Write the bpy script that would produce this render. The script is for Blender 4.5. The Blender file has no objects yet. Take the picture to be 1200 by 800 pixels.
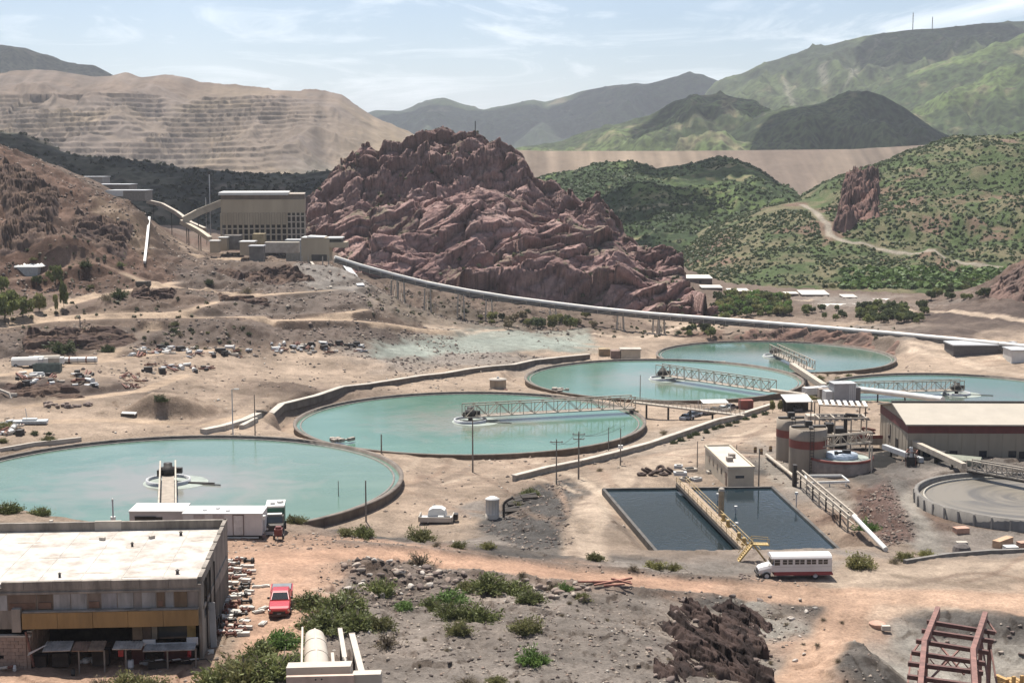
import bpy, math, random
import numpy as np
from mathutils import Vector, Matrix
R = math.radians
SC = bpy.context.scene
COL = SC.collection
random.seed(7)

# ------------------------------------------------------------------ camera
CZ = 48.0                      # eye height above the bus road
FPX = 1700.0                   # focal length in photo pixels (1200 wide)
HORY = 185.0                   # horizon row
PITCH = math.atan((400 - HORY) / FPX)
cd = bpy.data.cameras.new('camera'); cam = bpy.data.objects.new('camera', cd); COL.objects.link(cam)
cam.location = (0, 0, CZ); cam.rotation_euler = (R(90) - PITCH, 0, 0)
cd.sensor_width = 36; cd.lens = 36 * FPX / 1200; cd.clip_start = 0.5; cd.clip_end = 60000
SC.camera = cam
SC.view_settings.view_transform = 'Standard'; SC.view_settings.look = 'None'
SC.view_settings.exposure = 0.86; SC.view_settings.gamma = 1.0

# ------------------------------------------------------------------ sky and sun
SUN_EL, SUN_AZ = R(66), R(-20)          # azimuth from +Y towards +X
w = bpy.data.worlds.new('World'); SC.world = w; w.use_nodes = True
nt = w.node_tree; N = nt.nodes; L = nt.links
bg = N['Background']
sky = N.new('ShaderNodeTexSky'); sky.sky_type = 'NISHITA'; sky.sun_disc = False
sky.sun_elevation = SUN_EL; sky.sun_rotation = SUN_AZ
sky.altitude = 1400; sky.air_density = 1.0; sky.dust_density = 3.0; sky.ozone_density = 2.5
tc = N.new('ShaderNodeTexCoord')
mp = N.new('ShaderNodeMapping'); mp.inputs['Scale'].default_value = (4.2, 4.2, 22.0); mp.inputs['Rotation'].default_value = (0.10, 0.16, 0.5)
L.new(tc.outputs['Generated'], mp.inputs['Vector'])
n1 = N.new('ShaderNodeTexNoise'); n1.inputs['Scale'].default_value = 1.5; n1.inputs['Detail'].default_value = 9; n1.inputs['Roughness'].default_value = 0.66; n1.inputs['Distortion'].default_value = 1.3
L.new(mp.outputs[0], n1.inputs['Vector'])
cr = N.new('ShaderNodeValToRGB'); cr.color_ramp.elements[0].position = 0.47; cr.color_ramp.elements[0].color = (0, 0, 0, 1)
cr.color_ramp.elements[1].position = 0.90; cr.color_ramp.elements[1].color = (1, 1, 1, 1)
L.new(n1.outputs[0], cr.inputs[0])
mx = N.new('ShaderNodeMixRGB'); mx.blend_type = 'MIX'
L.new(cr.outputs[0], mx.inputs[0]); L.new(sky.outputs[0], mx.inputs[1])
mx.inputs[2].default_value = (12.8, 13.0, 13.2, 1)
L.new(mx.outputs[0], bg.inputs[0]); bg.inputs[1].default_value = 0.072
sd = bpy.data.lights.new('sun', 'SUN'); sun = bpy.data.objects.new('sun', sd); COL.objects.link(sun)
sd.energy = 4.9; sd.angle = R(0.53); sd.color = (1.0, 0.955, 0.88)
sdir = Vector((math.sin(SUN_AZ) * math.cos(SUN_EL), math.cos(SUN_AZ) * math.cos(SUN_EL), math.sin(SUN_EL)))
sun.rotation_euler = sdir.to_track_quat('Z', 'Y').to_euler()

# ------------------------------------------------------------------ projection helpers (survey of the photograph)
_cp, _sp = math.cos(PITCH), math.sin(PITCH)
def ray(px, py):
    u, v = px - 600.0, 400.0 - py
    return np.array([u, FPX * _cp + v * _sp, -FPX * _sp + v * _cp])
def at_z(px, py, z):
    d = ray(px, py); t = (z - CZ) / d[2]; return np.array([d[0] * t, d[1] * t, z])
def at_d(px, py, Y):
    d = ray(px, py); t = Y / d[1]; return np.array([d[0] * t, Y, CZ + d[2] * t])
def mpp(Y):                    # metres per photo pixel at distance Y
    return Y / FPX

# ------------------------------------------------------------------ noise
def _h(ix, iy, s):
    h = (ix.astype(np.int64) * 374761393 + iy.astype(np.int64) * 668265263 + s * 974634777) & 0xffffffff
    h = ((h ^ (h >> 13)) * 1274126177) & 0xffffffff
    return ((h ^ (h >> 16)) & 0xffff) / 65535.0
def vn(x, y, s=0):
    ix, iy = np.floor(x), np.floor(y); fx, fy = x - ix, y - iy
    fx = fx * fx * fx * (fx * (fx * 6 - 15) + 10); fy = fy * fy * fy * (fy * (fy * 6 - 15) + 10)
    a = _h(ix, iy, s); b = _h(ix + 1, iy, s); c = _h(ix, iy + 1, s); d = _h(ix + 1, iy + 1, s)
    return (a + (b - a) * fx) * (1 - fy) + (c + (d - c) * fx) * fy
def fbm(x, y, o=4, s=0, g=.5):
    x = np.asarray(x, float); y = np.asarray(y, float)
    t = 0; a = 1; n = 0
    for k in range(o):
        t = t + a * vn(x * 2 ** k + 17.3 * k, y * 2 ** k - 9.1 * k, s + k); n += a; a *= g
    return t / n
def ridge(x, y, o=4, s=0, g=.5):
    x = np.asarray(x, float); y = np.asarray(y, float)
    t = 0; a = 1; n = 0
    for k in range(o):
        t = t + a * (1 - np.abs(2 * vn(x * 2 ** k + 7.7 * k, y * 2 ** k + 3.1 * k, s + k) - 1)); n += a; a *= g
    return t / n
def worley(x, y, s=0):
    ix, iy = np.floor(x), np.floor(y); f1 = np.full(x.shape, 9.); f2 = np.full(x.shape, 9.); cid = np.zeros(x.shape)
    for dx in (-1, 0, 1):
        for dy in (-1, 0, 1):
            cx, cy = ix + dx, iy + dy
            d = (cx + _h(cx, cy, s) - x) ** 2 + (cy + _h(cx, cy, s + 5) - y) ** 2
            m = d < f1; f2 = np.where(m, f1, np.minimum(f2, d)); cid = np.where(m, _h(cx, cy, s + 11), cid); f1 = np.where(m, d, f1)
    return np.sqrt(f1), np.sqrt(f2), cid
def facets(u, v, s, amp, tilt=1.0, crack=.3):
    """broken rock: every cell is a tilted plane at its own level, with a crack round it"""
    ix, iy = np.floor(u), np.floor(v); f1 = np.full(u.shape, 9.); f2 = np.full(u.shape, 9.); c1 = np.zeros(u.shape); c2 = np.zeros(u.shape); c3 = np.zeros(u.shape); ex = np.zeros(u.shape); ey = np.zeros(u.shape)
    for dx in (-1, 0, 1):
        for dy in (-1, 0, 1):
            cx, cy = ix + dx, iy + dy; qx = u - cx - _h(cx, cy, s); qy = v - cy - _h(cx, cy, s + 5); d = qx * qx + qy * qy
            m = d < f1; f2 = np.where(m, f1, np.minimum(f2, d)); f1 = np.where(m, d, f1)
            c1 = np.where(m, _h(cx, cy, s + 11), c1); c2 = np.where(m, _h(cx, cy, s + 17), c2); c3 = np.where(m, _h(cx, cy, s + 23), c3); ex = np.where(m, qx, ex); ey = np.where(m, qy, ey)
    e = np.sqrt(f2) - np.sqrt(f1)
    return amp * ((c1 - .5) + tilt * ((c2 - .5) * 2 * ex + (c3 - .5) * 2 * ey)) - amp * crack * (1 - sst(0, .10, e))
def sst(a, b, x):
    t = np.clip((x - a) / (b - a), 0, 1); return t * t * (3 - 2 * t)

# ------------------------------------------------------------------ materials
MATS = {}
def _new(name):
    m = bpy.data.materials.new(name); m.use_nodes = True
    return m, m.node_tree.nodes, m.node_tree.links, m.node_tree.nodes['Principled BSDF']
def M(name, c=None, rough=.75, metal=0, var=.18, sc=1.5, bump=.0, c2=None, streak=False):
    """plain painted / concrete / metal surface with stains and wear"""
    if name in MATS: return MATS[name]
    m, n, l, b = _new(name)
    t = n.new('ShaderNodeTexCoord'); mpn = n.new('ShaderNodeMapping')
    mpn.inputs['Scale'].default_value = (1, 1, .22) if streak else (1, 1, 1)
    l.new(t.outputs['Object'], mpn.inputs[0])
    no = n.new('ShaderNodeTexNoise'); no.inputs['Scale'].default_value = sc; no.inputs['Detail'].default_value = 7; no.inputs['Roughness'].default_value = .65
    l.new(mpn.outputs[0], no.inputs['Vector'])
    rp = n.new('ShaderNodeValToRGB'); rp.color_ramp.elements[0].position = .32; rp.color_ramp.elements[1].position = .68
    lo = c2 if c2 else tuple(x * (1 - var * 1.6) for x in c); hi = tuple(min(1, x * (1 + var * .5)) for x in c)
    rp.color_ramp.elements[0].color = (*lo, 1); rp.color_ramp.elements[1].color = (*hi, 1)
    l.new(no.outputs[0], rp.inputs[0]); l.new(rp.outputs[0], b.inputs['Base Color'])
    b.inputs['Roughness'].default_value = rough; b.inputs['Metallic'].default_value = metal
    if bump:
        bp = n.new('ShaderNodeBump'); bp.inputs['Strength'].default_value = .6; bp.inputs['Distance'].default_value = bump
        n2 = n.new('ShaderNodeTexNoise'); n2.inputs['Scale'].default_value = sc * 6; n2.inputs['Detail'].default_value = 5
        l.new(t.outputs['Object'], n2.inputs['Vector']); l.new(n2.outputs[0], bp.inputs['Height']); l.new(bp.outputs[0], b.inputs['Normal'])
    MATS[name] = m; return m
def MCOL(name, s1=.6, s2=5., amt=.35, bump=.15, rough=.95, bs=2.5, brough=.7, dots=0, dotamt=.6):
    """natural surface: soil/rock/plant colour from the mesh's colour attribute, with grain and relief"""
    if name in MATS: return MATS[name]
    m, n, l, b = _new(name)
    at = n.new('ShaderNodeAttribute'); at.attribute_name = 'Col'
    t = n.new('ShaderNodeTexCoord')
    no = n.new('ShaderNodeTexNoise'); no.inputs['Scale'].default_value = s1; no.inputs['Detail'].default_value = 8; no.inputs['Roughness'].default_value = .7
    l.new(t.outputs['Object'], no.inputs['Vector'])
    mr = n.new('ShaderNodeMapRange'); mr.inputs[1].default_value = .28; mr.inputs[2].default_value = .72; mr.inputs[3].default_value = 1 - amt; mr.inputs[4].default_value = 1 + amt * .8
    l.new(no.outputs[0], mr.inputs[0])
    n2 = n.new('ShaderNodeTexNoise'); n2.inputs['Scale'].default_value = s2; n2.inputs['Detail'].default_value = 4; n2.inputs['Roughness'].default_value = .8
    l.new(t.outputs['Object'], n2.inputs['Vector'])
    mr2 = n.new('ShaderNodeMapRange'); mr2.inputs[1].default_value = .3; mr2.inputs[2].default_value = .7; mr2.inputs[3].default_value = 1 - amt; mr2.inputs[4].default_value = 1 + amt * .6
    l.new(n2.outputs[0], mr2.inputs[0])
    mu = n.new('ShaderNodeMath'); mu.operation = 'MULTIPLY'; l.new(mr.outputs[0], mu.inputs[0]); l.new(mr2.outputs[0], mu.inputs[1])
    vm = n.new('ShaderNodeVectorMath'); vm.operation = 'SCALE'; l.new(at.outputs['Color'], vm.inputs[0]); l.new(mu.outputs[0], vm.inputs['Scale'])
    if dots:      # separate dark shrubs on a far slope
        vo = n.new('ShaderNodeTexVoronoi'); vo.inputs['Scale'].default_value = dots; l.new(t.outputs['Object'], vo.inputs['Vector'])
        md = n.new('ShaderNodeMapRange'); md.inputs[1].default_value = .25; md.inputs[2].default_value = .50; md.inputs[3].default_value = 1 - dotamt; md.inputs[4].default_value = 1.0; l.new(vo.outputs['Distance'], md.inputs[0])
        m3 = n.new('ShaderNodeMath'); m3.operation = 'MULTIPLY'; l.new(mu.outputs[0], m3.inputs[0]); l.new(md.outputs[0], m3.inputs[1]); l.new(m3.outputs[0], vm.inputs['Scale'])
    l.new(vm.outputs[0], b.inputs['Base Color']); b.inputs['Roughness'].default_value = rough
    b.inputs['Specular IOR Level'].default_value = .15
    if bump:
        bp = n.new('ShaderNodeBump'); bp.inputs['Strength'].default_value = 1.0; bp.inputs['Distance'].default_value = bump
        n3 = n.new('ShaderNodeTexNoise'); n3.inputs['Scale'].default_value = bs; n3.inputs['Detail'].default_value = 10; n3.inputs['Roughness'].default_value = brough
        l.new(t.outputs['Object'], n3.inputs['Vector']); l.new(n3.outputs[0], bp.inputs['Height']); l.new(bp.outputs[0], b.inputs['Normal'])
    MATS[name] = m; return m
def MLEAF(name):
    if name in MATS: return MATS[name]
    m, n, l, b = _new(name)
    at = n.new('ShaderNodeAttribute'); at.attribute_name = 'Col'
    oi = n.new('ShaderNodeObjectInfo'); mr = n.new('ShaderNodeMapRange'); mr.inputs[3].default_value = .78; mr.inputs[4].default_value = 1.2
    l.new(oi.outputs['Random'], mr.inputs[0])
    vm = n.new('ShaderNodeVectorMath'); vm.operation = 'SCALE'; l.new(at.outputs['Color'], vm.inputs[0]); l.new(mr.outputs[0], vm.inputs['Scale'])
    l.new(vm.outputs[0], b.inputs['Base Color']); b.inputs['Roughness'].default_value = .6; b.inputs['Specular IOR Level'].default_value = .25
    tr = n.new('ShaderNodeBsdfTranslucent'); l.new(vm.outputs[0], tr.inputs[0])
    ms = n.new('ShaderNodeMixShader'); ms.inputs[0].default_value = .3
    l.new(b.outputs[0], ms.inputs[1]); l.new(tr.outputs[0], ms.inputs[2]); l.new(ms.outputs[0], n['Material Output'].inputs[0])
    MATS[name] = m; return m

# ------------------------------------------------------------------ mesh builders
def mesh_np(name, v, f, col=None, mat=None, smooth=False):
    v = np.asarray(v, np.float32); f = np.asarray(f, np.int32); k = f.shape[1]
    me = bpy.data.meshes.new(name)
    me.vertices.add(len(v)); me.vertices.foreach_set('co', v.ravel())
    me.loops.add(f.size); me.loops.foreach_set('vertex_index', f.ravel())
    me.polygons.add(len(f)); me.polygons.foreach_set('loop_start', np.arange(0, f.size, k, dtype=np.int32)); me.polygons.foreach_set('loop_total', np.full(len(f), k, np.int32))
    if smooth: me.polygons.foreach_set('use_smooth', np.ones(len(f), bool))
    me.update(calc_edges=True)
    if col is not None:
        ca = me.color_attributes.new('Col', 'FLOAT_COLOR', 'POINT')
        c4 = np.ones((len(v), 4), np.float32); c4[:, :3] = col; ca.data.foreach_set('color', c4.ravel())
    if mat: me.materials.append(mat)
    return me
def link(name, me, parent=None, loc=(0, 0, 0)):
    o = bpy.data.objects.new(name, me); COL.objects.link(o); o.location = loc
    if parent is not None: o.parent = parent
    return o
def tag(o, label=None, cat=None, group=None, kind=None):
    if label: o['label'] = label
    if cat: o['category'] = cat
    if group: o['group'] = group
    if kind: o['kind'] = kind
    return o
def thing(name, label, cat, loc=(0, 0, 0), rz=0, group=None):
    o = bpy.data.objects.new(name, None); COL.objects.link(o); o.empty_display_size = .5
    o.location = loc; o.rotation_euler = (0, 0, rz)
    return tag(o, label, cat, group)
def copy_tree(o, parent=None):
    c = o.copy(); COL.objects.link(c)
    if parent is not None: c.parent = parent
    for ch in list(o.children): copy_tree(ch, c)
    return c
class MB:
    """collects boxes, bars, tubes and plates, links them as one mesh object"""
    def __init__(s): s.v = []; s.f = []; s.sm = []
    def add(s, v, f, sm=False):
        n = len(s.v); s.v += [tuple(map(float, p)) for p in v]; s.f += [tuple(i + n for i in q) for q in f]; s.sm += [sm] * len(f); return s
    def box(s, c, d, rz=0, rx=0, ry=0):
        m = Matrix.Rotation(rz, 3, 'Z') @ Matrix.Rotation(ry, 3, 'Y') @ Matrix.Rotation(rx, 3, 'X')
        vs = [Vector(c) + m @ Vector((x * d[0] / 2, y * d[1] / 2, z * d[2] / 2)) for z in (-1, 1) for y in (-1, 1) for x in (-1, 1)]
        return s.add(vs, [(0, 2, 3, 1), (4, 5, 7, 6), (0, 1, 5, 4), (2, 6, 7, 3), (0, 4, 6, 2), (1, 3, 7, 5)])
    def bb(s, x0, x1, y0, y1, z0, z1):
        return s.box(((x0 + x1) / 2, (y0 + y1) / 2, (z0 + z1) / 2), (x1 - x0, y1 - y0, z1 - z0))
    def bar(s, a, b, w, h=None, up=(0, 0, 1)):
        a, b = Vector(a), Vector(b); h = h or w; d = (b - a).normalized(); u = Vector(up)
        if abs(d.dot(u)) > .98: u = Vector((0, 1, 0))
        r = d.cross(u).normalized() * w / 2; u2 = r.cross(d).normalized() * h / 2
        vs = [p + i * r + j * u2 for p in (a, b) for j in (-1, 1) for i in (-1, 1)]
        return s.add(vs, [(0, 1, 3, 2), (4, 6, 7, 5), (0, 4, 5, 1), (1, 5, 7, 3), (3, 7, 6, 2), (2, 6, 4, 0)])
    def tube(s, a, b, r, n=8, r2=None, cap=True):
        a, b = Vector(a), Vector(b); d = (b - a).normalized(); u = Vector((0, 0, 1)) if abs(d.z) < .9 else Vector((1, 0, 0))
        x = d.cross(u).normalized(); y = d.cross(x); r2 = r if r2 is None else r2; vs = []
        for p, q in ((a, r), (b, r2)):
            vs += [p + q * (x * math.cos(2 * math.pi * i / n) + y * math.sin(2 * math.pi * i / n)) for i in range(n)]
        s.add(vs, [(i, (i + 1) % n, n + (i + 1) % n, n + i) for i in range(n)], True)
        if cap: s.add(vs, [tuple(range(n - 1, -1, -1)), tuple(range(n, 2 * n))])
        return s
    def path(s, pts, r, n=8):
        for a, b in zip(pts[:-1], pts[1:]): s.tube(a, b, r, n)
        return s
    def lathe(s, c, prof, n=32, a0=0, a1=None):
        full = a1 is None; a1 = 2 * math.pi if full else a1; m = n if full else n + 1; vs = []
        for r, z in prof:
            vs += [(c[0] + r * math.cos(a0 + (a1 - a0) * i / n), c[1] + r * math.sin(a0 + (a1 - a0) * i / n), c[2] + z) for i in range(m)]
        fs = []
        for k in range(len(prof) - 1):
            for i in range(n):
                j = (i + 1) % m if full else i + 1
                fs.append((k * m + i, k * m + j, (k + 1) * m + j, (k + 1) * m + i))
        return s.add(vs, fs, n > 14)
    def prism(s, poly, z0, z1):
        n = len(poly); vs = [(x, y, z0) for x, y in poly] + [(x, y, z1) for x, y in poly]
        return s.add(vs, [tuple(range(n - 1, -1, -1)), tuple(range(n, 2 * n))] + [(i, (i + 1) % n, n + (i + 1) % n, n + i) for i in range(n)])
    def extr(s, prof, y0, y1):     # profile in XZ extruded along Y
        n = len(prof); vs = [(x, y0, z) for x, z in prof] + [(x, y1, z) for x, z in prof]
        return s.add(vs, [tuple(range(n)), tuple(range(2 * n - 1, n - 1, -1))] + [(i, n + i, n + (i + 1) % n, (i + 1) % n) for i in range(n)])
    def mesh(s, name, mat):
        me = bpy.data.meshes.new(name); me.from_pydata(s.v, [], s.f)
        me.polygons.foreach_set('use_smooth', s.sm)
        me.materials.append(mat); me.update(); return me
    def build(s, name, mat, parent=None, loc=(0, 0, 0), rz=0):
        o = link(name, s.mesh(name, mat), parent, loc); o.rotation_euler = (0, 0, rz); return o
# ------------------------------------------------------------------ terrain: surveyed ground heights
C_ = dict(T=(.25, .19, .142), R=(.36, .235, .165), G=(.20, .17, .145), D=(.088, .079, .071), B=(.115, .072, .053), P=(.30, .228, .17), S=(.20, .215, .185), W=(.27, .245, .21), V=(.078, .058, .049), K=(.125, .091, .07))
CP = [  # photo column, row, height, soil, roughness
 (0,776,7.1,'R',.3),(100,790,7.1,'R',.3),(230,795,7.3,'R',.3),(300,745,7.6,'T',.4),(330,700,7.6,'R',.1),(340,662,7,'R',.1),(300,650,7,'R',.1),(280,700,7.4,'T',.2),(180,655,7,'T',.1),(60,640,7,'T',.1),
 (400,655,6.3,'R',.1),(450,640,5,'R',.1),(520,650,4,'R',.1),(600,662,3,'R',.1),(680,672,2.2,'R',.1),(750,680,1.5,'R',.1),(830,688,.8,'R',.1),(900,692,.3,'R',.1),(1050,690,-.3,'P',.1),(1200,700,-.3,'R',.1),(1150,662,-.5,'P',.1),(1000,660,-.3,'P',.1),(1200,660,-.5,'P',.1),
 (400,690,6.8,'G',.8),(450,665,5.6,'V',1),(470,700,5.2,'G',1),(520,680,4.0,'G',1),(400,720,7.2,'G',.8),(430,740,7.5,'G',.8),(550,720,5.5,'G',.8),(650,700,3.6,'G',.8),(650,770,7,'G',.5),(740,700,2.6,'G',.6),(700,730,4.6,'G',.5),(750,745,5,'G',.5),(600,800,8,'G',.5),(500,800,8.4,'G',.5),(400,800,9,'G',.5),(760,790,6.4,'G',.5),
 (880,712,-.2,'W',.6),(910,745,-.8,'W',.6),(900,790,.2,'W',.5),(850,704,.6,'D',.6),(960,712,-.3,'D',.3),(1000,722,-.5,'R',.1),(965,755,.3,'R',.1),(930,800,1.3,'R',.1),(1000,765,.6,'D',.8),(1010,795,.6,'D',.8),(1050,750,-1.8,'W',.4),(1050,790,-2,'W',.5),(1120,735,-1.2,'D',.5),(1120,780,-2.6,'W',.5),(1200,735,-.8,'D',.5),(1200,775,-2,'W',.5),(1100,800,-2.2,'W',.5),(1200,800,-2,'T',.5),
 (0,950,12,'G',.5),(300,950,14,'G',.5),(600,950,15,'G',.5),(900,950,8,'G',.5),(1200,950,4,'G',.5),
 (470,598,-5.6,'P',.2),(512,610,-5.6,'P',.2),(578,608,-5.6,'T',.2),(520,627,-4.6,'T',.3),(560,636,-2.2,'G',.4),(600,648,1.6,'D',.4),(440,628,3.4,'D',.5),(640,640,-.5,'D',.4),(600,622,-4.6,'D',.8),(620,600,-4.4,'D',.8),(645,575,-4.6,'D',.7),(655,610,-2.2,'D',.8),(670,640,-.8,'D',.4),(695,600,-2.4,'P',.1),(735,558,-4,'P',.1),(770,540,-5.3,'P',.1),(690,640,-1,'P',.1),(690,655,.4,'D',.4),(740,640,-2.4,'T',.2),(700,590,-3,'T',.2),
 (750,663,.6,'G',.5),(850,668,-.6,'G',.4),(980,648,-.8,'G',.3),(800,570,-4.2,'T',.2),
 (850,500,-7.2,'P',.15),(900,515,-6.4,'T',.15),(950,500,-6.8,'P',.1),(1000,482,-8.5,'P',.1),(880,545,-5.2,'D',.2),(960,560,-4.6,'T',.2),(930,580,-4.2,'G',.2),(1000,620,-3.6,'T',.3),(1030,640,-2.4,'T',.3),(985,590,-4.0,'T',.2),
 (1015,600,-2.9,'B',1),(1035,612,-2.4,'B',1),(1020,575,-2.6,'B',1),(1045,575,-1.9,'G',.3),(1060,620,-1.8,'B',.8),(1090,632,-1.8,'G',.3),(1060,550,-2.4,'G',.5),(1100,540,-2.2,'D',.6),(1150,640,-2.4,'G',.3),(1200,645,-2.4,'G',.3),(1000,555,-4.2,'D',.3),(1040,535,-4.2,'T',.2),(960,520,-6,'T',.2),
 (540,570,-6.6,'P',.2),(470,550,-7.4,'P',.2),(620,550,-7.2,'P',.2),(690,535,-8,'T',.2),(700,515,-9.2,'P',.2),(640,560,-6.2,'T',.2),(780,490,-10.6,'P',.1),(850,478,-11.4,'P',.1),(760,510,-9.2,'T',.2),(720,540,-6.6,'T',.2),(800,520,-6.6,'P',.15),
 (950,447,-14,'T',.4),(1000,462,-13.5,'T',.3),(965,470,-11.5,'T',.2),
 (1100,428,-15.8,'P',.2),(1200,432,-15.4,'P',.2),(1060,414,-15,'P',.2),(1050,399,-12.2,'G',.4),(1150,408,-12.8,'P',.2),(1200,412,-12.8,'P',.2),(900,396,-15.8,'T',.3),(900,386,-12.4,'B',.8),(980,387,-12.2,'G',.6),(850,392,-15,'B',.6),(1000,380,-12,'T',.3),(1100,388,-10,'V',.4),(1100,368,-9,'V',.4),(1200,375,-8.6,'V',.4),(1150,354,-9,'G',.6),(1060,372,-11,'K',.3),
 (1000,352,-12,'G',.4),(900,357,-12,'K',.4),(850,347,-13,'K',.4),(830,325,-14,'K',.4),(1100,350,-10.5,'K',.5),(950,335,-12,'K',.4),
 (815,382,-15.6,'P',.2),(760,396,-16.2,'P',.2),(700,402,-15.5,'P',.2),(650,388,-13,'K',.6),(700,380,-13,'K',.6),(600,377,-12.5,'K',.8),(540,362,-8.2,'K',1),(480,347,-3.9,'K',1),(440,335,-1.4,'K',.8),(470,362,-6.3,'V',.8),(500,366,-8,'V',.8),(545,375,-11,'K',.8),(760,382,-14.5,'K',.6),
 (550,398,-10.5,'S',.15),(460,408,-8,'S',.15),(650,402,-12.5,'S',.15),(620,392,-12,'S',.15),(600,416,-11.8,'G',.4),(450,426,-8.6,'G',.5),(520,421,-10.6,'G',.4),(430,442,-8.8,'P',.2),(560,436,-10.2,'P',.2),(640,415,-12.8,'P',.3),(700,420,-13.6,'P',.2),(740,408,-14.6,'P',.2),(500,448,-9,'P',.2),(370,430,-7,'P',.2),
 (300,505,-5.4,'P',.2),(300,482,-5.8,'P',.2),(330,457,-6.8,'K',.3),(300,437,-6.6,'P',.2),(200,502,-4.2,'P',.2),(50,505,-3.6,'P',.2),(100,488,-3.6,'P',.2),(0,485,-3,'P',.2),(100,468,-2.6,'T',.4),(130,455,-2,'V',.5),(60,452,-.8,'V',.6),(60,438,-.4,'T',.4),(0,455,-1,'V',.5),(200,442,-3.8,'P',.3),(250,425,-4.2,'P',.2),(350,418,-6,'P',.3),(100,428,-.8,'P',.3),(0,430,-.2,'P',.3),(240,470,-4.8,'P',.3),(160,440,-2.6,'T',.4),
 (100,414,-1,'K',.7),(30,412,.2,'V',.9),(30,386,3.4,'K',.4),(100,381,3.2,'P',.2),(180,410,-2,'K',.7),(250,379,2.4,'P',.2),(200,380,2.8,'P',.2),(300,404,-3.4,'K',.7),(300,380,1.4,'P',.2),(350,397,-4.2,'K',.7),(350,380,.8,'T',.3),(400,384,-1,'K',.4),(440,392,-4.6,'V',.7),(440,372,-1.4,'K',.5),(500,385,-7,'K',.6),(500,372,-5,'P',.3),(145,400,1,'P',.3),(130,425,-1.6,'P',.3),
 (110,347,8,'P',.3),(200,361,5.2,'K',.8),(200,337,9,'P',.3),(300,349,6,'P',.3),(300,366,2.6,'K',.8),(400,352,3,'K',.6),(400,365,.8,'P',.3),(60,366,5.4,'P',.3),(250,340,7.2,'K',.8),(200,345,7.4,'K',.8),(140,355,6.6,'K',.8),
 (300,309,11.5,'T',.3),(300,326,7.2,'V',1),(300,340,6.2,'K',.7),(250,330,7.6,'K',.9),(250,312,11.3,'T',.4),(400,312,10.6,'G',.3),(400,326,7.4,'G',.4),(350,308,11.8,'T',.3),(350,330,6.8,'G',.4),(430,326,2.8,'K',.8),(400,343,4.2,'G',.6),(210,300,12,'T',.3),(260,296,12,'T',.2),(350,287,12,'T',.3),(182,272,11,'T',.3),(240,272,10,'T',.3),(205,285,11.4,'T',.3),(220,318,10.2,'V',1),
 (170,322,9.4,'B',1),(120,312,13.5,'B',1),(100,282,21.5,'B',1),(60,322,11,'B',.8),(20,332,9.2,'B',.7),(0,352,6.4,'K',.6),(0,374,4.2,'P',.3),(0,302,16.5,'B',1),(0,255,28,'B',1),(140,280,20,'K',1),(150,300,15,'B',1),(60,270,25,'B',1),
]
CW = [  # measured directly in metres
 (-190,540,52.8,'B',1),(-174.7,540,43.4,'B',1),(-159,540,36.6,'B',1),(-144,545,32.6,'K',1),(-136.5,540,29.4,'K',1),(-152,585,31.4,'K',.4),(-164,612,33.2,'K',.4),(-176,642,35.5,'K',.4),(-160,585,32.4,'K',.4),(-195,660,38,'B',.6),(-150,660,12,'B',.6),(-130.5,545,12.5,'K',.6),(-128,575,11,'T',.3),(-138,600,11.5,'T',.3),(-240,540,66,'B',1),(-260,450,50,'B',1),(-230,400,25,'B',1),(-200,330,5,'B',.6),(-160,300,0,'T',.3),(-130,250,0,'T',.3),
 (203,575,9,'B',1),(191,575,-.4,'B',1),(230,560,22,'B',1),(250,480,2,'V',.5),(230,400,-6,'T',.3),(200,300,-3,'T',.3),(170,250,-3,'T',.3),
 (-60,172,5.8,'T',.2),(-60,184,-1,'D',.6),(-60,192,-5.2,'D',.3),(-30,172,4.8,'T',.3),(-30,188,-5.4,'D',.3),(-90,172,6,'T',.2),(-95,192,-4.6,'D',.3),(-125,200,-4.6,'D',.3),(-120,165,6,'T',.3),(-12,196,-5.6,'D',.3),
 (-100,800,5,'K',.5),(0,800,0,'K',.5),(100,850,-12,'K',.5),(200,800,-16,'K',.5),(300,700,-12,'K',.5),(190,645,-13,'K',.5),(250,665,-12,'K',.5),(150,650,-13,'K',.5),(-300,800,20,'B',.5),(350,850,-14,'K',.5),(0,680,2,'K',.5),
 (0,2000,-12,'K',.3),(700,2000,-12,'K',.3),(-700,2000,-12,'K',.3),(0,6000,-12,'K',.3),(2500,6000,-12,'K',.3),(-2500,6000,-12,'K',.3),(0,20000,-12,'K',.3),(6000,20000,-12,'K',.3),(-6000,20000,-12,'K',.3),
 (0,40,26,'G',.5),(0,12,41,'G',.3),(0,2,46.2,'G',.1),(-25,40,26,'G',.5),(25,40,26,'G',.5),(0,70,17,'G',.5),(-30,75,15,'G',.5),(30,75,12,'G',.5),
]
_P = []; _Zc = []; _Cc = []; _Rc = []
for px, py, z, k, ro in CP:
    if k in 'PT' and px < 430 and py < 400: k = 'K'; ro = max(ro, .45)
    p = at_z(px, py, z); _P.append(p[:2]); _Zc.append(z); _Cc.append(C_[k]); _Rc.append(ro)
for x, y, z, k, ro in CW:
    _P.append((x, y)); _Zc.append(z); _Cc.append(C_[k]); _Rc.append(ro)
_P = np.array(_P); _Zc = np.array(_Zc); _Cc = np.array(_Cc); _Rc = np.array(_Rc)
def polar(x, y): return np.stack([np.arctan2(x, y), np.log(np.hypot(x, y))], -1)
_Q = polar(_P[:, 0], _P[:, 1])
_D = np.sqrt(((_Q[:, None] - _Q[None]) ** 2).sum(-1))
_W = np.linalg.solve(_D + 1e-9 * np.eye(len(_Q)), np.concatenate([_Zc[:, None] - _Zc.mean()], 1))[:, 0]
TH0, TH1, NT = R(-27), R(27), 680
thg = np.linspace(TH0, TH1, NT)
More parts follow.
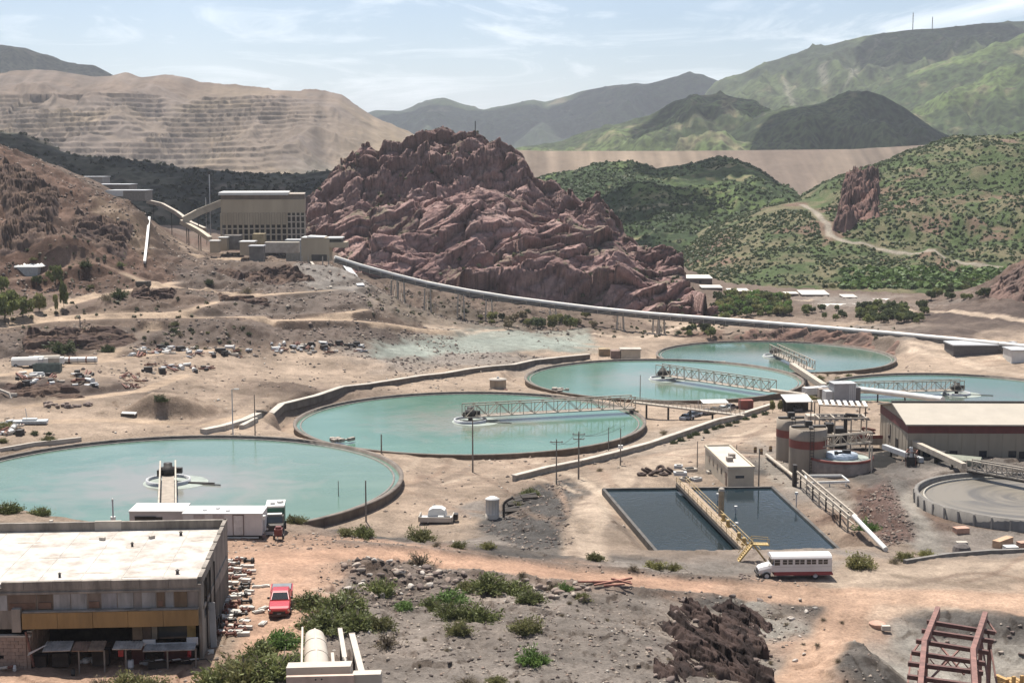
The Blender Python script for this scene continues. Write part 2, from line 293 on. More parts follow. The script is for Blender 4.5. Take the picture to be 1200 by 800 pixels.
rg = np.concatenate([np.geomspace(2.5, 95, 60)[:-1], np.geomspace(95, 640, 700)[:-1], np.geomspace(640, 25000, 120)])
NR = len(rg)
# coarse interpolation grid, refined bilinearly
ct = np.linspace(TH0, TH1, 170); clr = np.interp(np.linspace(0, 1, 330), np.linspace(0, 1, NR), np.log(rg))
def _coarse():
    q = np.stack(np.meshgrid(ct, clr), -1).reshape(-1, 2)
    z = np.zeros(len(q)); c = np.zeros((len(q), 3)); ro = np.zeros(len(q))
    for i in range(0, len(q), 8000):
        s = slice(i, i + 8000)
        d = np.sqrt(((q[s, None] - _Q[None]) ** 2).sum(-1)); z[s] = d @ _W + _Zc.mean()
        wgt = 1 / (d + .004) ** 4; wgt /= wgt.sum(1, keepdims=True); c[s] = wgt @ _Cc; ro[s] = wgt @ _Rc
    sh = (len(clr), len(ct))
    return z.reshape(sh), c.reshape(sh + (3,)), ro.reshape(sh)
zc, cc, rc = _coarse()
def _blur(a):
    p = np.pad(a, ((1, 1), (1, 1)) + ((0, 0),) * (a.ndim - 2), mode='edge')
    return (p[:-2, 1:-1] + p[2:, 1:-1] + p[1:-1, :-2] + p[1:-1, 2:] + 2 * p[1:-1, 1:-1]) / 6
zc = _blur(zc)
TT, RR = np.meshgrid(thg, rg)
GX = RR * np.sin(TT); GY = RR * np.cos(TT)
def _bil(a, wx=0, wy=0):
    fi = np.clip(np.interp(np.log(RR) + wy, clr, np.arange(len(clr))), 0, len(clr) - 1.001); fj = np.clip((TT + wx - TH0) / (TH1 - TH0) * (len(ct) - 1), 0, len(ct) - 1.001)
    i, j = fi.astype(int), fj.astype(int); u, v = fi - i, fj - j
    if a.ndim == 3: u, v = u[..., None], v[..., None]
    return (a[i, j] * (1 - v) + a[i, j + 1] * v) * (1 - u) + (a[i + 1, j] * (1 - v) + a[i + 1, j + 1] * v) * u
GZ = _bil(zc)
_w1 = (fbm(GX / 9, GY / 9, 4, 3) - .5) * .05; _w2 = (fbm(GX / 9, GY / 9, 4, 8) - .5) * .05
GC = _bil(cc, _w1, _w2); GR = np.clip(_bil(rc, _w1, _w2), 0, 1)
def H(x, y):
    r = np.hypot(x, y); t = np.arctan2(x, y)
    fi = np.clip(np.interp(np.log(np.maximum(r, 2.5)), np.log(rg), np.arange(NR)), 0, NR - 1.001); fj = np.clip((t - TH0) / (TH1 - TH0) * (NT - 1), 0, NT - 1.001)
    i, j = np.asarray(fi).astype(int), np.asarray(fj).astype(int); u, v = fi - i, fj - j
    return (GZ[i, j] * (1 - v) + GZ[i, j + 1] * v) * (1 - u) + (GZ[i + 1, j] * (1 - v) + GZ[i + 1, j + 1] * v) * u
_ys = np.geomspace(60, 1500, 4000)
def G(px, py, dz=0):
    """ground point seen at a photo pixel"""
    d = ray(px, py); t = _ys / d[1]; x = d[0] * t; z = CZ + d[2] * t; g = H(x, _ys)
    k = np.argmax(z < g) if (z < g).any() else np.argmin(np.abs(z - g))
    k = max(k, 1); a0 = z[k - 1] - g[k - 1]; a1 = z[k] - g[k]; f = a0 / (a0 - a1) if a0 != a1 else 0
    Y = _ys[k - 1] + (_ys[k] - _ys[k - 1]) * min(max(f, 0), 1); p = at_d(px, py, Y)
    return Vector((p[0], p[1], float(H(p[0], p[1])) + dz))
def segdist(x, y, poly):
    d = np.full(x.shape, 1e9)
    for (ax, ay), (bx, by) in zip(poly[:-1], poly[1:]):
        vx, vy = bx - ax, by - ay; t = np.clip(((x - ax) * vx + (y - ay) * vy) / (vx * vx + vy * vy + 1e-9), 0, 1)
        d = np.minimum(d, np.hypot(x - ax - t * vx, y - ay - t * vy))
    return d
def inpoly(x, y, poly):
    c = np.zeros(x.shape, bool); n = len(poly)
    for i in range(n):
        (ax, ay), (bx, by) = poly[i], poly[(i + 1) % n]
        m = (ay > y) != (by > y)
        with np.errstate(divide='ignore', invalid='ignore'):
            c ^= m & (x < (bx - ax) * (y - ay) / (by - ay + 1e-12) + ax)
    return c
def polymask(x, y, poly, soft):
    d = segdist(x, y, list(poly) + [poly[0]]); d = np.where(inpoly(x, y, poly), d, -d)
    return sst(-soft, soft, d)

# thickener sites: centre, radius, rim height
THK = [((-56.0, 231.7), 38., -3.9), ((-9.1, 311.7), 38., -8.5), ((41.6, 395.2), 38., -12.0), ((84.9, 464.7), 38., -15.2), ((118.5, 382.), 35.8, -14.0)]
CLAR = ((75.8, 209.0), 16., -1.2)
POOLZ = -3.6
POOL = [tuple(at_z(px, py, POOLZ)[:2]) for px, py in ((775, 653), (707, 573), (905, 571), (987, 647))]
# local relief: mounds, cuts, pads
def mound(px, py, rx, ry, h, sh=1.0):
    p = G(px, py); d = np.sqrt(((GX - p.x) / rx) ** 2 + ((GY - p.y) / ry) ** 2) * (1 + .35 * (fbm(GX / 4, GY / 4, 3, int(px)) - .5))
    global GZ; GZ = GZ + h * np.clip(1 - d, 0, 1) ** sh
    return d
_md = []
for a in [(180, 486, 9, 8, 3.6), (225, 482, 9, 9, 3.2), (205, 478, 9, 7, 2.2), (120, 486, 4, 4, 1.0), (330, 458, 14, 12, 2.2), (290, 446, 7, 7, 1.2), (430, 428, 16, 10, 2.0), (385, 425, 9, 7, 1.6), (1005, 775, 4.2, 9, 2.0), (990, 795, 4, 6, 1.2), (1150, 730, 6, 4, 1.2), (440, 672, 5, 4, 1.4), (1135, 520, 7, 4, 1.0)]:
    _md.append((a, mound(*a)))
gul = ridge(GX / 7 + .3 * fbm(GX / 5, GY / 5, 3, 2), GY / 26, 3, 40)
det = (fbm(GX / 26, GY / 26, 6, 21, .58) - .5) * 2.4 + (gul - .6) * 1.6 + (fbm(GX / 2.2, GY / 2.2, 4, 31) - .5) * .8
det = det + (np.where(RR > 240, 1, .35)) * (facets(GX / 5 + 1.5 * fbm(GX / 7, GY / 7, 3, 15), GY / 8 + fbm(GX / 7, GY / 7, 3, 16), 19, .7, 1.0, .35) + (ridge(GX / 3.1, GY / 9, 3, 24) - .6) * .9)
GZ = GZ + det * GR * np.clip(RR / 260, .3, 1.3)
# bare cut banks between the benches of the left slope
_bk = GR * sst(.55, .75, fbm(GX / 30, GY / 18, 4, 77)) * sst(330, 380, GY) * (GX < -20)
GZ = GZ - 1.8 * _bk
_nr = (RR < 240) * np.clip(GR * 1.6, 0, 1)
GZ = GZ + _nr * (facets(GX / 2.6, GY / 3.4, 61, .34, 1.0, .2) + (fbm(GX / 1.1, GY / 1.1, 4, 63, .6) - .5) * .42 + (ridge(GX / 4.5, GY / 7, 3, 65) - .6) * .5)
def flat(mask, z):
    global GZ, GR; GZ = GZ * (1 - mask) + z * mask; GR = GR * (1 - mask)
for (c, r, z) in THK:
    d = np.hypot(GX - c[0], GY - c[1]); flat(1 - sst(r + 2.5, r + 7.5, d), z - 1.5); flat(1 - sst(r - 1.6, r - .6, d), z - 4)
d = np.hypot(GX - CLAR[0][0], GY - CLAR[0][1]); flat(1 - sst(CLAR[1] + 2.5, CLAR[1] + 4.5, d), CLAR[2] - 1.7); flat(1 - sst(CLAR[1] - 1.2, CLAR[1] - .4, d), CLAR[2] - 4)
_pc = np.array(POOL).mean(0); _po = [(x + (x - _pc[0]) * .16, y + (y - _pc[1]) * .10) for x, y in POOL]
flat(polymask(GX, GY, _po, 2.0), POOLZ - .85)
flat(polymask(GX, GY, [(POOL[0][0] + 1.6, POOL[0][1] + 1.6), (POOL[1][0] + 1.6, POOL[1][1] - 1.6), (POOL[2][0] - 1.6, POOL[2][1] - 1.6), (POOL[3][0] - 1.6, POOL[3][1] + 1.6)], .7), POOLZ - 4)
# ------------------------------------------------------------------ roads and soils on the ground sheet
SUB = slice(np.searchsorted(rg, 95), np.searchsorted(rg, 760))
_sx, _sy = GX[SUB], GY[SUB]
_wn = (fbm(_sx / 3, _sy / 3, 4, 55) - .5)
ROADM = np.zeros(GX.shape)
def wpoly(pts): return [tuple(G(*p)[:2]) for p in pts]
def carve(pts, width, soft=2.8):
    """level a road into the slope: a cut bank above it and a fill bank below"""
    global GZ
    w_ = wpoly(pts); P2 = []
    for a, b in zip(w_[:-1], w_[1:]):
        k = max(1, int(math.hypot(b[0] - a[0], b[1] - a[1]) / 6)); P2 += [(a[0] + (b[0] - a[0]) * i / k, a[1] + (b[1] - a[1]) * i / k) for i in range(k)]
    P2.append(w_[-1]); P2 = np.array(P2); z = H(P2[:, 0], P2[:, 1]); k = min(5, max(1, len(z) // 3)); z = np.convolve(np.pad(z, k, mode='edge'), np.ones(2 * k + 1) / (2 * k + 1), 'valid')
    d = np.full(_sx.shape, 1e9); zz = np.zeros(_sx.shape)
    for i in range(len(P2) - 1):
        (ax, ay), (bx, by) = P2[i], P2[i + 1]; vx, vy = bx - ax, by - ay; t = np.clip(((_sx - ax) * vx + (_sy - ay) * vy) / (vx * vx + vy * vy + 1e-9), 0, 1); dd = np.hypot(_sx - ax - t * vx, _sy - ay - t * vy); m = dd < d; d = np.where(m, dd, d); zz = np.where(m, z[i] + (z[i + 1] - z[i]) * t, zz)
    dn = d + _wn * 1.2; m = 1 - sst(width / 2, width / 2 + soft, dn); dz = GZ[SUB] - zz
    GZ[SUB] = GZ[SUB] - dz * m - np.where((dn > width / 2) & (dn < width / 2 + soft * 2.2), 0, 0)
def paint(pts, width, key, soft=1.0, amt=1.0, road=True, tracks=True, warp=1.0):
    c = np.array(C_[key]) if isinstance(key, str) else np.array(key)
    d = segdist(_sx, _sy, wpoly(pts)) + _wn * warp
    m = (1 - sst(width / 2 - soft, width / 2 + soft, d)) * amt
    cc_ = np.broadcast_to(c, _sx.shape + (3,)).copy()
    if tracks:
        t = np.exp(-((d - width * .2) / (width * .09)) ** 2); cc_ *= (1 + .13 * t * (fbm(_sx / 6, _sy / 6, 2, 9)))[..., None]
    GC[SUB] = GC[SUB] * (1 - m[..., None]) + cc_ * m[..., None]
    GZ[SUB] -= (GR[SUB] * 0) * m
    if road: ROADM[SUB] = np.maximum(ROADM[SUB], m)
def patch(pts, key, soft=1.5, amt=1.0, warp=3.0):
    c = np.array(C_[key]) if isinstance(key, str) else np.array(key)
    m = polymask(_sx + _wn * warp, _sy + _wn * warp, wpoly(pts), soft) * amt
    GC[SUB] = GC[SUB] * (1 - m[..., None]) + c * m[..., None]
RED = (.405, .258, .18); PALE = (.37, .288, .218)
patch([(255, 645), (420, 640), (400, 672), (350, 740), (300, 770), (262, 700)], (.36, .238, .168), 2)
patch([(985, 668), (1200, 652), (1200, 715), (1010, 712), (960, 690)], PALE, 2, .8)
patch([(420, 560), (560, 545), (700, 520), (640, 580), (560, 600), (470, 606), (420, 600)], (.30, .225, .168), 3, .7)
patch([(560, 612), (625, 568), (668, 560), (668, 640), (610, 640)], (.075, .068, .062), 1.0, 1)
patch([(590, 607), (570, 585), (540, 592), (530, 604)], (.18, .165, .15), 1.5, .7)
patch([(880, 520), (960, 560), (1005, 610), (985, 600), (900, 560)], (.27, .23, .185), 1.0, .8)
paint([(290, 652), (340, 655), (420, 648), (500, 654), (600, 665), (700, 677), (800, 685), (900, 693), (1000, 699), (1100, 700), (1210, 706)], 5.0, RED, .8)
paint([(1060, 702), (1010, 716), (985, 735), (960, 765), (925, 806)], 5.2, (.41, .30, .22), .8)
paint([(880, 691), (1000, 699), (1100, 700), (1210, 706)], 5.2, (.38, .27, .195), 1.5, .8)
paint([(335, 650), (333, 700), (318, 760)], 5, RED, 1.2)
paint([(688, 652), (683, 625), (700, 590), (735, 558), (775, 537), (850, 517), (930, 508)], 5.5, PALE, .8)
paint([(985, 680), (1100, 668), (1210, 662)], 5, PALE, 1.2)
paint([(990, 690), (1100, 682), (1210, 680)], 3, (.26, .20, .15), 1.2, .5)
paint([(1045, 565), (1060, 590), (1085, 635), (1100, 650)], 4, (.23, .205, .175), 1.0)
for rd, wd in (([(0, 377), (37, 370), (60, 364), (82, 355), (112, 347), (150, 340), (175, 337), (205, 331)], 5), ([(200, 336), (250, 342), (295, 346), (360, 342), (425, 335)], 4),
               ([(60, 372), (125, 367), (200, 366), (217, 364), (262, 350), (300, 345)], 4), ([(0, 384), (60, 376), (217, 370), (300, 373), (340, 374), (390, 369), (425, 363)], 4),
               ([(330, 375), (400, 371), (440, 379), (530, 389)], 3.5), ([(112, 425), (127, 415), (140, 402), (180, 386)], 4.5), ([(0, 440), (60, 431), (115, 424), (190, 414), (270, 408)], 4),
               ([(25, 477), (100, 466), (165, 458), (215, 440)], 4), ([(0, 497), (120, 492), (230, 497), (300, 486)], 4.5), ([(700, 391), (750, 396), (778, 389), (830, 376)], 4.5),
               ([(600, 385), (540, 388), (500, 382)], 3), ([(1035, 359), (1100, 365), (1150, 369), (1205, 376)], 4.5), ([(1050, 410), (1120, 420), (1205, 440)], 5), ([(1060, 400), (1140, 412), (1205, 425)], 3),
               ([(90, 300), (140, 318), (175, 335)], 3), ([(170, 290), (235, 300), (300, 304)], 5), ([(0, 330), (40, 322), (90, 305)], 4), ([(950, 352), (880, 352), (830, 365)], 4)):
    (carve(rd, wd + 1.5) if rd[0][0] < 500 else None); paint(rd, wd, PALE if rd[0][0] > 500 else (.33, .245, .175), .7)
patch([(440, 405), (520, 396), (690, 390), (700, 402), (640, 408), (520, 414), (430, 418)], (.235, .255, .22), 2, .8)
patch([(480, 396), (560, 388), (690, 384), (690, 390), (560, 396)], (.25, .255, .215), 2, .6)
# bare banks between the bench roads
patch([(0, 392), (60, 386), (220, 379), (340, 381), (430, 384), (445, 398), (380, 402), (300, 402), (200, 408), (130, 409), (60, 412), (0, 417)], (.112, .086, .071), 2, .85)
patch([(70, 362), (105, 351), (150, 344), (205, 342), (262, 350), (215, 363), (125, 367)], (.125, .09, .07), 2, .85)
patch([(215, 340), (262, 346), (300, 350), (425, 340), (435, 362), (345, 371), (225, 369), (268, 354)], (.13, .103, .086), 2, .85)
patch([(205, 322), (300, 312), (345, 312), (365, 338), (290, 343), (205, 333)], (.115, .09, .074), 2, .8)
patch([(345, 312), (405, 310), (438, 338), (420, 344), (365, 340)], (.19, .168, .148), 1.5, .9)
patch([(0, 166), (40, 178), (100, 224), (150, 246), (172, 264), (172, 322), (110, 316), (60, 326), (0, 345)], (.125, .078, .058), 3, .85, 6)
patch([(100, 226), (150, 246), (172, 264), (172, 300), (140, 280), (120, 255)], (.21, .16, .115), 3, .7, 6)
patch([(430, 345), (520, 352), (620, 378), (640, 386), (560, 384), (470, 374)], (.105, .085, .066), 2, .7)
for ln in ([(400, 638), (500, 647), (600, 657), (700, 668), (800, 677), (880, 684)], [(560, 672), (650, 684), (740, 693), (830, 701)]):
    w_ = wpoly(ln); d = segdist(_sx, _sy, w_) + _wn; GZ[SUB] += .55 * np.exp(-(d / 1.1) ** 2); m = np.exp(-(d / 1.0) ** 2)[..., None] * .75; GC[SUB] = GC[SUB] * (1 - m) + np.array((.13, .11, .095)) * m
patch([(845, 406), (1060, 414), (1058, 388), (850, 384)], (.20, .155, .12), 1.5, .8)
# wheel tracks worn into the open yards
random.seed(5)
for k in range(70):
    cx, cy = random.choice([(470, 575), (520, 580), (490, 560), (560, 570), (450, 590), (540, 595), (590, 560), (600, 545), (420, 575), (640, 560), (800, 505), (860, 520), (350, 645), (400, 645), (1080, 680), (1150, 685), (330, 690), (720, 540), (200, 495), (1120, 420), (700, 600), (930, 500), (300, 495), (1060, 685)])
    L_ = random.uniform(20, 70); an = random.uniform(-.35, .35); bn = random.uniform(-.4, .4); p = [(cx + random.uniform(-50, 50), cy + random.uniform(-12, 12))]
    for i in range(5): p.append((p[-1][0] + L_ * math.cos(an) / 2, p[-1][1] + L_ * math.sin(an) * .35)); an += bn
    try: paint(p, random.uniform(.8, 2.0), random.choice(((.23, .175, .13), (.20, .15, .115), (.40, .315, .238), (.24, .17, .125))), .4, random.uniform(.4, .8), False, False, .6)
    except Exception: pass
patch([(880, 512), (960, 545), (1010, 600), (985, 602), (930, 578), (890, 545)], (.20, .175, .15), 1.5, .6)
patch([(955, 512), (1060, 530), (1080, 560), (1040, 590), (1000, 560)], (.095, .084, .075), 1.5, .75)  # dark yard soil, its colour deepened to paint the black shade by the warehouse
patch([(700, 656), (1000, 656), (960, 676), (760, 672)], (.21, .185, .16), 1.5, .6)
patch([(395, 660), (470, 655), (545, 672), (560, 700), (500, 705), (430, 712)], (.15, .12, .10), 1.5, .65)
patch([(1000, 585), (1040, 560), (1075, 632), (1035, 640)], (.125, .08, .066), 1.2, .9)
patch([(690, 522), (790, 500), (860, 500), (800, 525), (720, 540)], (.24, .205, .17), 2, .4)
# slopes shed their dust: steep faces keep the darker earth
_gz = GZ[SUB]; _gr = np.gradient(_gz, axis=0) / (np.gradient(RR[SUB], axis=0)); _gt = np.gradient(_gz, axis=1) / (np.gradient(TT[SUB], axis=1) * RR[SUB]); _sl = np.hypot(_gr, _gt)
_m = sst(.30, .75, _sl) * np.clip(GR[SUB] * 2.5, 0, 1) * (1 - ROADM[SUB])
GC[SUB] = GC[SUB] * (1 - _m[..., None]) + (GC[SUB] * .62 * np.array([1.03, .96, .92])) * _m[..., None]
paint([(300, 652), (340, 655), (420, 648), (500, 654), (600, 665), (700, 677), (800, 685), (900, 693), (1000, 699)], 4.2, (.42, .262, .178), 1.0, .75)
paint([(1000, 704), (985, 735), (960, 765), (925, 806)], 4.6, (.40, .265, .185), .8, .95)
paint([(860, 690), (1000, 699), (1100, 700), (1210, 706)], 4.6, (.40, .27, .19), 1.2, .8)
# --- ground sheet, with the roads as a sheet of their own cut from the same surface
_grain = 1 + (.30 + .35 * GR[..., None]) * (fbm(GX / 11, GY / 11, 6, 91, .62)[..., None] - .5) * 2
GC = np.clip(GC * _grain, .02, .9)
def build_ground():
    idx = np.arange(NR * NT).reshape(NR, NT)
    f = np.stack([idx[:-1, :-1], idx[:-1, 1:], idx[1:, 1:], idx[1:, :-1]], -1).reshape(-1, 4)
    rm = ROADM.ravel()[f].mean(1) > .55
    V = np.stack([GX, GY, GZ], -1).reshape(-1, 3); Cc = GC.reshape(-1, 3)
    mat = MCOL('soil', .30, 2.6, .36, .45, .97, .8, .8)
    for nm, ff in (('ground', f[~rm]), ('dirt_road', f[rm])):
        u, inv = np.unique(ff, return_inverse=True)
        tag(link(nm, mesh_np(nm, V[u], inv.reshape(-1, 4), Cc[u], mat, True)), kind='structure')
build_ground()

# ------------------------------------------------------------------ hills, mountains, benches: height fields built from their ridge lines
class HF:
    def __init__(s, name, crest, front, back, base, nx, ny, x_pad=0, shape=1.0, spur=.25, spur_l=120, rough=.06, seed=0, color=None, mat=None, kind='structure', post=None, bench=None, flattop=0):
        """crest: list of (px, py, distance); the ground falls to `base` over `front` metres towards the camera"""
        pr = np.array([at_d(a, b, c) for a, b, c in crest]); o = np.argsort(pr[:, 0]); pr = pr[o]
        xs = np.linspace(pr[0, 0] - x_pad, pr[-1, 0] + x_pad, nx); cy = np.interp(xs, pr[:, 0], pr[:, 1]); cz = np.interp(xs, pr[:, 0], pr[:, 2])
        k = max(1, nx // 160); cz = np.convolve(np.pad(cz, k, mode='edge'), np.ones(2 * k + 1) / (2 * k + 1), 'valid'); cy = np.convolve(np.pad(cy, k * 4, mode='edge'), np.ones(8 * k + 1) / (8 * k + 1), 'valid')
        tb = np.concatenate([np.linspace(-1, 0, int(ny * .78))[:-1], np.linspace(0, 1, ny - int(ny * .78) + 1)])
        X = np.broadcast_to(xs, (len(tb), nx)).copy(); T = np.broadcast_to(tb[:, None], X.shape)
        front = front(xs) if callable(front) else np.full(nx, float(front)); Y = cy + np.where(T < 0, T * front, T * back); hh = np.maximum(cz - base, .5)
        sp = ridge(X / spur_l + .5 * fbm(X / spur_l, Y / spur_l, 3, seed + 5), Y / (spur_l * 3.2) + seed, 4, seed) - .62
        t = np.clip(1 + T, 0, 1) if flattop == 0 else np.clip((1 + T) / (1 - flattop), 0, 1)
        env = np.sin(np.pi * np.clip(t, 0, 1)) ** .7
        t2 = np.clip(t + spur * sp * env, 0, 1)
        g = np.where(T <= 0, t2 ** shape, np.cos(np.clip(T, 0, 1) * np.pi / 2) ** 1.5)
        Z = base + hh * g + hh * rough * ((fbm(X / spur_l * 3, Y / spur_l * 3, 5, seed + 9) - .5) * 1.6 + (ridge(X / spur_l * 2.2 + fbm(X / spur_l, Y / spur_l, 2, seed), Y / spur_l * .9, 4, seed + 14) - .62) * 4.0) * np.where(T <= 0, env + .05, .6)
        if bench is not None: Z = bench(X, Y, Z, t)
        if post is not None: X, Y, Z = post(X, Y, Z, t, T)
        s.X, s.Y, s.Z, s.T, s.t, s.sp, s.h = X, Y, Z, T, t, sp, (Z - base) / hh
        gx = np.gradient(Z, axis=1) / (np.gradient(X, axis=1) + 1e-9); gy = np.gradient(Z, axis=0) / (np.gradient(Y, axis=0) + 1e-9); s.slope = np.hypot(gx, gy); s.gx, s.gy = gx, gy
        C = color(s); s.C = C
        s.ny, s.nx = X.shape; s.name = name; s.mat = mat; s.kind = kind; s.xs = xs; s.cy = cy; s.front, s.back = front, back; s.tb = tb
    def build(s):
        idx = np.arange(s.ny * s.nx).reshape(s.ny, s.nx)
        f = np.stack([idx[:-1, :-1], idx[:-1, 1:], idx[1:, 1:], idx[1:, :-1]], -1).reshape(-1, 4)
        s.o = tag(link(s.name, mesh_np(s.name, np.stack([s.X, s.Y, s.Z], -1).reshape(-1, 3), f, s.C.reshape(-1, 3), s.mat, s.name != 'rock_butte')), kind=s.kind); return s
    def z(s, x, y):
        j = np.clip(np.interp(x, s.xs, np.arange(s.nx)), 0, s.nx - 1.001); cy = np.interp(x, s.xs, s.cy); T = np.where(y < cy, (y - cy) / np.interp(x, s.xs, s.front), (y - cy) / s.back)
        i = np.clip(np.interp(T, s.tb, np.arange(s.ny)), 0, s.ny - 1.001); a, b = np.asarray(i).astype(int), np.asarray(j).astype(int); u, v = i - a, j - b
        return (s.Z[a, b] * (1 - v) + s.Z[a, b + 1] * v) * (1 - u) + (s.Z[a + 1, b] * (1 - v) + s.Z[a + 1, b + 1] * v) * u
    def hit(s, px, py):
        y0, y1 = (s.cy - s.front).min(), s.cy.max() + s.back; ys = np.linspace(y0, y1, 2500); d = ray(px, py); t = ys / d[1]; x = d[0] * t; zr = CZ + d[2] * t; g = s.z(x, ys)
        ok = (zr < g) & (x > s.xs[0]) & (x < s.xs[-1]); k = int(np.argmax(ok)) if ok.any() else int(np.argmin(np.abs(zr - g)))
        return Vector((x[k], ys[k], float(g[k])))
    def paint(s, pts, width, c, soft):
        w_ = [tuple(s.hit(*p)[:2]) for p in pts]; d = segdist(s.X, s.Y, w_); m = (1 - sst(width / 2 - soft, width / 2 + soft, d))[..., None]
        s.C = s.C * (1 - m) + np.array(c) * m
def mixc(a, b, m): return np.array(a) * (1 - m[..., None]) + np.array(b) * m[..., None]
GREEN = (.042, .062, .022); GREEN2 = (.07, .098, .034); DKG = (.024, .037, .017); TAN = (.19, .155, .10); GTAN = (.10, .095, .055)
def col_green(sc, dry=.5, seed=3, a=GREEN2, b=DKG, c=TAN):
    def f(s):
        n = fbm(s.X / sc, s.Y / sc, 5, seed); n2 = fbm(s.X / (sc * .16), s.Y / (sc * .16), 4, seed + 20)
        w1, _, _ = worley(s.X / (sc * .09), s.Y / (sc * .09), seed)
        C = mixc(a, b, sst(.40, .62, n - s.sp * .35))
        C = C * (1 - .55 * (1 - sst(.22, .42, w1))[..., None]) 
        m = sst(.54, .74, n2 * .6 + .4 * fbm(s.X / (sc * .5), s.Y / (sc * .5), 3, seed + 31) + (dry - .5) * .4)
        return mixc(C, np.broadcast_to(np.array(c), C.shape), m)
    return f
MH = MCOL('hillside', .02, .12, .38, 0, .97, .2, .7, .065, .55)
MHN = MCOL('near_hillside', .05, .5, .36, .8, .97, .4, .75)
# far blue mountains
HF('mountain', [(380, 150, 7000), (440, 129, 7000), (470, 130, 7000), (500, 119, 7000), (520, 114, 7000), (540, 121, 7000), (565, 129, 7000), (600, 122, 7000), (625, 117, 7000), (640, 122, 7000), (680, 107, 7000), (720, 100, 7000), (760, 98, 7000), (790, 90, 7000), (815, 87, 7000), (835, 92, 7000), (850, 98, 7000), (900, 120, 7000), (960, 150, 7000)], 1900, 1500, -20, 300, 90, 200, 1.0, .6, 420, .06, 11, col_green(500, .25, 11, GREEN, DKG), MH).build()
HF('mountain', [(-160, 60, 4600), (-60, 48, 4600), (0, 53, 4600), (30, 56, 4600), (60, 68, 4600), (85, 75, 4600), (110, 76, 4600), (128, 85, 4600), (160, 105, 4600), (220, 140, 4600)], 1200, 900, -20, 200, 80, 100, 1.0, .5, 300, .06, 13, col_green(400, .35, 13, GTAN, DKG), MH).build()
mtn = HF('mountain', [(740, 176, 4700), (780, 160, 4700), (810, 138, 4700), (840, 98, 4700), (870, 86, 4700), (900, 73, 4700), (940, 61, 4700), (990, 48, 4700), (1010, 43, 4700), (1040, 38, 4700), (1070, 34, 4700), (1100, 33, 4700), (1150, 28, 4700), (1200, 25, 4700), (1260, 20, 4700), (1360, 40, 4700)], 1500, 1200, -20, 360, 150, 100, .95, .62, 300, .05, 17, col_green(330, .42, 17, (.07, .092, .034), DKG, (.15, .135, .08)), MH)
mtn.paint([(962, 78), (966, 90), (968, 98)], 16, (.16, .155, .11), 8); mtn.paint([(1002, 82), (998, 90), (994, 95)], 14, (.16, .155, .11), 8); mtn.paint([(920, 95), (923, 108), (930, 122)], 14, (.15, .145, .10), 9); mtn.paint([(1030, 47), (1026, 55)], 12, (.15, .145, .10), 8); mtn.paint([(1123, 48), (1120, 55)], 12, (.15, .145, .10), 8); mtn.build()
HF('hill', [(760, 178, 3500), (840, 172, 3500), (940, 140, 3500), (1000, 118, 3500), (1030, 105, 3500), (1060, 92, 3500), (1090, 80, 3500), (1130, 66, 3500), (1200, 42, 3500), (1280, 20, 3500), (1380, 30, 3500)], 1300, 900, -20, 340, 160, 100, .9, .7, 210, .055, 23, col_green(220, .45, 23, (.095, .13, .04), (.045, .065, .024), (.17, .15, .085)), MH).build()
HF('hill', [(560, 180, 2900), (620, 172, 2900), (660, 166, 2900), (700, 152, 2900), (740, 141, 2900), (765, 134, 2900), (790, 118, 2900), (815, 112, 2900), (840, 110, 2900), (880, 118, 2900), (930, 140, 2900), (990, 172, 2900)], 800, 700, -20, 260, 120, 80, .9, .65, 150, .06, 29, col_green(160, .48, 29, (.095, .125, .042), (.045, .062, .024), (.17, .15, .085)), MH).build()
HF('hill', [(800, 190, 2550), (835, 176, 2500), (850, 162, 2500), (880, 143, 2500), (900, 133, 2500), (930, 127, 2500), (970, 122, 2500), (1000, 110, 2500), (1015, 106, 2500), (1035, 112, 2500), (1060, 126, 2500), (1090, 148, 2500), (1130, 168, 2500), (1170, 185, 2500)], 420, 600, -20, 300, 120, 60, .9, .6, 130, .06, 31, col_green(130, .30, 31, (.06, .08, .03), (.03, .044, .018), (.11, .10, .055)), MH).build()
# tailings dam
def col_dam(s):
    n = .5 + 1.5 * (fbm(s.X / 13, s.Y / 300, 4, 5) - .5); m = sst(.35, .6, fbm(s.X / 150, s.Y / 200, 3, 6)); kx = np.abs(s.X - 335) / 95; m = np.maximum(m * .6, (1 - sst(.75, 1.0, kx + .9 * (1 - s.t))))  # dark triangle in the mask paints the shade of a turned-away face
    C = mixc((.225, .172, .125), (.155, .117, .09), m); C = C * (.62 + .6 * n)[..., None]
    return C
HF('tailings_dam', [(540, 178, 1900), (605, 176, 1900), (640, 177, 1900), (800, 177, 1900), (900, 176, 1900), (1000, 175, 1900), (1085, 170, 1900), (1180, 172, 1900)], 210, 500, -20, 320, 80, 0, .95, .04, 60, .012, 37, col_dam, MCOL('tailings', .02, .1, .12, 0, .97, .1)).build()
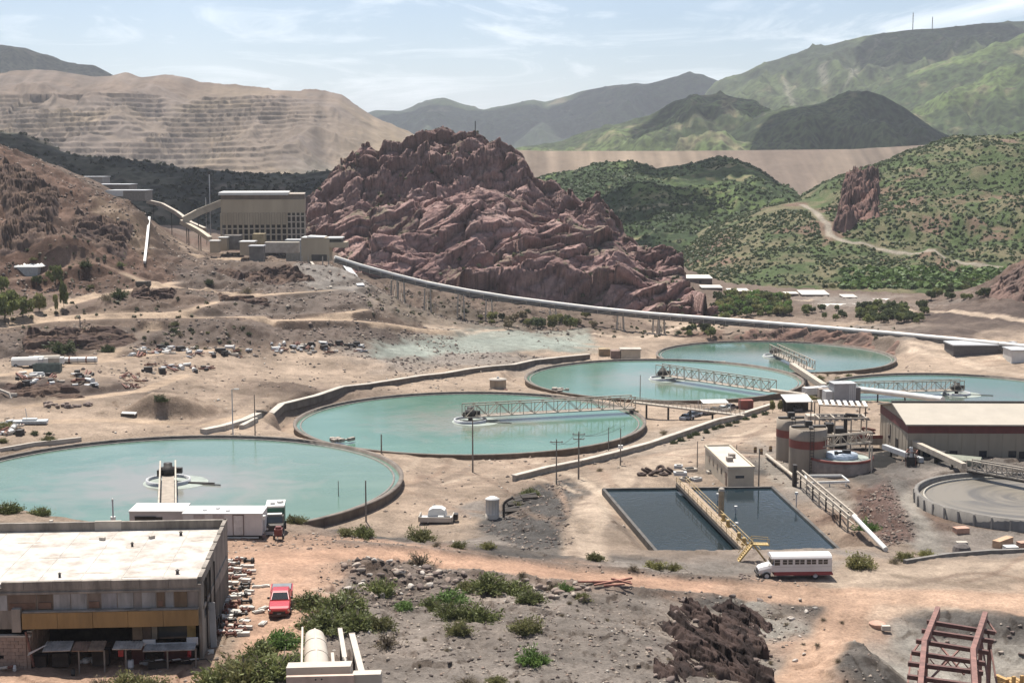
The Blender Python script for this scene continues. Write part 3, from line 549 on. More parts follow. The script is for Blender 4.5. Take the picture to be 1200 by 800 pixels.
# open pit with mined benches
def bench_pit(X, Y, Z, t):
    left = 1 - sst(-420, -330, X + 60 * (fbm(X / 120, Y / 120, 3, 2) - .5)); st = 7.5 + 1.6 * (fbm(X / 260, X * 0, 2, 6) - .5)
    _f1, _f2, cid_ = worley(X / 130 + .4 * fbm(X / 60, Y / 60, 3, 4), Z / 260, 14); Zw = Z + 20 * (fbm(X / 150, Y / 300, 5, 12) - .5) + 9 * (cid_ - .5); q = np.floor(Zw / st); fr = Zw / st - q
    zb = (q + sst(.70, .98, fr)) * st; k = (Z < CZ + 95) * (1 - sst(-420, -250, X + 120 * (fbm(X / 90, Y / 90, 3, 3) - .5))) 
    k = k * sst(.30, .45, fbm(X / 110, Y / 200, 4, 15)); return Z * (1 - k) + zb * k
def col_pit(s):
    q = s.Z / 15.0; n = fbm(s.X / 150, s.Y / 150, 5, 41); st = fbm(s.X / 40, s.Z / 10, 4, 43); cone = fbm(s.X / 14 + s.Z / 30, s.Z / 200, 3, 47)
    C = mixc((.235, .19, .14), (.165, .135, .11), sst(.35, .65, n)); C = mixc(C, np.broadcast_to(np.array((.175, .18, .16)), C.shape), sst(.45, .62, fbm(s.X / 200 + 3, s.Y / 120, 4, 44)) * (1 - sst(10, 60, s.Z)) * .8)
    C = mixc(C, np.broadcast_to(np.array((.165, .13, .105)), C.shape), sst(CZ + 75, CZ + 110, s.Z + 50 * (n - .5)))
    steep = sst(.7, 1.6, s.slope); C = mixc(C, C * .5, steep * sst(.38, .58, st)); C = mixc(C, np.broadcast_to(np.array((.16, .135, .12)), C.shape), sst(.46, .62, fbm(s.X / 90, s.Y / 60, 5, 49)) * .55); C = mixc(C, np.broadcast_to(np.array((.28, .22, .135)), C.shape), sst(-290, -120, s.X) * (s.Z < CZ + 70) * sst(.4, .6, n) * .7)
    return C * np.array((.90, .86, .82)) * (.72 + .56 * cone)[..., None]
HF('open_pit', [(-140, 85, 2400), (-40, 85, 2400), (0, 86, 2400), (60, 82, 2400), (110, 90, 2400), (130, 89, 2400), (148, 84, 2400), (165, 91, 2400), (195, 87, 2400), (215, 93, 2400), (230, 99, 2400), (270, 102, 2400), (310, 105, 2400), (380, 108, 2400), (400, 113, 2400), (415, 122, 2400), (440, 138, 2400), (470, 152, 2400), (490, 162, 2400), (540, 185, 2400)], 780, 600, -40, 620, 420, 0, .8, .12, 150, .035, 41, col_pit, MCOL('pit_rock', .02, .12, .16, 0, .97, .1), bench=bench_pit).build()
# wooded rise before the pit
rise = HF('hill', [(-140, 150, 1000), (-40, 148, 1000), (0, 155, 1000), (30, 165, 1000), (60, 177, 1000), (100, 184, 1000), (170, 189, 1000), (200, 197, 1000), (240, 202, 1000), (300, 205, 1000), (350, 204, 1000), (380, 200, 1000), (420, 200, 1000), (480, 212, 1000), (560, 225, 1000)], 260, 300, -15, 260, 90, 40, .8, .25, 60, .06, 53, col_green(50, .48, 53, (.06, .058, .042), (.034, .035, .028), (.11, .092, .072)), MH).build()
# green hill behind the butte
hgreen = HF('hill', [(590, 225, 1250), (640, 206, 1250), (680, 198, 1250), (715, 190, 1250), (740, 188, 1250), (770, 200, 1250), (800, 196, 1250), (830, 188, 1250), (850, 184, 1250), (880, 195, 1250), (910, 216, 1250), (935, 242, 1250), (960, 265, 1250)], 440, 350, -20, 260, 150, 30, .9, .55, 90, .06, 59, col_green(70, .42, 59, (.095, .13, .042), (.038, .058, .022), (.17, .15, .08)), MHN)
hgreen.paint([(725, 248), (760, 243), (790, 240), (815, 236)], 6, (.26, .22, .14), 3); hgreen.build()
# hill on the right with its road
def col_right(s):
    n = fbm(s.X / 40, s.Y / 40, 5, 61); n2 = fbm(s.X / 9, s.Y / 9, 4, 62); w1, _, _ = worley(s.X / 4.2, s.Y / 4.2, 63)
    C = mixc((.135, .118, .068), (.058, .08, .03), sst(.36, .58, n * .55 + n2 * .45 + .0004 * (s.X - 200))); 
    C = mixc(C, np.broadcast_to(np.array((.16, .10, .075)), C.shape), sst(.57, .70, fbm(s.X / 28 + 9, s.Y / 28, 4, 66)) * .8)
    return C
rhill = HF('hill', [(790, 312, 830), (810, 296, 840), (850, 270, 860), (900, 248, 880), (930, 239, 900), (960, 234, 910), (985, 212, 930), (1010, 201, 950), (1050, 190, 960), (1090, 175, 980), (1130, 160, 1000), (1170, 158, 1000), (1200, 160, 1000), (1260, 150, 1000), (1380, 150, 1000)], lambda x: np.interp(x, [95, 160, 240, 330], [130, 215, 300, 350]), 300, -14, 420, 240, 10, .85, .42, 75, .05, 61, col_right, MHN)
rhill.paint([(940, 240), (955, 248), (970, 262), (972, 275), (990, 283), (1020, 288), (1060, 296), (1110, 304), (1150, 311), (1190, 320)], 3.8, (.25, .215, .17), 1.0)
rhill.paint([(1010, 310), (1060, 320), (1110, 327), (1160, 327)], 3.5, (.26, .24, .15), 1.5)
rhill.build()
# ------------------------------------------------------------------ rock: butte, outcrops
def blocks(u, v, s, amp):
    f1, f2, cid = worley(u, v, s); e = f2 - f1
    return amp * ((cid - .5) * 1.3 + .8 * sst(0, .35, e) - .6)
def butte_post(X, Y, Z, t, T):
    base = -18; hh = np.max(Z, axis=0, keepdims=True) - base
    right = sst(-40, 10, X); n = fbm(X / 30, t * 3, 4, 71)
    cl = np.interp(t, [0, .10, .16, .55, .80, .90, 1], [0, .02, .30, .50, .66, .93, 1]) ; sl = np.interp(t, [0, .08, .2, .55, .8, .88, 1], [0, .04, .20, .44, .66, .93, 1])
    tw = np.clip(t + .16 * (n - .5) * np.sin(np.pi * t), 0, 1)
    cl = np.interp(tw, [0, .06, .13, .50, .78, .87, 1], [0, .03, .36, .55, .70, .95, 1]); sl = np.interp(tw, [0, .1, .2, .55, .76, .86, 1], [0, .08, .20, .46, .64, .95, 1])
    g = cl * right + sl * (1 - right); front = T <= 0
    Z = np.where(front, base + hh * g, Z)
    S = Y * .8 + Z; a = .62
    u = X * math.cos(a) + S * math.sin(a); v = -X * math.sin(a) + S * math.cos(a)
    u = u + 5 * (fbm(X / 14, S / 14, 3, 75) - .5); v = v + 5 * (fbm(X / 14, S / 14, 3, 76) - .5)
    rg2 = .45 + .75 * sst(.68, .85, t); d = facets(u / 38, v / 17, 1, 9, 1.2, .25) * (1 - .65 * sst(.55, .9, t)) + facets(u / 17, v / 7.5, 2, 3.4, 1.1) + rg2 * (facets(u / 7, v / 3.2, 3, 1.7, 1.0) + facets(u / 2.8, v / 1.4, 4, .6, .9) + (fbm(u / 3, v / 1.2, 3, 79) - .5) * .7)
    crag = ridge(X / 16, Y / 22, 3, 81) - .6
    env = np.clip(np.minimum(t * 9, 1), 0, 1) * np.where(front, 1, np.clip(1 - T * 1.2, 0, 1))
    topd = np.where(t > .93, .9, 1.0)
    Z = Z + (d * .85 * topd + crag * 6 * sst(.7, .85, t) * topd) * env
    Y = Y - d * .75 * env
    X = X + (fbm(Y / 3, Z / 3, 3, 83) - .5) * .8 * env
    return X, Y, Z
def col_butte(s):
    S = s.Y * .8 + s.Z; a = .62; u = s.X * math.cos(a) + S * math.sin(a); v = -s.X * math.sin(a) + S * math.cos(a)
    n = fbm(u / 22, v / 7, 5, 85); n2 = fbm(s.X / 8, S / 8, 4, 86)
    C = mixc((.30, .19, .168), (.20, .122, .11), sst(.42, .66, n)); C = mixc(C, np.broadcast_to(np.array((.335, .232, .205)), C.shape), sst(.50, .68, n2) * .6)
    f1, f2, _ = worley(u / 9 + .4 * n2, v / 4, 91); g1, g2, _ = worley(u / 26, v / 12 + .5 * n, 92); C = C * (1 - .42 * (1 - sst(.02, .10, f2 - f1)) - .35 * (1 - sst(.02, .09, g2 - g1)))[..., None].clip(.25, 1)
    C = mixc(C, np.broadcast_to(np.array((.15, .10, .09)), C.shape), sst(.72, .9, s.t) * .4)
    veg = sst(.60, .70, fbm(s.X / 12, s.Y / 12, 4, 88)) * (s.slope < 1.4) * .55
    return mixc(C, np.broadcast_to(np.array((.12, .12, .07)), C.shape), veg)
BD = 690
butte = HF('rock_butte', [(348, 262, 690), (358, 240, 690), (366, 228, 690), (380, 214, 690), (395, 200, 690), (410, 192, 690), (425, 180, 690), (435, 177, 690), (443, 186, 690), (447, 185, 690), (452, 171, 690), (466, 166, 690), (472, 172, 690), (480, 168, 690), (498, 160, 690), (505, 157, 690), (522, 158, 690), (530, 162, 690), (540, 157, 690), (556, 157, 690), (566, 160, 690), (572, 168, 690), (585, 169, 690), (592, 175, 690), (600, 183, 690), (612, 186, 690), (622, 205, 690), (640, 214, 690), (660, 222, 690), (680, 236, 685), (700, 236, 680), (712, 248, 675), (725, 265, 670), (745, 284, 660), (765, 294, 650), (782, 292, 645), (792, 293, 642), (798, 305, 640), (801, 340, 638), (804, 372, 636)],
           lambda x: np.interp(x, [-60, 20, 70], [150, 128, 100]), 60, -18, 620, 330, 4, 1.0, .12, 40, .02, 71, col_butte, MCOL('butte_rock', .10, .9, .26, .9, .95, .5), post=butte_post)
butte.build()
butte.name = 'rock_butte'
class Patch:
    """craggy rock exposed in a slope, following the ground beneath it"""
    def __init__(s, name, corners, n, zf, amp, cell, ang, seed, c1, c2, mat, sink=.25, edge=.7):
        a, b, c, d = [np.array(k, float) for k in corners]
        u, v = np.meshgrid(np.linspace(0, 1, n), np.linspace(0, 1, int(n * 1.2))); u_, v_ = u[..., None], v[..., None]
        P = (a * (1 - u_) + b * u_) * (1 - v_) + (d * (1 - u_) + c * u_) * v_; X, Y = P[..., 0], P[..., 1]; Z0 = zf(X, Y)
        S = Y * .5 + Z0 * 1.4; zf0 = 0; p = X * math.cos(ang) + S * math.sin(ang); q = -X * math.sin(ang) + S * math.cos(ang)
        p = p + cell * .6 * (fbm(X / cell / 2, S / cell / 2, 3, seed) - .5)
        dd = facets(p / (cell * 4), q / cell, seed, 1.1, 1.0) + facets(p / (cell * 1.6), q / (cell * .5), seed + 1, .6, 1.0) + facets(p / (cell * .7), q / (cell * .25), seed + 2, .3, .8)
        e = np.minimum(np.minimum(u, 1 - u), np.minimum(v, 1 - v)) * 2 + edge * (fbm(X / cell / 5, Y / cell / 5, 4, seed + 7) - .55); env = sst(.03, .22, e)
        Z = Z0 + (dd * env + .85 * np.sqrt(env)) * amp - sink * (1 - env) - .04
        Y = Y - dd * amp * .4 * env
        n1 = fbm(p / cell / 2, q / cell, 4, seed + 3); C = mixc(c1, c2, sst(.35, .65, n1))
        idx = np.arange(X.size).reshape(X.shape); f = np.stack([idx[:-1, :-1], idx[:-1, 1:], idx[1:, 1:], idx[1:, :-1]], -1).reshape(-1, 4)
        tag(link(name, mesh_np(name, np.stack([X, Y, Z], -1).reshape(-1, 3), f, C.reshape(-1, 3), mat, False)), kind='structure')
MR = MCOL('outcrop_rock', .5, 5, .25, .12, .95, 3)
_g = [G(*p) for p in ((764, 812), (908, 812), (905, 694), (772, 700))]
Patch('rock_outcrop', [(p.x, p.y) for p in _g], 210, H, .72, 1.1, -.95, 101, (.060, .040, .034), (.025, .017, .015), MR, .3, 1.3)
_g = [rhill.hit(*p) for p in ((972, 278), (1034, 262), (1030, 200), (990, 208))]
Patch('rock_outcrop', [(p.x, p.y) for p in _g], 90, rhill.z, 6, 5, .9, 111, (.19, .11, .09), (.115, .07, .06), MHN, 1.0)
_g = [G(*p) for p in ((1140, 352), (1225, 362), (1235, 298), (1180, 318))]
Patch('rock_outcrop', [(p.x, p.y) for p in _g], 90, H, 1.6, 3, .7, 121, (.17, .11, .09), (.11, .075, .063), MR, .6)
for i, q in enumerate((((850, 405), (1055, 413), (1050, 390), (855, 387)), ((300, 332), (370, 330), (350, 314), (215, 314)), ((240, 352), (330, 362), (320, 352), (250, 345)), ((30, 414), (170, 408), (160, 392), (20, 390)), ((60, 312), (150, 312), (160, 262), (90, 250)), ((0, 300), (70, 290), (70, 225), (0, 180)), ((160, 350), (205, 350), (210, 340), (150, 342)), ((0, 470), (110, 466), (100, 452), (0, 450)))):
    _g = [G(*p) for p in q]
    Patch('cut_bank', [(p.x, p.y) for p in _g], 80, H, (.8, 1.5, .8, 1.1, 1.8, 2.0, .9, .7)[i], 2.4, .5, 130 + 10 * i, (.12, .08, .06) if i else (.21, .13, .10), (.075, .05, .042) if i else (.15, .10, .08), MR, .5)

# ------------------------------------------------------------------ clouds above the valley (they throw the moving shade on the far hills)
mc, n_, l_, b_ = _new('cloud'); b_.inputs['Base Color'].default_value = (.9, .9, .9, 1); b_.inputs['Roughness'].default_value = 1
_tr = n_.new('ShaderNodeBsdfTransparent'); _mx = n_.new('ShaderNodeMixShader'); _mx.inputs[0].default_value = .72
l_.new(_tr.outputs[0], _mx.inputs[1]); l_.new(b_.outputs[0], _mx.inputs[2]); l_.new(_mx.outputs[0], n_['Material Output'].inputs[0])
def cloud(x, y, z, rx, ry, seed, h=1700):
    k = (h - z) / sdir.z; c = (x + sdir.x * k, y + sdir.y * k, h)
    nu, nv = 40, 20; u, v = np.meshgrid(np.linspace(0, 2 * np.pi, nu, endpoint=False), np.linspace(-np.pi / 2, np.pi / 2, nv)); 
    dx, dy, dz = np.cos(v) * np.cos(u), np.cos(v) * np.sin(u), np.sin(v)
    r = .75 + .55 * fbm(dx * 1.7 + 9 + dz, dy * 1.7 + 9 - dz, 4, seed)
    V = np.stack([c[0] + rx * r * dx, c[1] + ry * r * dy, c[2] + 90 * r * np.maximum(dz, -.3)], -1).reshape(-1, 3)
    idx = np.arange(nu * nv).reshape(nv, nu); f = np.stack([idx[:-1], np.roll(idx, -1, 1)[:-1], np.roll(idx, -1, 1)[1:], idx[1:]], -1).reshape(-1, 4)
    tag(link('cloud', mesh_np('cloud', V, f, None, mc, True)), kind='stuff')
cloud(640, 2330, 120, 290, 210, 1); cloud(830, 2420, 90, 160, 150, 2)
cloud(-250, 900, 40, 260, 120, 3); cloud(-30, 900, 35, 110, 95, 4)
cloud(190, 1210, 40, 80, 70, 5); cloud(100, 1060, 20, 50, 50, 6)
cloud(-1600, 4300, 250, 600, 500, 7); cloud(900, 6400, 300, 1000, 700, 8); cloud(1350, 4400, 400, 330, 300, 9); cloud(-300, 6400, 250, 900, 500, 10)
cloud(360, 2750, 120, 130, 160, 11)
# ------------------------------------------------------------------ dusty air
mh = bpy.data.materials.new('haze'); mh.use_nodes = True; _n = mh.node_tree.nodes; _l = mh.node_tree.links; _n.remove(_n['Principled BSDF'])
_v = _n.new('ShaderNodeVolumePrincipled'); _v.inputs['Color'].default_value = (.86, .90, .97, 1); _v.inputs['Density'].default_value = 0.00006; _v.inputs['Anisotropy'].default_value = .2
_l.new(_v.outputs[0], _n['Material Output'].inputs['Volume'])
hz = MB().bb(-26000, 26000, -600, 26500, -60, 760)
tag(hz.build('haze', mh), kind='stuff')
# ------------------------------------------------------------------ thickener tanks
def water_mat(name, deep, pale, plume, rough=.12, wave=.35, plume_r=20.):
    m, n, l, b = _new(name); t = n.new('ShaderNodeTexCoord')
    no = n.new('ShaderNodeTexNoise'); no.inputs['Scale'].default_value = .07; no.inputs['Detail'].default_value = 6; no.inputs['Distortion'].default_value = 1.2
    mp_ = n.new('ShaderNodeMapping'); mp_.inputs['Scale'].default_value = (.6, 1.6, 1); l.new(t.outputs['Object'], mp_.inputs[0]); l.new(mp_.outputs[0], no.inputs['Vector'])
    rp = n.new('ShaderNodeValToRGB'); rp.color_ramp.elements[0].position = .35; rp.color_ramp.elements[1].position = .68; rp.color_ramp.elements[0].color = (*deep, 1); rp.color_ramp.elements[1].color = (*pale, 1)
    l.new(no.outputs[0], rp.inputs[0])
    ln = n.new('ShaderNodeVectorMath'); ln.operation = 'LENGTH'; l.new(t.outputs['Object'], ln.inputs[0])
    n2 = n.new('ShaderNodeTexNoise'); n2.inputs['Scale'].default_value = .11; n2.inputs['Detail'].default_value = 5; n2.inputs['Distortion'].default_value = 1.5; l.new(t.outputs['Object'], n2.inputs['Vector'])
    ad = n.new('ShaderNodeMath'); ad.operation = 'MULTIPLY_ADD'; l.new(n2.outputs[0], ad.inputs[0]); ad.inputs[1].default_value = -plume_r * 1.7; l.new(ln.outputs['Value'], ad.inputs[2])
    mr = n.new('ShaderNodeMapRange'); mr.inputs[1].default_value = -plume_r * .45; mr.inputs[2].default_value = plume_r * .35; mr.inputs[3].default_value = .95; mr.inputs[4].default_value = 0; l.new(ad.outputs[0], mr.inputs[0])
    mi = n.new('ShaderNodeMixRGB'); l.new(mr.outputs[0], mi.inputs[0]); l.new(rp.outputs[0], mi.inputs[1]); mi.inputs[2].default_value = (*plume, 1)
    l.new(mi.outputs[0], b.inputs['Base Color']); b.inputs['Roughness'].default_value = rough; b.inputs['IOR'].default_value = 1.33; b.inputs['Specular IOR Level'].default_value = .38
    bp = n.new('ShaderNodeBump'); bp.inputs['Strength'].default_value = wave; bp.inputs['Distance'].default_value = .05
    n3 = n.new('ShaderNodeTexNoise'); n3.inputs['Scale'].default_value = 1.3; n3.inputs['Detail'].default_value = 4; l.new(t.outputs['Object'], n3.inputs['Vector']); l.new(n3.outputs[0], bp.inputs['Height']); l.new(bp.outputs[0], b.inputs['Normal'])
    return m
WAT = [water_mat('thickener_water_%d' % i, d, p, q) for i, (d, p, q) in enumerate([((.082, .142, .108), (.11, .168, .13), (.185, .178, .155)), ((.068, .142, .102), (.092, .166, .121), (.16, .17, .138)), ((.066, .138, .097), (.086, .157, .112), (.15, .165, .13)), ((.045, .098, .07), (.06, .115, .084), (.095, .12, .096)), ((.045, .098, .07), (.06, .115, .084), (.085, .10, .083))])]
CONC = M('tank_concrete', (.16, .13, .105), .9, 0, .3, .5, .02, streak=True)
CONCP = M('pale_concrete', (.42, .37, .31), .9, 0, .2, .4, .01)
STEEL = M('dusty_cream_steel', (.40, .34, .27), .7, 0, .2, .8)
DSTEEL = M('dark_steel', (.042, .036, .032), .6, .3, .3, 1)
WHITE = M('white_paint', (.58, .56, .52), .55, 0, .08, .6)
GREYP = M('grey_paint', (.40, .40, .40), .6, 0, .12, .8)
RUST = M('rusted_steel', (.20, .085, .06), .85, 0, .4, 3)
FOAM = M('white_foam', (.27, .30, .265), .9, 0, .25, .5)
def truss(mb, a, b, w, h, bay, ch=.22):
    a, b = Vector(a), Vector(b); d = (b - a); ln = d.length; d.normalize(); s = Vector((-d.y, d.x, 0)).normalized() * w / 2; up = Vector((0, 0, h)); n = max(2, int(ln / bay))
    for q in (-1, 1):
        mb.bar(a + s * q, b + s * q, ch); mb.bar(a + s * q + up, b + s * q + up, ch)
        for i in range(n + 1):
            p = a + d * ln * i / n + s * q; mb.bar(p, p + up, ch * .7)
            if i < n: mb.bar(p + (up if i % 2 else Vector()), a + d * ln * (i + 1) / n + s * q + (Vector() if i % 2 else up), ch * .6)
def deck(mb, a, b, w, th=.12):
    mb.bar(a, b, w, th)
def thickener(i, label, ends, h=2.0, tw=2.4, thick_lbl=None):
    (c, r, z) = THK[i]; t = thing('thickener_tank', label, 'thickener tank', (c[0], c[1], z - 1.5), 0, 'round thickener tanks of turquoise water')
    MB().lathe((0, 0, 0), [(r - .45, -2.4), (r - .45, 1.5), (r + .25, 1.5), (r + .25, 1.25), (r, 1.2), (r, -1)], 144).build('wall', CONC, t)
    MB().lathe((0, 0, 0), [(r - 1.5, -.2), (r - 1.5, 1.12), (r - 1.2, 1.12), (r - 1.2, -.2)], 144).build('overflow_weir', M('weir_steel', (.17, .15, .13), .7, 0, .3, .6), t)
    wv = MB().lathe((0, 0, 0), [(0.01, .98), (r * .5, .98), (r - .4, .98)], 96); wv.build('water', WAT[i], t)
    fw = MB().lathe((0, 0, 0), [(3.6, .6), (3.6, 1.6), (3.3, 1.6), (3.3, .6)], 40).build('feed_well', GREYP, t)
    MB().lathe((0, 0, 0), [(.01, 1.12), (3.28, 1.12)], 40).build('foam', FOAM, fw)
    fo = MB().lathe((1.2, 0, 0), [(.01, 1.03), (4.6, 1.03), (5.2, 1.0)], 40).build('foam_ring', FOAM, t)
    e = Vector(ends); b = MB(); a0 = Vector((0, 0, 2.2)); e0 = Vector((e.x, e.y, 2.2)); dirn = (e0 - a0).normalized()
    truss(b, a0 - dirn * 1.5, e0, tw, h, 2.6); br = b.build('bridge_truss', STEEL, t)
    dk = MB(); deck(dk, a0 - dirn * 1.5, e0, tw - .5); dk.build('walkway_deck', M('walkway_grating', (.30, .25, .20), .8, 0, .2, 1), br)
    m = MB(); m.lathe((0, 0, 2.2), [(.01, 0), (1.1, 0), (1.1, 1.3), (.7, 1.3), (.7, 2.0), (.01, 2.0)], 16); m.box((1.5, .4, 2.9), (1.4, .8, .9)); m.tube((0, 0, .8), (0, 0, 2.2), .5, 10); m.box((-1.2, -.6, 2.7), (.7, 1.1, 1.0)); m.build('drive_unit', DSTEEL, t)
    ra = MB(); ra.tube((0, 0, 1.15), (-dirn.y * 8, dirn.x * 3 - 2, 1.15), .12, 6); ra.tube((0, 0, 1.15), (9, -2.5, 1.12), .1, 6); ra.build('rake_arm', DSTEEL, t)
    return t
t1 = thickener(0, 'nearest and leftmost round tank of pale turquoise water, behind the white trailers', (8.5, -36.6, 0))
t2 = thickener(1, 'second round turquoise tank from the left, its truss bridge running to the right rim', (36.5, 11.0, 0), 2.6, 2.6)
t3 = thickener(2, 'middle round turquoise tank whose lit bridge slants down to its right rim', (25.2, -28.6, 0), 2.8, 2.6)
t4 = thickener(3, 'farthest round green water tank, beneath the long conveyor', (4.0, -37.4, 0), 2.6, 2.6)
t5 = thickener(4, 'rightmost round green tank behind the cream warehouse with red band', (-35.4, -5.5, 0), 2.6, 2.6)
def local(t, px, py, z): return at_z(px, py, z) - np.array(t.location)
def scum(t, c, px, py, n, z):
    v = [];  mb = MB(); p = local(t, px, py, z)
    for k in range(n):
        a = p + np.array([random.uniform(-2.5, 2.5), random.uniform(-2, 2), .1]); mb.bar(a, p, .5, .3); mb.box(a, (random.uniform(.8, 2), random.uniform(.6, 1.5), random.uniform(.4, .9)), random.random() * 3)
    mb.build('debris_raft', M('raft', (.35, .30, .25), .9, 0, .4, 1), t)
scum(t2, None, 402, 515.5, 9, -8.4); scum(t3, None, 655, 457, 5, -11.9); scum(t4, None, 845, 426, 5, -15.1)

# launder and pipes beyond the rims
def world_bar(name, label, cat, pts, w, h, mat, group=None):
    b = MB(); o = Vector(pts[0]); q = [Vector(p) - o for p in pts]
    for a, c in zip(q[:-1], q[1:]): b.bar(a, c, w, h)
    x = b.build(name, mat, None, o); return tag(x, label, cat, group)
# raised walkway from tank 2 to the car shelter
p0 = Vector((27.4, 322.7, -6.6)); p1 = Vector(at_z(872, 487, -8.2))
wk = thing('footbridge', 'long thin footbridge on posts from the second tank towards the car shelter', 'footbridge', (p0.x, p0.y, -9.6))
b = MB(); b.bar((0, 0, 3), p1 - p0 + Vector((0, 0, 3)), 1.6, .35); b.build('deck', STEEL, wk)
b = MB()
for s in (-.75, .75):
    for hh in (1.1, .6): b.bar((0, s, 3 + hh), p1 - p0 + Vector((0, s, 3 + hh)), .08)
    for k in range(26):
        q = (p1 - p0) * k / 25 + Vector((0, s, 3)); b.bar(q, q + Vector((0, 0, 1.1)), .08)
b.build('handrail', STEEL, wk)
for k in (3, 8, 13, 18, 23):
    q = (p1 - p0) * k / 25; g = H(p0.x + q.x, p0.y + q.y) - (-9.6); MB().bb(q.x - .2, q.x + .2, q.y - .2, q.y + .2, g - .3, q.z + 2.85).build('post', DSTEEL, wk)
def pipe_run(label, pts, r, mat, posts=(), cat='pipe', group=None, box=False):
    o = Vector(pts[0]); t = thing('pipe_line' if not box else 'covered_conveyor', label, cat, o, 0, group)
    q = [Vector(p) - o for p in pts]; b = MB()
    for a, c in zip(q[:-1], q[1:]): (b.bar(a, c, r * 2, r * 2) if box else b.tube(a, c, r, 10))
    b.build('casing', mat, t)
    for f in posts:
        i = min(int(f * (len(q) - 1)), len(q) - 2); ff = f * (len(q) - 1) - i; s = q[i] + (q[i + 1] - q[i]) * ff; g = H(o.x + s.x, o.y + s.y) - o.z
        if s.z - g > .6: MB().bb(s.x - .15, s.x + .15, s.y - .15, s.y + .15, g - .3, s.z - r).build('post', DSTEEL, t)
    return t
pipe_run('cream boxed launder slanting from the farthest tank down to a concrete block', [at_z(928, 428, -12.4), at_z(966, 453, -11.0)], .75, STEEL, (.2, .5, .8), 'launder', None, True)
pipe_run('cream pipe from the middle tank bridge to the white car shelter', [at_z(904, 457, -9.6), at_z(944, 462.5, -9.0)], .45, STEEL, (.5,))
pipe_run('long white pipe from the grey box building to behind the red banded warehouse', [at_z(998, 455, -8.5), at_z(1050, 461, -7.6), at_z(1105, 468, -6.6)], .7, WHITE, (.3, .6))
# concrete launder wall curving round the tanks
def wallrun(label, pts, h, w, mat, cap=None, cat='wall', dz=0, name='concrete_wall'):
    P_ = [G(*p) for p in pts]; o = P_[0].copy(); t = thing(name, label, cat, o); b = MB(); c = MB()
    for a, d in zip(P_[:-1], P_[1:]):
        n = max(1, int((d - a).length / 10)); 
        for k in range(n):
            q0 = a + (d - a) * k / n; q1 = a + (d - a) * (k + 1) / n; q0.z = H(q0.x, q0.y); q1.z = H(q1.x, q1.y); up = Vector((0, 0, h / 2 - .2))
            b.bar(q0 - o + up, q1 - o + up, w, h + .4)
            if cap: c.bar(q0 - o + Vector((0, 0, h + .04)), q1 - o + Vector((0, 0, h + .04)), w + .5, .2)
    b.build('wall', mat, t)
    if cap: c.build('coping', cap, t)
    return t
wallrun('long low channel wall with pale coping curving behind the second tank up to the middle tank', [(303, 488), (330, 480), (370, 470), (430, 456), (520, 443), (575, 434.5), (625, 427), (690, 420)], 1.3, 1.0, CONC, CONCP)
wallrun('short pale concrete ramp wall between the two left tanks', [(238, 508), (262, 503), (285, 496), (303, 488)], .9, 1.6, CONCP, None)
wallrun('pale stub wall below the ramp wall between the two left tanks', [(283, 503), (300, 494)], .9, 1.0, CONCP, None)
wallrun('thin pale kerb wall at the left edge behind the nearest tank', [(0, 528), (40, 521), (95, 515)], .5, .6, CONCP, None)
wallrun('long low concrete wall lined with small shrubs, rising right of the second tank', [(602, 564), (640, 554), (680, 546), (720, 536), (760, 525), (800, 511), (840, 497), (880, 486), (905, 478)], 1.0, .6, M('wall_concrete', (.34, .30, .25), .9, 0, .25, .5), CONCP)

# ------------------------------------------------------------------ dark water pool with its walkway
PO = [Vector((x, y, POOLZ)) for x, y in POOL]; po = PO[0].copy()
pool = thing('water_pool', 'rectangular pool of dark water with a walkway across, behind the white bus', 'pool', po)
b = MB(); PB = M('pool_wall', (.09, .08, .07), .85, 0, .4, .5)
for a, c in ((0, 1), (1, 2), (2, 3), (3, 0)):
    b = MB(); b.bar(PO[a] - po + Vector((0, 0, -1.3)), PO[c] - po + Vector((0, 0, -1.3)), .45, 2.9); b.build('wall', PB, pool)
m_pool = water_mat('pool_water', (.010, .018, .022), (.014, .024, .030), (.012, .02, .024), .05, .25)
me = bpy.data.meshes.new('water'); me.from_pydata([tuple(p - po + Vector((0, 0, -.12))) for p in PO], [], [(0, 3, 2, 1)]); me.materials.append(m_pool); link('water', me, pool)
b = MB(); b.bar(PO[0] - po + Vector((-1, -.3, .3)), PO[3] - po + Vector((1, -.3, .3)), .5, .2); b.build('coping', M('stained_coping', (.36, .33, .29), .9, 0, .3, .5), pool)
wa, wb = Vector(at_z(798, 566, POOLZ + .9)), Vector(at_z(884, 652, POOLZ + .9))
wlk = thing('pool_walkway', 'rusty walkway with handrails crossing the dark pool', 'walkway', wa); d = wb - wa
b = MB(); b.bar((0, 0, 0), d, 1.5, .2); b.build('deck', M('rusty_grating', (.30, .22, .15), .85, 0, .3, 1), wlk)
b = MB()
for s in (-1, 1): b.bar((s * .75, 0, -.4), d + Vector((s * .75, 0, -.4)), .18, .5)
b.build('girder', DSTEEL, wlk)
b = MB(); sd_ = Vector((-d.y, d.x, 0)).normalized() * .75
for s in (-1, 1):
    for hh in (.55, 1.05): b.bar(sd_ * s + Vector((0, 0, hh)), d + sd_ * s + Vector((0, 0, hh)), .07)
    for k in range(16): q = d * k / 15 + sd_ * s; b.bar(q, q + Vector((0, 0, 1.05)), .07)
b.build('handrail', M('yellow_rail', (.42, .30, .14), .7, 0, .3, 1), wlk)
for k in (.3, .6, .85): MB().bb(d.x * k - .25, d.x * k + .25, d.y * k - .25, d.y * k + .25, -3, -.2).build('pier', DSTEEL, wlk)
yl = M('weathered_yellow', (.42, .29, .11), .7, 0, .3, 1)
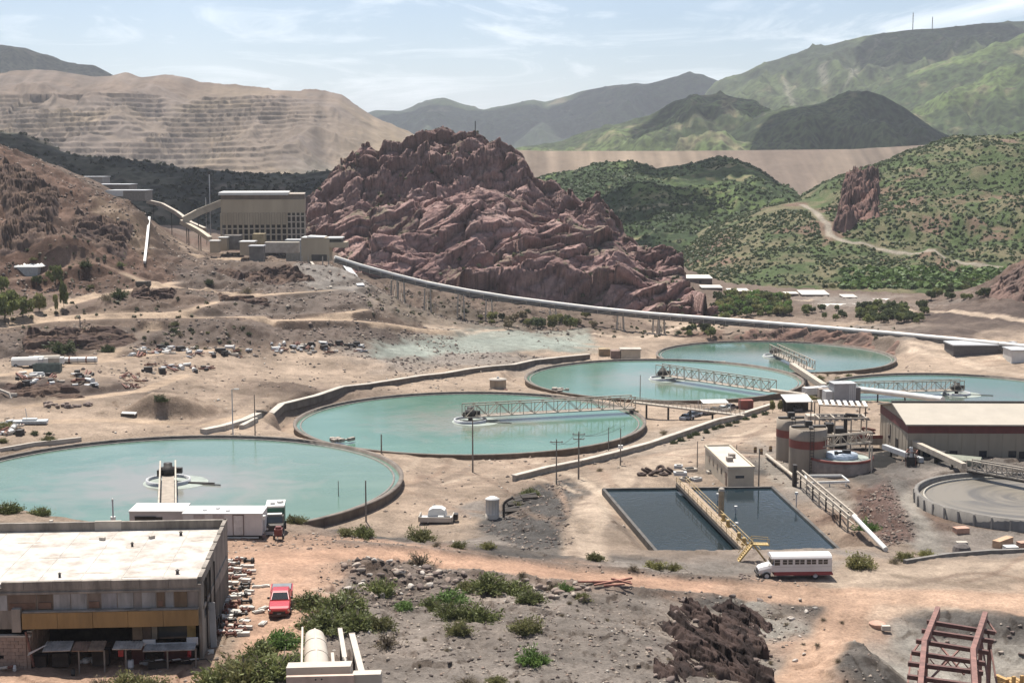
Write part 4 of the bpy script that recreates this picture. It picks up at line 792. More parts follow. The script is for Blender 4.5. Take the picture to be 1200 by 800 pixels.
pt = Vector(at_z(845, 604, POOLZ + 1)); mast = thing('pump_column', 'tall tan column with a pale cap standing on the pool walkway', 'column', pt)
MB().tube((0, 0, -.2), (0, 0, 3.6), .42, 14).build('pipe', M('tan_pipe', (.33, .25, .16), .8, 0, .3, 1.5), mast); MB().lathe((0, 0, 3.6), [(.48, 0), (.4, .35), (.15, .5), (.01, .52)], 14).build('cap', CONCP, mast)
for q in ((848, 610), (853, 617), (866, 632), (872, 638)):
    p = Vector(at_z(q[0], q[1], POOLZ + 1.0)); pm = thing('pump_motor', 'small stained pump motor standing on the pool walkway', 'pump', p, 0, 'pump motors along the pool walkway')
    MB().lathe((0, 0, 0), [(.01, 0), (.4, 0), (.4, .25), (.28, .25), (.28, .9), (.2, 1.0), (.01, 1.0)], 12).build('motor', yl, pm); MB().tube((.2, 0, .2), (1.0, .1, .1), .14, 8).build('pipe', GREYP, pm)
# stair frame at the near end
pe = G(882, 658); fr = thing('stair_frame', 'yellow steel A shaped stair frame at the near end of the pool walkway', 'stairs', pe); fr.scale = (.82, .82, .82)
b = MB()
for yy in (0, 1.3):
    b.bar((-2.0, yy, 0), (0, yy, 2.6), .22); b.bar((2.0, yy, 0), (.0, yy, 2.6), .22)
    b.bar((-2.0, yy, 1.0), (0, yy, 3.6), .07); b.bar((0, yy, 3.6), (2.4, yy, 3.4), .07); b.bar((0, yy, 2.6), (2.4, yy, 2.5), .15); b.bar((2.4, yy, 2.5), (2.4, yy, 3.4), .07); b.bar((0, yy, 2.6), (0, yy, 3.6), .07)
b.build('frame', yl, fr)
for k in range(9): MB().bb(-2.0 + k * .22 - .12, -2.0 + k * .22 + .12, 0.1, 1.2, k * .29, k * .29 + .05).build('tread', yl, fr)
for k in range(6): MB().bb(.1 + k * .38, .44 + k * .38, 0.1, 1.2, 2.56, 2.62).build('plank', yl, fr)
# lamp and floats on the right half
for i, (px, py) in enumerate(((862, 605), (863, 625), (841, 590), (933, 597))):
    p = Vector(at_z(px, py, POOLZ - .6)); f_ = thing('float_gauge', ('white float gauge standing in the dark pool water', 'pale float gauge standing nearest the bus in the pool', 'slim float gauge standing beside the tan column', 'grey float gauge standing on the right side of the pool')[i], 'gauge', p)
    MB().tube((0, 0, 0), (0, 0, 1.4 if i < 3 else 2.4), .08, 8).build('rod', GREYP, f_); MB().lathe((0, 0, 1.2 if i < 3 else 2.3), [(.01, 0), (.25, 0), (.25, .4), (.01, .4)], 10).build('head', WHITE, f_)
# ------------------------------------------------------------------ small flat roofed office beside the pool
BEIGE = M('beige_wall', (.46, .385, .29), .85, 0, .12, .5); ROOFP = M('pale_roof', (.46, .41, .35), .9, 0, .15, .3)
a = G(853, 571); cr_ = G(884, 571); bk = G(826, 549)
ang = math.atan2((bk - a).y, (bk - a).x); ox = thing('office_block', 'small beige flat roofed office beside the dark pool', 'office', a, ang)
LEN = (bk - a).length * 1.0; WID = 4.2
MB().bb(0, LEN, -WID, 0, -1, 3.0).build('wall', BEIGE, ox)
rf = MB().bb(-.15, LEN + .15, -WID - .15, .15, 3.0, 3.15).build('roof', ROOFP, ox)
for (u0, u1, v0, v1) in ((-.15, LEN + .15, -.1, .15), (-.15, LEN + .15, -WID - .15, -WID + .1), (-.15, .1, -WID, 0), (LEN - .1, LEN + .15, -WID, 0)): MB().bb(u0, u1, v0, v1, 3.152, 3.4).build('parapet', BEIGE, rf)
WIN = M('window_glass', (.03, .035, .04), .15, 0, .2, 1)
for k in range(5):
    x = 1.2 + k * (LEN - 2) / 5; MB().bb(x, x + .9, -.05, .06, 1.2, 2.2).build('window', WIN, ox)
MB().bb(-.06, .05, -2.6, -1.2, 1.5, 1.9).build('window', WIN, ox); MB().bb(.8, 1.7, -.05, .07, 0, 2.1).build('door', M('brown_door', (.16, .10, .07), .7), ox)
for q in ((LEN * .45, -2.4), (LEN * .3, -1.4)): 
    ac = MB(); ac.box((q[0], q[1], 3.5), (1.1, 1.0, .7)); ac.build('air_unit', M('unit_steel', (.28, .24, .20), .7), ox)

# ------------------------------------------------------------------ process tanks and small clarifier
TANKW = M('tank_beige', (.27, .22, .17), .8, 0, .15, .4, streak=True); TANKR = M('tank_red_band', (.20, .05, .035), .75, 0, .2, .5)
def ptank(label, px0, px1, pytop, pybase, group='banded process tanks'):
    g = G((px0 + px1) / 2, pybase); r = (px1 - px0) / 2 * mpp(g.y); h = (pybase - pytop) * mpp(g.y) * 1.02
    t = thing('process_tank', label, 'tank', (g.x, g.y + r, H(g.x, g.y + r)), 0, group)
    MB().lathe((0, 0, 0), [(r, -1), (r, h * .57)], 40).build('lower_shell', TANKW, t); MB().lathe((0, 0, 0), [(r + .04, h * .57), (r + .04, h * .75)], 40).build('red_band', TANKR, t)
    MB().lathe((0, 0, 0), [(r, h * .75), (r, h), (r - .25, h), (r - .25, h - .9), (.01, h - .9)], 40).build('upper_shell', TANKW, t)
    b = MB(); b.bar((-r * .9, 0, h + .1), (r * .9, -.3, h + .25), .9, .35); b.bar((0, -r * .8, h + .2), (r * .2, r * .8, h + .4), .7, .3); b.box((0, 0, h + .6), (1.2, 1.0, 1.0)); b.build('agitator_frame', DSTEEL, t)
    b = MB()
    for k in range(int(h / .5)): b.bar((-.3, -r - .15, .3 + k * .5), (.3, -r - .15, .3 + k * .5), .06)
    for s in (-.3, .3): b.bar((s, -r - .15, 0), (s, -r - .15, h + .8), .07)
    b.build('ladder', DSTEEL, t)
    return t, r, h
ptank('left beige process tank with a red band, half behind its twin', 912, 946, 492, 541)
pt2, _r, _h2 = ptank('right beige process tank with a red band, the larger of the pair', 928, 973, 503, 556)
# rectangular upper works
g = G(985, 528); sh = thing('mill_shed', 'open steel frame with dark machinery beside the banded tanks', 'machinery frame', g); s_ = mpp(g.y)
b = MB(); b.box((0, 2, 2), (2.2, 3, 4)); b.box((-1.5, 3, 3.3), (1.6, 2, 2.6)); b.tube((1, 1, 0), (1, 1, 6.5), .35, 10); b.tube((1, 1, 6.5), (3.2, 1.5, 6.2), .35, 10); b.build('machinery', DSTEEL, sh)
b = MB()
for x in (-4, -1.2, 1.8, 4.6):
    for y in (0, 4): b.bar((x, y, 0), (x, y, 6), .22)
for z_ in (3, 6):
    for y in (0, 4): b.bar((-4, y, z_), (4.6, y, z_), .25)
    for x in (-4, -1.2, 1.8, 4.6): b.bar((x, 0, z_), (x, 4, z_), .2)
b.build('frame', STEEL, sh)
MB().bb(1.9, 7.5, -.6, 3.6, 1.2, 2.4).build('trough', TANKW, sh); MB().bb(1.9, 7.5, -.66, -.6, 2.4, 3.0).build('red_rim', TANKR, sh)
g = G(987, 492); rk = thing('slatted_canopy', 'open white slatted canopy on posts behind the banded tanks', 'canopy', (g.x, g.y, g.z - .2)); s_ = mpp(g.y)
W_ = 58 * s_ / 1.0; 
b = MB()
for y in (0, 5): b.bar((-W_ / 2, y, 3.4), (W_ / 2, y - .5, 3.0), .25)
b.build('beam', STEEL, rk)
for k in range(8):
    x = -W_ / 2 + .5 + k * (W_ - .8) / 7; MB().bar((x, -.4, 3.6 - k * .05), (x + .8, 5.4, 3.7 - k * .05), .75, .1).build('slat', WHITE, rk)
for x in (-W_ / 2 + .3, W_ / 2 - .3):
    for y in (0, 5): MB().bar((x, y, -.5), (x, y, 3.2), .2).build('post', DSTEEL, rk)
MB().bb(-W_ / 2 - 2, W_ / 2, 1.0, 4.0, -.5, .9).build('loading_platform', CONCP, rk)
# small clarifier with a blue-white top
g = G(991, 558); s_ = mpp(g.y); r = 39 * s_; ck = thing('small_clarifier', 'small round clarifier with white and blue cover under a cream truss', 'clarifier', (g.x, g.y + r * .8, H(g.x, g.y)))
MB().lathe((0, 0, 0), [(r, -1), (r, 2.6), (r - .3, 2.6), (r - .3, 1.9)], 48).build('wall', M('clarifier_wall', (.26, .20, .16), .9, 0, .3, .5), ck); MB().lathe((0, 0, 0), [(r + .05, 2.25), (r + .12, 2.62), (r - .1, 2.66)], 48).build('rim', TANKR, ck)
MB().lathe((0, 0, 0), [(r - .32, 2.2), (.01, 2.3)], 48).build('froth', FOAM, ck)
MB().lathe((.3, .4, 0), [(r * .5, 2.3), (r * .5, 2.9), (.01, 3.1)], 32).build('cover', M('blue_white_cover', (.50, .56, .62), .4, 0, .2, .7), ck)
b = MB(); b.box((r * .2, .2, 3.3), (1.3, .9, .5)); b.bar((r * .2, .2, 3.2), (-r * .15, -.5, 3.2), .25); b.box((-r * .15, -.5, 3.2), (.5, .8, .5)); b.build('drive', DSTEEL, ck)
b = MB(); truss(b, (-r * .75, -.5, 4.2), (r * .95, -.1, 5.0), .8, 1.7, 1.2, .16); b.bar((-r * .7, -.5, 0), (-r * .7, -.5, 4.3), .25); b.bar((r * .9, -.1, 0), (r * .9, -.1, 5), .25); b.bar((r * .78, -r * .8, 0), (r * .78, -r * .8, 5.2), .22); b.build('truss', STEEL, ck)
# rail-like trestle going down beside the pool
pa, pb = G(936, 570), G(1000, 624); pc = G(1038, 646)
tr_ = thing('pipe_trestle', 'cream pipe trestle descending beside the right edge of the pool', 'pipe trestle', pa); d1 = pb - pa; d2 = pc - pa
b = MB()
for off in (-.5, .5):
    b.bar((off, 0, 2.6), d1 + Vector((off, 0, 2.2)), .2, .3)
b.bar((0, 0, 1.4), d1 + Vector((0, 0, 1.2)), .15); b.build('rail', STEEL, tr_)
for k in range(8):
    q = d1 * (k + .3) / 8; zg = H(pa.x + q.x, pa.y + q.y) - pa.z; MB().bar((q.x, q.y, zg - .3), (q.x, q.y, q.z + 2.4), .22).build('post', STEEL if k % 2 else DSTEEL, tr_)
MB().tube(d1 + Vector((0, 0, 2.3)), d2 + Vector((0, 0, .3)), .32, 10).build('pipe', WHITE, tr_)
MB().bb(-1.0, -.4, -.5, .5, -.5, 3.6).build('end_frame', DSTEEL, tr_)
pipe_run('cream handrailed kerb pipe from the tanks to the trestle top', [G(898, 536) + Vector((0, 0, .5)), G(934, 566) + Vector((0, 0, .7))], .3, STEEL, ())
b = MB(); pf = G(972, 570); bf = thing('barrier_frame', 'low white box frame on the slope below the small clarifier', 'frame', pf)
b.bar((-3.4, 0, .6), (3, -.4, .9), .25, .35); b.bar((-3.4, 2.5, 1.2), (2.4, 2.2, 1.3), .25, .35); b.bar((-3.4, 0, .6), (-3.4, 2.5, 1.2), .25); b.bar((3, -.4, .9), (2.4, 2.2, 1.3), .25)
for x in (-3, 0, 2.6): b.bar((x, 0, -.4), (x, 0, .6), .2)
b.build('rail', WHITE, bf)
# ------------------------------------------------------------------ warehouse with red band
WC = M('warehouse_cream', (.29, .24, .18), .85, 0, .12, .35, streak=True); WR = M('warehouse_red', (.135, .035, .03), .75, 0, .2, .5); WROOF = M('warehouse_roof', (.335, .292, .235), .7, 0, .08, .25)
A = G(1063, 538); A.z = -4.3
whw, whl, ev, rg_ = 20., 46., 7.2, 1.9
wh = thing('warehouse', 'long cream metal warehouse with a dark red band under its pale roof', 'warehouse', A, R(-1))
MB().bb(0, whl, 0, whw, -1, ev - 1.5).build('wall', WC, wh)
b = MB(); b.bb(-.06, whl + .06, -.06, whw + .06, ev - 1.5, ev); b.build('red_band', WR, wh)
b = MB(); b.add([(0, 0, ev), (0, whw, ev), (0, whw * .5, ev + rg_)], [(0, 1, 2)]); b.build('gable', WC, wh)
b = MB(); b.add([(-.5, -.6, ev - .1), (whl, -.6, ev - .1), (whl, whw * .5, ev + rg_ + .05), (-.5, whw * .5, ev + rg_ + .05), (-.5, -.6, ev + .12), (whl, -.6, ev + .12), (whl, whw * .5, ev + rg_ + .27), (-.5, whw * .5, ev + rg_ + .27)], [(0, 1, 2, 3), (4, 5, 6, 7), (0, 1, 5, 4), (0, 3, 7, 4), (1, 2, 6, 5)])
b.add([(-.5, whw * .5, ev + rg_ + .05), (whl, whw * .5, ev + rg_ + .05), (whl, whw + .6, ev - .1), (-.5, whw + .6, ev - .1), (-.5, whw * .5, ev + rg_ + .27), (whl, whw * .5, ev + rg_ + .27), (whl, whw + .6, ev + .12), (-.5, whw + .6, ev + .12)], [(0, 1, 2, 3), (4, 5, 6, 7), (0, 3, 7, 4)]); rfw = b.build('roof', WROOF, wh)
MB().bb(-.5, whl, whw * .5 - .35, whw * .5 + .35, ev + rg_ + .2, ev + rg_ + .5).build('ridge_cap', DSTEEL, rfw)
for x in (2.6, 4.7, 7.2, 12.2, 17.2, 24.0): MB().bb(x, x + 1.3, -.1, .05, 1.6, 2.7).build('window', WIN, wh)
MB().bb(19.0, 20.6, -.1, .05, 0, 2.6).build('door', DSTEEL, wh)
MB().bb(-.1, .05, 6.5, 8, .0, 3.4).build('door', DSTEEL, wh); MB().bb(-.12, .05, 12, 13.4, 2.4, 5).build('window', WIN, wh)
for k in range(20): MB().bb(-.02 + k * 2.3, .06 + k * 2.3, -.05, 0, -.5, ev - 1.5).build('wall_rib', WC, wh)
for k in range(8): MB().bb(-.05, 0, 1.2 + k * 2.4, 1.3 + k * 2.4, -.5, ev - 1.5).build('wall_rib', WC, wh)
wheel = thing('pulley_wheel', 'dark spoked pulley wheel leaning at the gable end of the red banded warehouse', 'wheel', G(1047, 520) + Vector((-1, -1, 1.6)))
b = MB(); b.lathe((0, 0, 0), [(1.6, -.15), (1.6, .15), (1.3, .15), (1.3, -.15), (1.6, -.15)], 24)
for k in range(4): a_ = k * math.pi / 4; b.bar((-1.4 * math.cos(a_), -1.4 * math.sin(a_), 0), (1.4 * math.cos(a_), 1.4 * math.sin(a_), 0), .15)
wb_ = b.build('rim', DSTEEL, wheel); wb_.rotation_euler = (R(80), 0, R(25))
# belts and covered conveyors by the warehouse
pipe_run('cream inclined belt conveyor descending in front of the warehouse', [at_d(1065, 516, 246), at_d(1130, 546, 226)], .45, STEEL, (.2, .5, .8), 'conveyor', None, True)
pipe_run('darker inclined belt from the machinery frame towards the grey clarifier', [at_d(1036, 523, 250), at_d(1080, 539, 236)], .4, GREYP, (.2, .6), 'conveyor', None, True)
hop = thing('covered_hopper', 'grey green covered hopper in front of the warehouse windows', 'hopper', G(1128, 543), R(-28)); 
b = MB(); b.extr([(-1.3, 0), (1.3, 0), (1.3, .8), (0, 1.4), (-1.3, .8)], -3, 3); b.build('body', M('grey_green', (.22, .225, .17), .8, 0, .2, .7), hop); b = MB(); b.bb(-1.4, 1.4, 3, 4.2, .1, 1.6); b.build('drive_box', DSTEEL, hop); hop.rotation_euler.z = R(62)
# grey box building and block
g = G(990, 473); bx = thing('switch_building', 'tall grey box building between the tanks and the long white pipe', 'switchgear building', (g.x, g.y, g.z), R(6))
MB().bb(-2.7, 2.7, 0, 4, -.5, 4.8).build('wall', M('grey_box', (.27, .27, .275), .7, 0, .1, .5), bx); MB().bb(-2.8, 2.8, -.1, 4.1, 4.8, 4.95).build('roof', M('grey_lid', (.42, .42, .42), .6), bx)
for k in range(4): MB().bb(1.0 + k * .45, 1.3 + k * .45, -.04, 0, -.3, 4.6).build('cladding_rib', GREYP, bx)
MB().bb(-4.6, -2.9, .4, 3.4, -.5, 3.0).build('transformer', GREYP, bx); MB().bb(2.9, 4.0, .4, 3.4, -.5, 3.8).build('cabinet', M('dark_cabinet', (.12, .11, .11), .6), bx)
g = G(965, 467); tag(MB().bb(-1.3, 1.3, -1.3, 1.3, -1, 2.6).build('concrete_block', M('brown_conc', (.28, .23, .19), .9, 0, .25, .5), None, g), 'brown concrete block at the foot of the cream launder', 'concrete block')
# ------------------------------------------------------------------ right clarifier with grey slurry
(c, r, z) = CLAR; cl = thing('slurry_clarifier', 'wide round clarifier of swirling grey slurry at the right edge', 'clarifier', (c[0], c[1], z - 1.8))
b = MB().lathe((0, 0, 0), [(r, -1), (r, 1.8), (r - .55, 1.8), (r - .55, -.5)], 96).build('wall', M('clarifier_grey', (.19, .172, .152), .9, 0, .25, .5, streak=True), cl)
for k in range(40):
    a_ = 2 * math.pi * k / 40; m = MB(); m.box(((r + .05) * math.cos(a_), (r + .05) * math.sin(a_), .4), (.22, .22, 2.6), a_); m.build('wall_rib', M('clarifier_rib', (.30, .28, .25), .9, 0, .2, .5), cl)
MB().lathe((0, 0, 0), [(r - 1.5, .4), (r - 1.5, 1.25), (r - 1.3, 1.25), (r - 1.3, .4)], 96).build('weir', M('weir_pale', (.36, .33, .28), .9), cl)
m, n, l, bs = _new('slurry'); t_ = n.new('ShaderNodeTexCoord'); gr = n.new('ShaderNodeSeparateXYZ'); l.new(t_.outputs['Object'], gr.inputs[0])
ln = n.new('ShaderNodeVectorMath'); ln.operation = 'LENGTH'; l.new(t_.outputs['Object'], ln.inputs[0])
at2 = n.new('ShaderNodeMath'); at2.operation = 'ARCTAN2'; l.new(gr.outputs['Y'], at2.inputs[0]); l.new(gr.outputs['X'], at2.inputs[1])
cb = n.new('ShaderNodeCombineXYZ'); mm = n.new('ShaderNodeMath'); mm.operation = 'MULTIPLY_ADD'; l.new(at2.outputs[0], mm.inputs[0]); mm.inputs[1].default_value = 2.2; l.new(ln.outputs['Value'], mm.inputs[2]); l.new(mm.outputs[0], cb.inputs[0]); l.new(at2.outputs[0], cb.inputs[1])
no = n.new('ShaderNodeTexNoise'); no.inputs['Scale'].default_value = .55; no.inputs['Detail'].default_value = 7; l.new(cb.outputs[0], no.inputs['Vector'])
rp = n.new('ShaderNodeValToRGB'); rp.color_ramp.elements[0].position = .38; rp.color_ramp.elements[0].color = (.075, .066, .055, 1); rp.color_ramp.elements[1].position = .58; rp.color_ramp.elements[1].color = (.145, .124, .095, 1); l.new(no.outputs[0], rp.inputs[0]); l.new(rp.outputs[0], bs.inputs['Base Color']); bs.inputs['Roughness'].default_value = .5
MB().lathe((0, 0, 0), [(.01, .95), (r * .5, .95), (r - .5, .95)], 64).build('slurry', m, cl)
b = MB(); truss(b, (-3.5, r * 1.0, 2.2), (9.5, -1.5, 2.6), 1.4, 1.5, 1.7, .2); b.build('bridge_truss', STEEL, cl)
b = MB(); b.bar((-3.5, r, 2.0), (9.5, -1.5, 2.3), 1.3, .4); b.build('walkway_deck', DSTEEL, cl)
# ------------------------------------------------------------------ long conveyor on trestles
cpx = [(392, 301, 517), (420, 310, 520), (460, 321, 524), (500, 331, 528), (550, 340.5, 530), (600, 348.5, 531), (650, 355, 531), (700, 361, 531), (760, 367, 527), (850, 374, 519), (900, 378, 514), (950, 382, 507), (1050, 390.5, 487), (1120, 397, 469), (1200, 405, 450), (1260, 411, 437)]
CP3 = [Vector(at_d(*p)) for p in cpx]; o = CP3[0].copy()
cv = thing('belt_conveyor', 'very long raised belt conveyor with pale roof sagging past the red rock butte', 'conveyor', o)
q = [p - o for p in CP3]; b1, b2, b3 = MB(), MB(), MB()
for a, c in zip(q[:-1], q[1:]):
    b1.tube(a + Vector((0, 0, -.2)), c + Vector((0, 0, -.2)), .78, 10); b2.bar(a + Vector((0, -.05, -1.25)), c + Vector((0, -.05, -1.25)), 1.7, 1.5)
    n = max(1, int((c - a).length / 4))
    for k in range(n):
        s = a + (c - a) * k / n; b3.bar(s + Vector((0, -1.12, -2.1)), s + Vector((0, -1.12, -.4)), .16); b3.bar(s + Vector((0, -1.12, -2.1)), a + (c - a) * (k + 1) / n + Vector((0, -1.12, -.5)), .12)
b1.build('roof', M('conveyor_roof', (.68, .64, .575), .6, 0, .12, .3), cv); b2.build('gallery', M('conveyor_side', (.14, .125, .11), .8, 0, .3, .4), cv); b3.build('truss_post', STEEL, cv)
for px, w_ in ((462, 4), (470, 4), (501, 1), (540, 1.5), (573, 2), (648, 2.5), (727, 1.5), (769, 3), (775, 3)):
    Y = np.interp(px, [p[0] for p in cpx], [p[2] for p in cpx]); py = np.interp(px, [p[0] for p in cpx], [p[1] for p in cpx]); p = Vector(at_d(px, py, Y)) - o; g = float(H(p.x + o.x, p.y + o.y)) - o.z
    b = MB()
    for s in (-1.2, 1.2):
        for x_ in (-1.0, 1.0): b.bar((p.x + x_ * 1.3, p.y + s * 1.6, g - .5), (p.x + x_, p.y + s * .6, p.z - 2), .42)
    n = max(1, int((p.z - g) / 4))
    for k in range(n): z0 = g + (p.z - 2 - g) * k / n; z1 = g + (p.z - 2 - g) * (k + 1) / n; b.bar((p.x, p.y - 1.8 + k / n, z0), (p.x, p.y + 1.8 - k / n, z1), .18)
    b.build('trestle', STEEL, cv)
# transfer house
SID = M('mill_siding', (.37, .30, .21), .8, 0, .12, .15, streak=True); MROOF = M('mill_roof', (.55, .53, .49), .6, 0, .08, .2); MDK = M('mill_dark', (.075, .065, .055), .8, 0, .3, .3)
g = G(353, 300); Yt = 535.; z0 = float(at_d(353, 300, Yt)[2]); s_ = mpp(Yt); x0 = (353 - 600) * s_
tf = thing('transfer_house', 'beige transfer house with stepped white roofs at the top of the long conveyor', 'building', (x0, Yt, z0))
MB().bb(0, 33 * s_, 0, 9, -2, 21 * s_).build('wall', SID, tf); MB().bb(33 * s_ - 2, 53 * s_, .3, 8, 3, 16 * s_).build('wall', SID, tf)
b = MB(); b.bar((7 * s_, 4.5, 22.5 * s_), (27 * s_, 4.5, 18.5 * s_ + 1.0), 9.6, .3, (0, 0, 1)); b.build('roof', MROOF, tf)
b = MB(); b.bb(0, 24 * s_, -.3, 9.3, 21 * s_, 21 * s_ + .25); b.build('roof', MROOF, tf); MB().bb(30 * s_, 48 * s_, 0, 8.5, 20 * s_, 21.5 * s_).build('roof', MROOF, tf); MB().bb(31 * s_, 47 * s_, .8, 8, 16 * s_, 20 * s_).build('upper_wall', MDK, tf)
MB().bb(12 * s_, 30 * s_, -.2, 0, -1.8, .5).build('opening', MDK, tf)
for x in (1, 8, 25, 32): MB().bb(x * s_ - .2, x * s_ + .2, -.3, .1, -6, 0).build('post', STEEL, tf)
# chutes on the slope under it
for i, (pa, pb, w_, lb) in enumerate((((362, 305), (388, 338), .9, 'pale narrow chute descending the bank under the transfer house'), ((405, 312), (423, 336), 2.5, 'broad grey steel apron leaning under the conveyor head'))):
    a, c = G(*pa) + Vector((0, 0, .5)), G(*pb) + Vector((0, 0, .4)); bb_ = MB(); bb_.bar((0, 0, 0), c - a, w_, .35); tag(bb_.build('chute', CONCP if i == 0 else GREYP, None, a), lb, 'chute')
# concentrator mill
Ym = 585.; s_ = mpp(Ym); zb = float(at_d(310, 289, Ym)[2]); x0 = (260 - 600) * s_; FW = 76 * s_; SW = 21 * s_; Hm = 63 * s_
mill = thing('concentrator_mill', 'tall beige mill building with white roof and open column grid at its base', 'mill building', (x0, Ym, zb), R(7))
b = MB(); b.bb(0, FW + SW, 0, 26, Hm * .62, Hm * .87); b.build('upper_wall', SID, mill)
MB().bb(0, FW + SW, .8, 25.5, Hm * .87, Hm * .95).build('clerestory', M('clerestory_brown', (.20, .155, .12), .8, 0, .2, .3), mill)
MB().bb(-.8, FW + .8, -1.5, 26.5, Hm * .95, Hm * 1.0).build('roof', MROOF, mill); MB().bb(FW + .85, FW + SW, 0.2, 26, Hm * .95, Hm * .97).build('roof', M('side_roof', (.30, .25, .2), .8), mill)
MB().bb(.5, FW + SW - .5, 9, 25, -1, Hm * .62).build('inner_wall', MDK, mill)
for k in range(13):
    x = FW * k / 12; MB().bb(x - .35, x + .35, -.3, .5, -1, Hm * .62).build('column', SID, mill)
    if k < 12:
        MB().bb(x + .45, x + FW / 12 - .45, .12, .4, Hm * .40, Hm * .617).build('wall_panel', SID, mill)
for k in range(5):
    x = FW + SW * k / 4; MB().bb(x - .3, x + .3, -.25, .5, -1, Hm * .62).build('column', STEEL, mill)
for f_ in (.10, .22, .33): MB().bb(0, FW + SW, -.2, .3, Hm * f_ - .25, Hm * f_ + .25).build('girder', STEEL, mill)
for f_ in (.45, .56): MB().bb(FW, FW + SW, -.2, .3, Hm * f_ - .25, Hm * f_ + .25).build('girder', STEEL, mill)
# plant clutter in front of the mill
M('dull_bin', (.17, .15, .13), .85, 0, .3, .4)
def pbox(name, label, cat, px0, px1, py0, py1, Y, dep, mat, roof=None, group=None, name2='wall'):
    s = mpp(Y); z = float(at_d(px0, py1, Y)[2]); t = thing(name, label, cat, ((px0 - 600) * s, Y, z), 0, group); w_ = (px1 - px0) * s; h = (py1 - py0) * s
    MB().bb(0, w_, 0, dep, -1.2 if name == 'hill_building' else -3, h).build(name2, mat, t)
    if roof: MB().bb(-.3, w_ + .3, -.3, dep + .3, h, h + .35).build('roof', roof, t)
    return t, w_, h
for a in (('plant_shed', 'low white roofed shed left of the stack of plant in front of the mill', 'shed', 281, 297, 284, 290, 548, 7, SID, MROOF), ('plant_shed', 'small grey pump house with white roof at the edge of the mill pad', 'shed', 292, 308, 289, 300, 520, 5, M('dull_bin',), GREYP), ('plant_shed', 'squat beige hut left of the mill at the pad edge', 'shed', 246, 256, 283, 287, 548, 4, SID, MROOF),
          ('plant_shed', 'grey blue switch hut between the mill and the transfer house', 'shed', 335, 352, 282, 297, 556, 6, M('grey_blue', (.24, .25, .25), .8), GREYP), ('plant_shed', 'long low retaining bin below the mill columns', 'bin', 262, 282, 276, 284, 560, 5, M('dull_bin', (.17, .15, .13), .85, 0, .3, .4), None), ('plant_shed', 'yellow brown skip stack in front of the mill columns', 'skip', 296, 310, 274, 284, 560, 5, M('ochre_bin', (.33, .26, .15), .85, 0, .3, .4), None), ('plant_shed', 'long pale platform in front of the mill base', 'platform', 310, 350, 284, 287, 548, 4, CONCP, None)): pbox(*a)
pbox('plant_hut', 'tiny white roofed hut on the pad near the mill', 'hut', 257, 266, 279, 285, 556, 4, SID, MROOF)
# conveyors to the left of the mill
def conv(label, pts, w_, h_, mat, posts=()):
    return pipe_run(label, [Vector(at_d(*p)) for p in pts], w_, mat, posts, 'conveyor', None, True)
conv('beige inclined conveyor gallery entering the left side of the mill', [(215, 258, 600), (232, 249, 602), (262, 237, 604)], 1.4, 2, M('gallery_beige', (.45, .39, .30), .8, 0, .15, .3), (.1, .5))
conv('beige conveyor gallery continuing down from the mill conveyor', [(213, 260, 602), (235, 272, 590), (246, 280, 580)], .9, 2, M('gallery_beige', ), (.5,))
conv('long pale arching conveyor crossing behind the left conveyor', [(173, 236, 640), (190, 240, 636), (208, 250, 630), (224, 262, 620), (240, 269, 610)], .8, 1, STEEL, (.1, .4, .7))
conv('thin pale pipe running straight down the left hillside', [(175, 255, 545), (172, 285, 512), (169.5, 307, 486)], .42, 1, WHITE, ())
# grey stepped buildings upper left
pbox('hill_building', 'long grey roofed building high on the left hill crest', 'building', 93, 123, 208, 218, 640, 12, M('hill_grey', (.33, .31, .28), .8, 0, .15, .2), GREYP)
pbox('hill_building', 'wide low shed with a sloping grey roof below the hill crest building', 'shed', 100, 153, 217, 226, 610, 14, M('hill_brown', (.24, .21, .18), .85), GREYP)
pbox('hill_building', 'lower grey shed end with a white wall panel on the left hill', 'shed', 128, 172, 224, 232, 585, 12, M('hill_brown', ), GREYP)
tag(MB().bb(0, 9, -.2, 0, 0, 2.2).build('white_panel', WHITE, None, Vector(at_d(118, 230, 584))), 'white sunlit panel leaning by the lower grey shed', 'panel')
# white roofed greenhouse-like shed at the left edge
ws, w_, h_ = pbox('covered_store', 'pale store with a bright lumpy white cover at the left edge', 'store', -14, 43, 313, 322, 458, 9, M('store_wall', (.36, .36, .34), .8), None)
b = MB(); random.seed(3)
for k in range(15): b.lathe((k * w_ / 14, 4.0, h_), [(1.2 + random.random() * .4, 0), (.8, .55), (.01, .8 + random.random() * .3)], 8); b.lathe((k * w_ / 14, 1.4, h_), [(1.2, 0), (.8, .4), (.01, .6)], 8)
b.build('cover', WHITE, ws)
# dark truck on the bench
def small_truck(label, px, py, rz, body, cab, group=None, sc=1.0):
    g = G(px, py); t = thing('haul_truck', label, 'truck', g, rz, group); t.scale = (sc,) * 3
    MB().bb(-3.2, 1.6, -1.2, 1.2, 1.0, 2.8).build('bed', body, t); c = MB().bb(1.8, 3.4, -1.15, 1.15, .8, 2.9).build('cab', cab, t); MB().bb(3.38, 3.43, -1.0, 1.0, 1.8, 2.6).build('windscreen', WIN, c)
    for x in (-2.2, 2.4):
        for y in (-1.1, 1.1): MB().tube((x, y - .2, .5), (x, y + .2, .5), .5, 12).build('wheel', DSTEEL, t)
    MB().bb(-3, 3.2, -.5, .5, .6, 1.0).build('chassis', DSTEEL, t); return t
small_truck('dark haul truck parked on the upper bench road', 168, 337, R(5), MDK, MDK, None, .7)
small_truck('dark pickup like truck parked under the far right conveyor end', 1178, 411, R(10), MDK, GREYP)
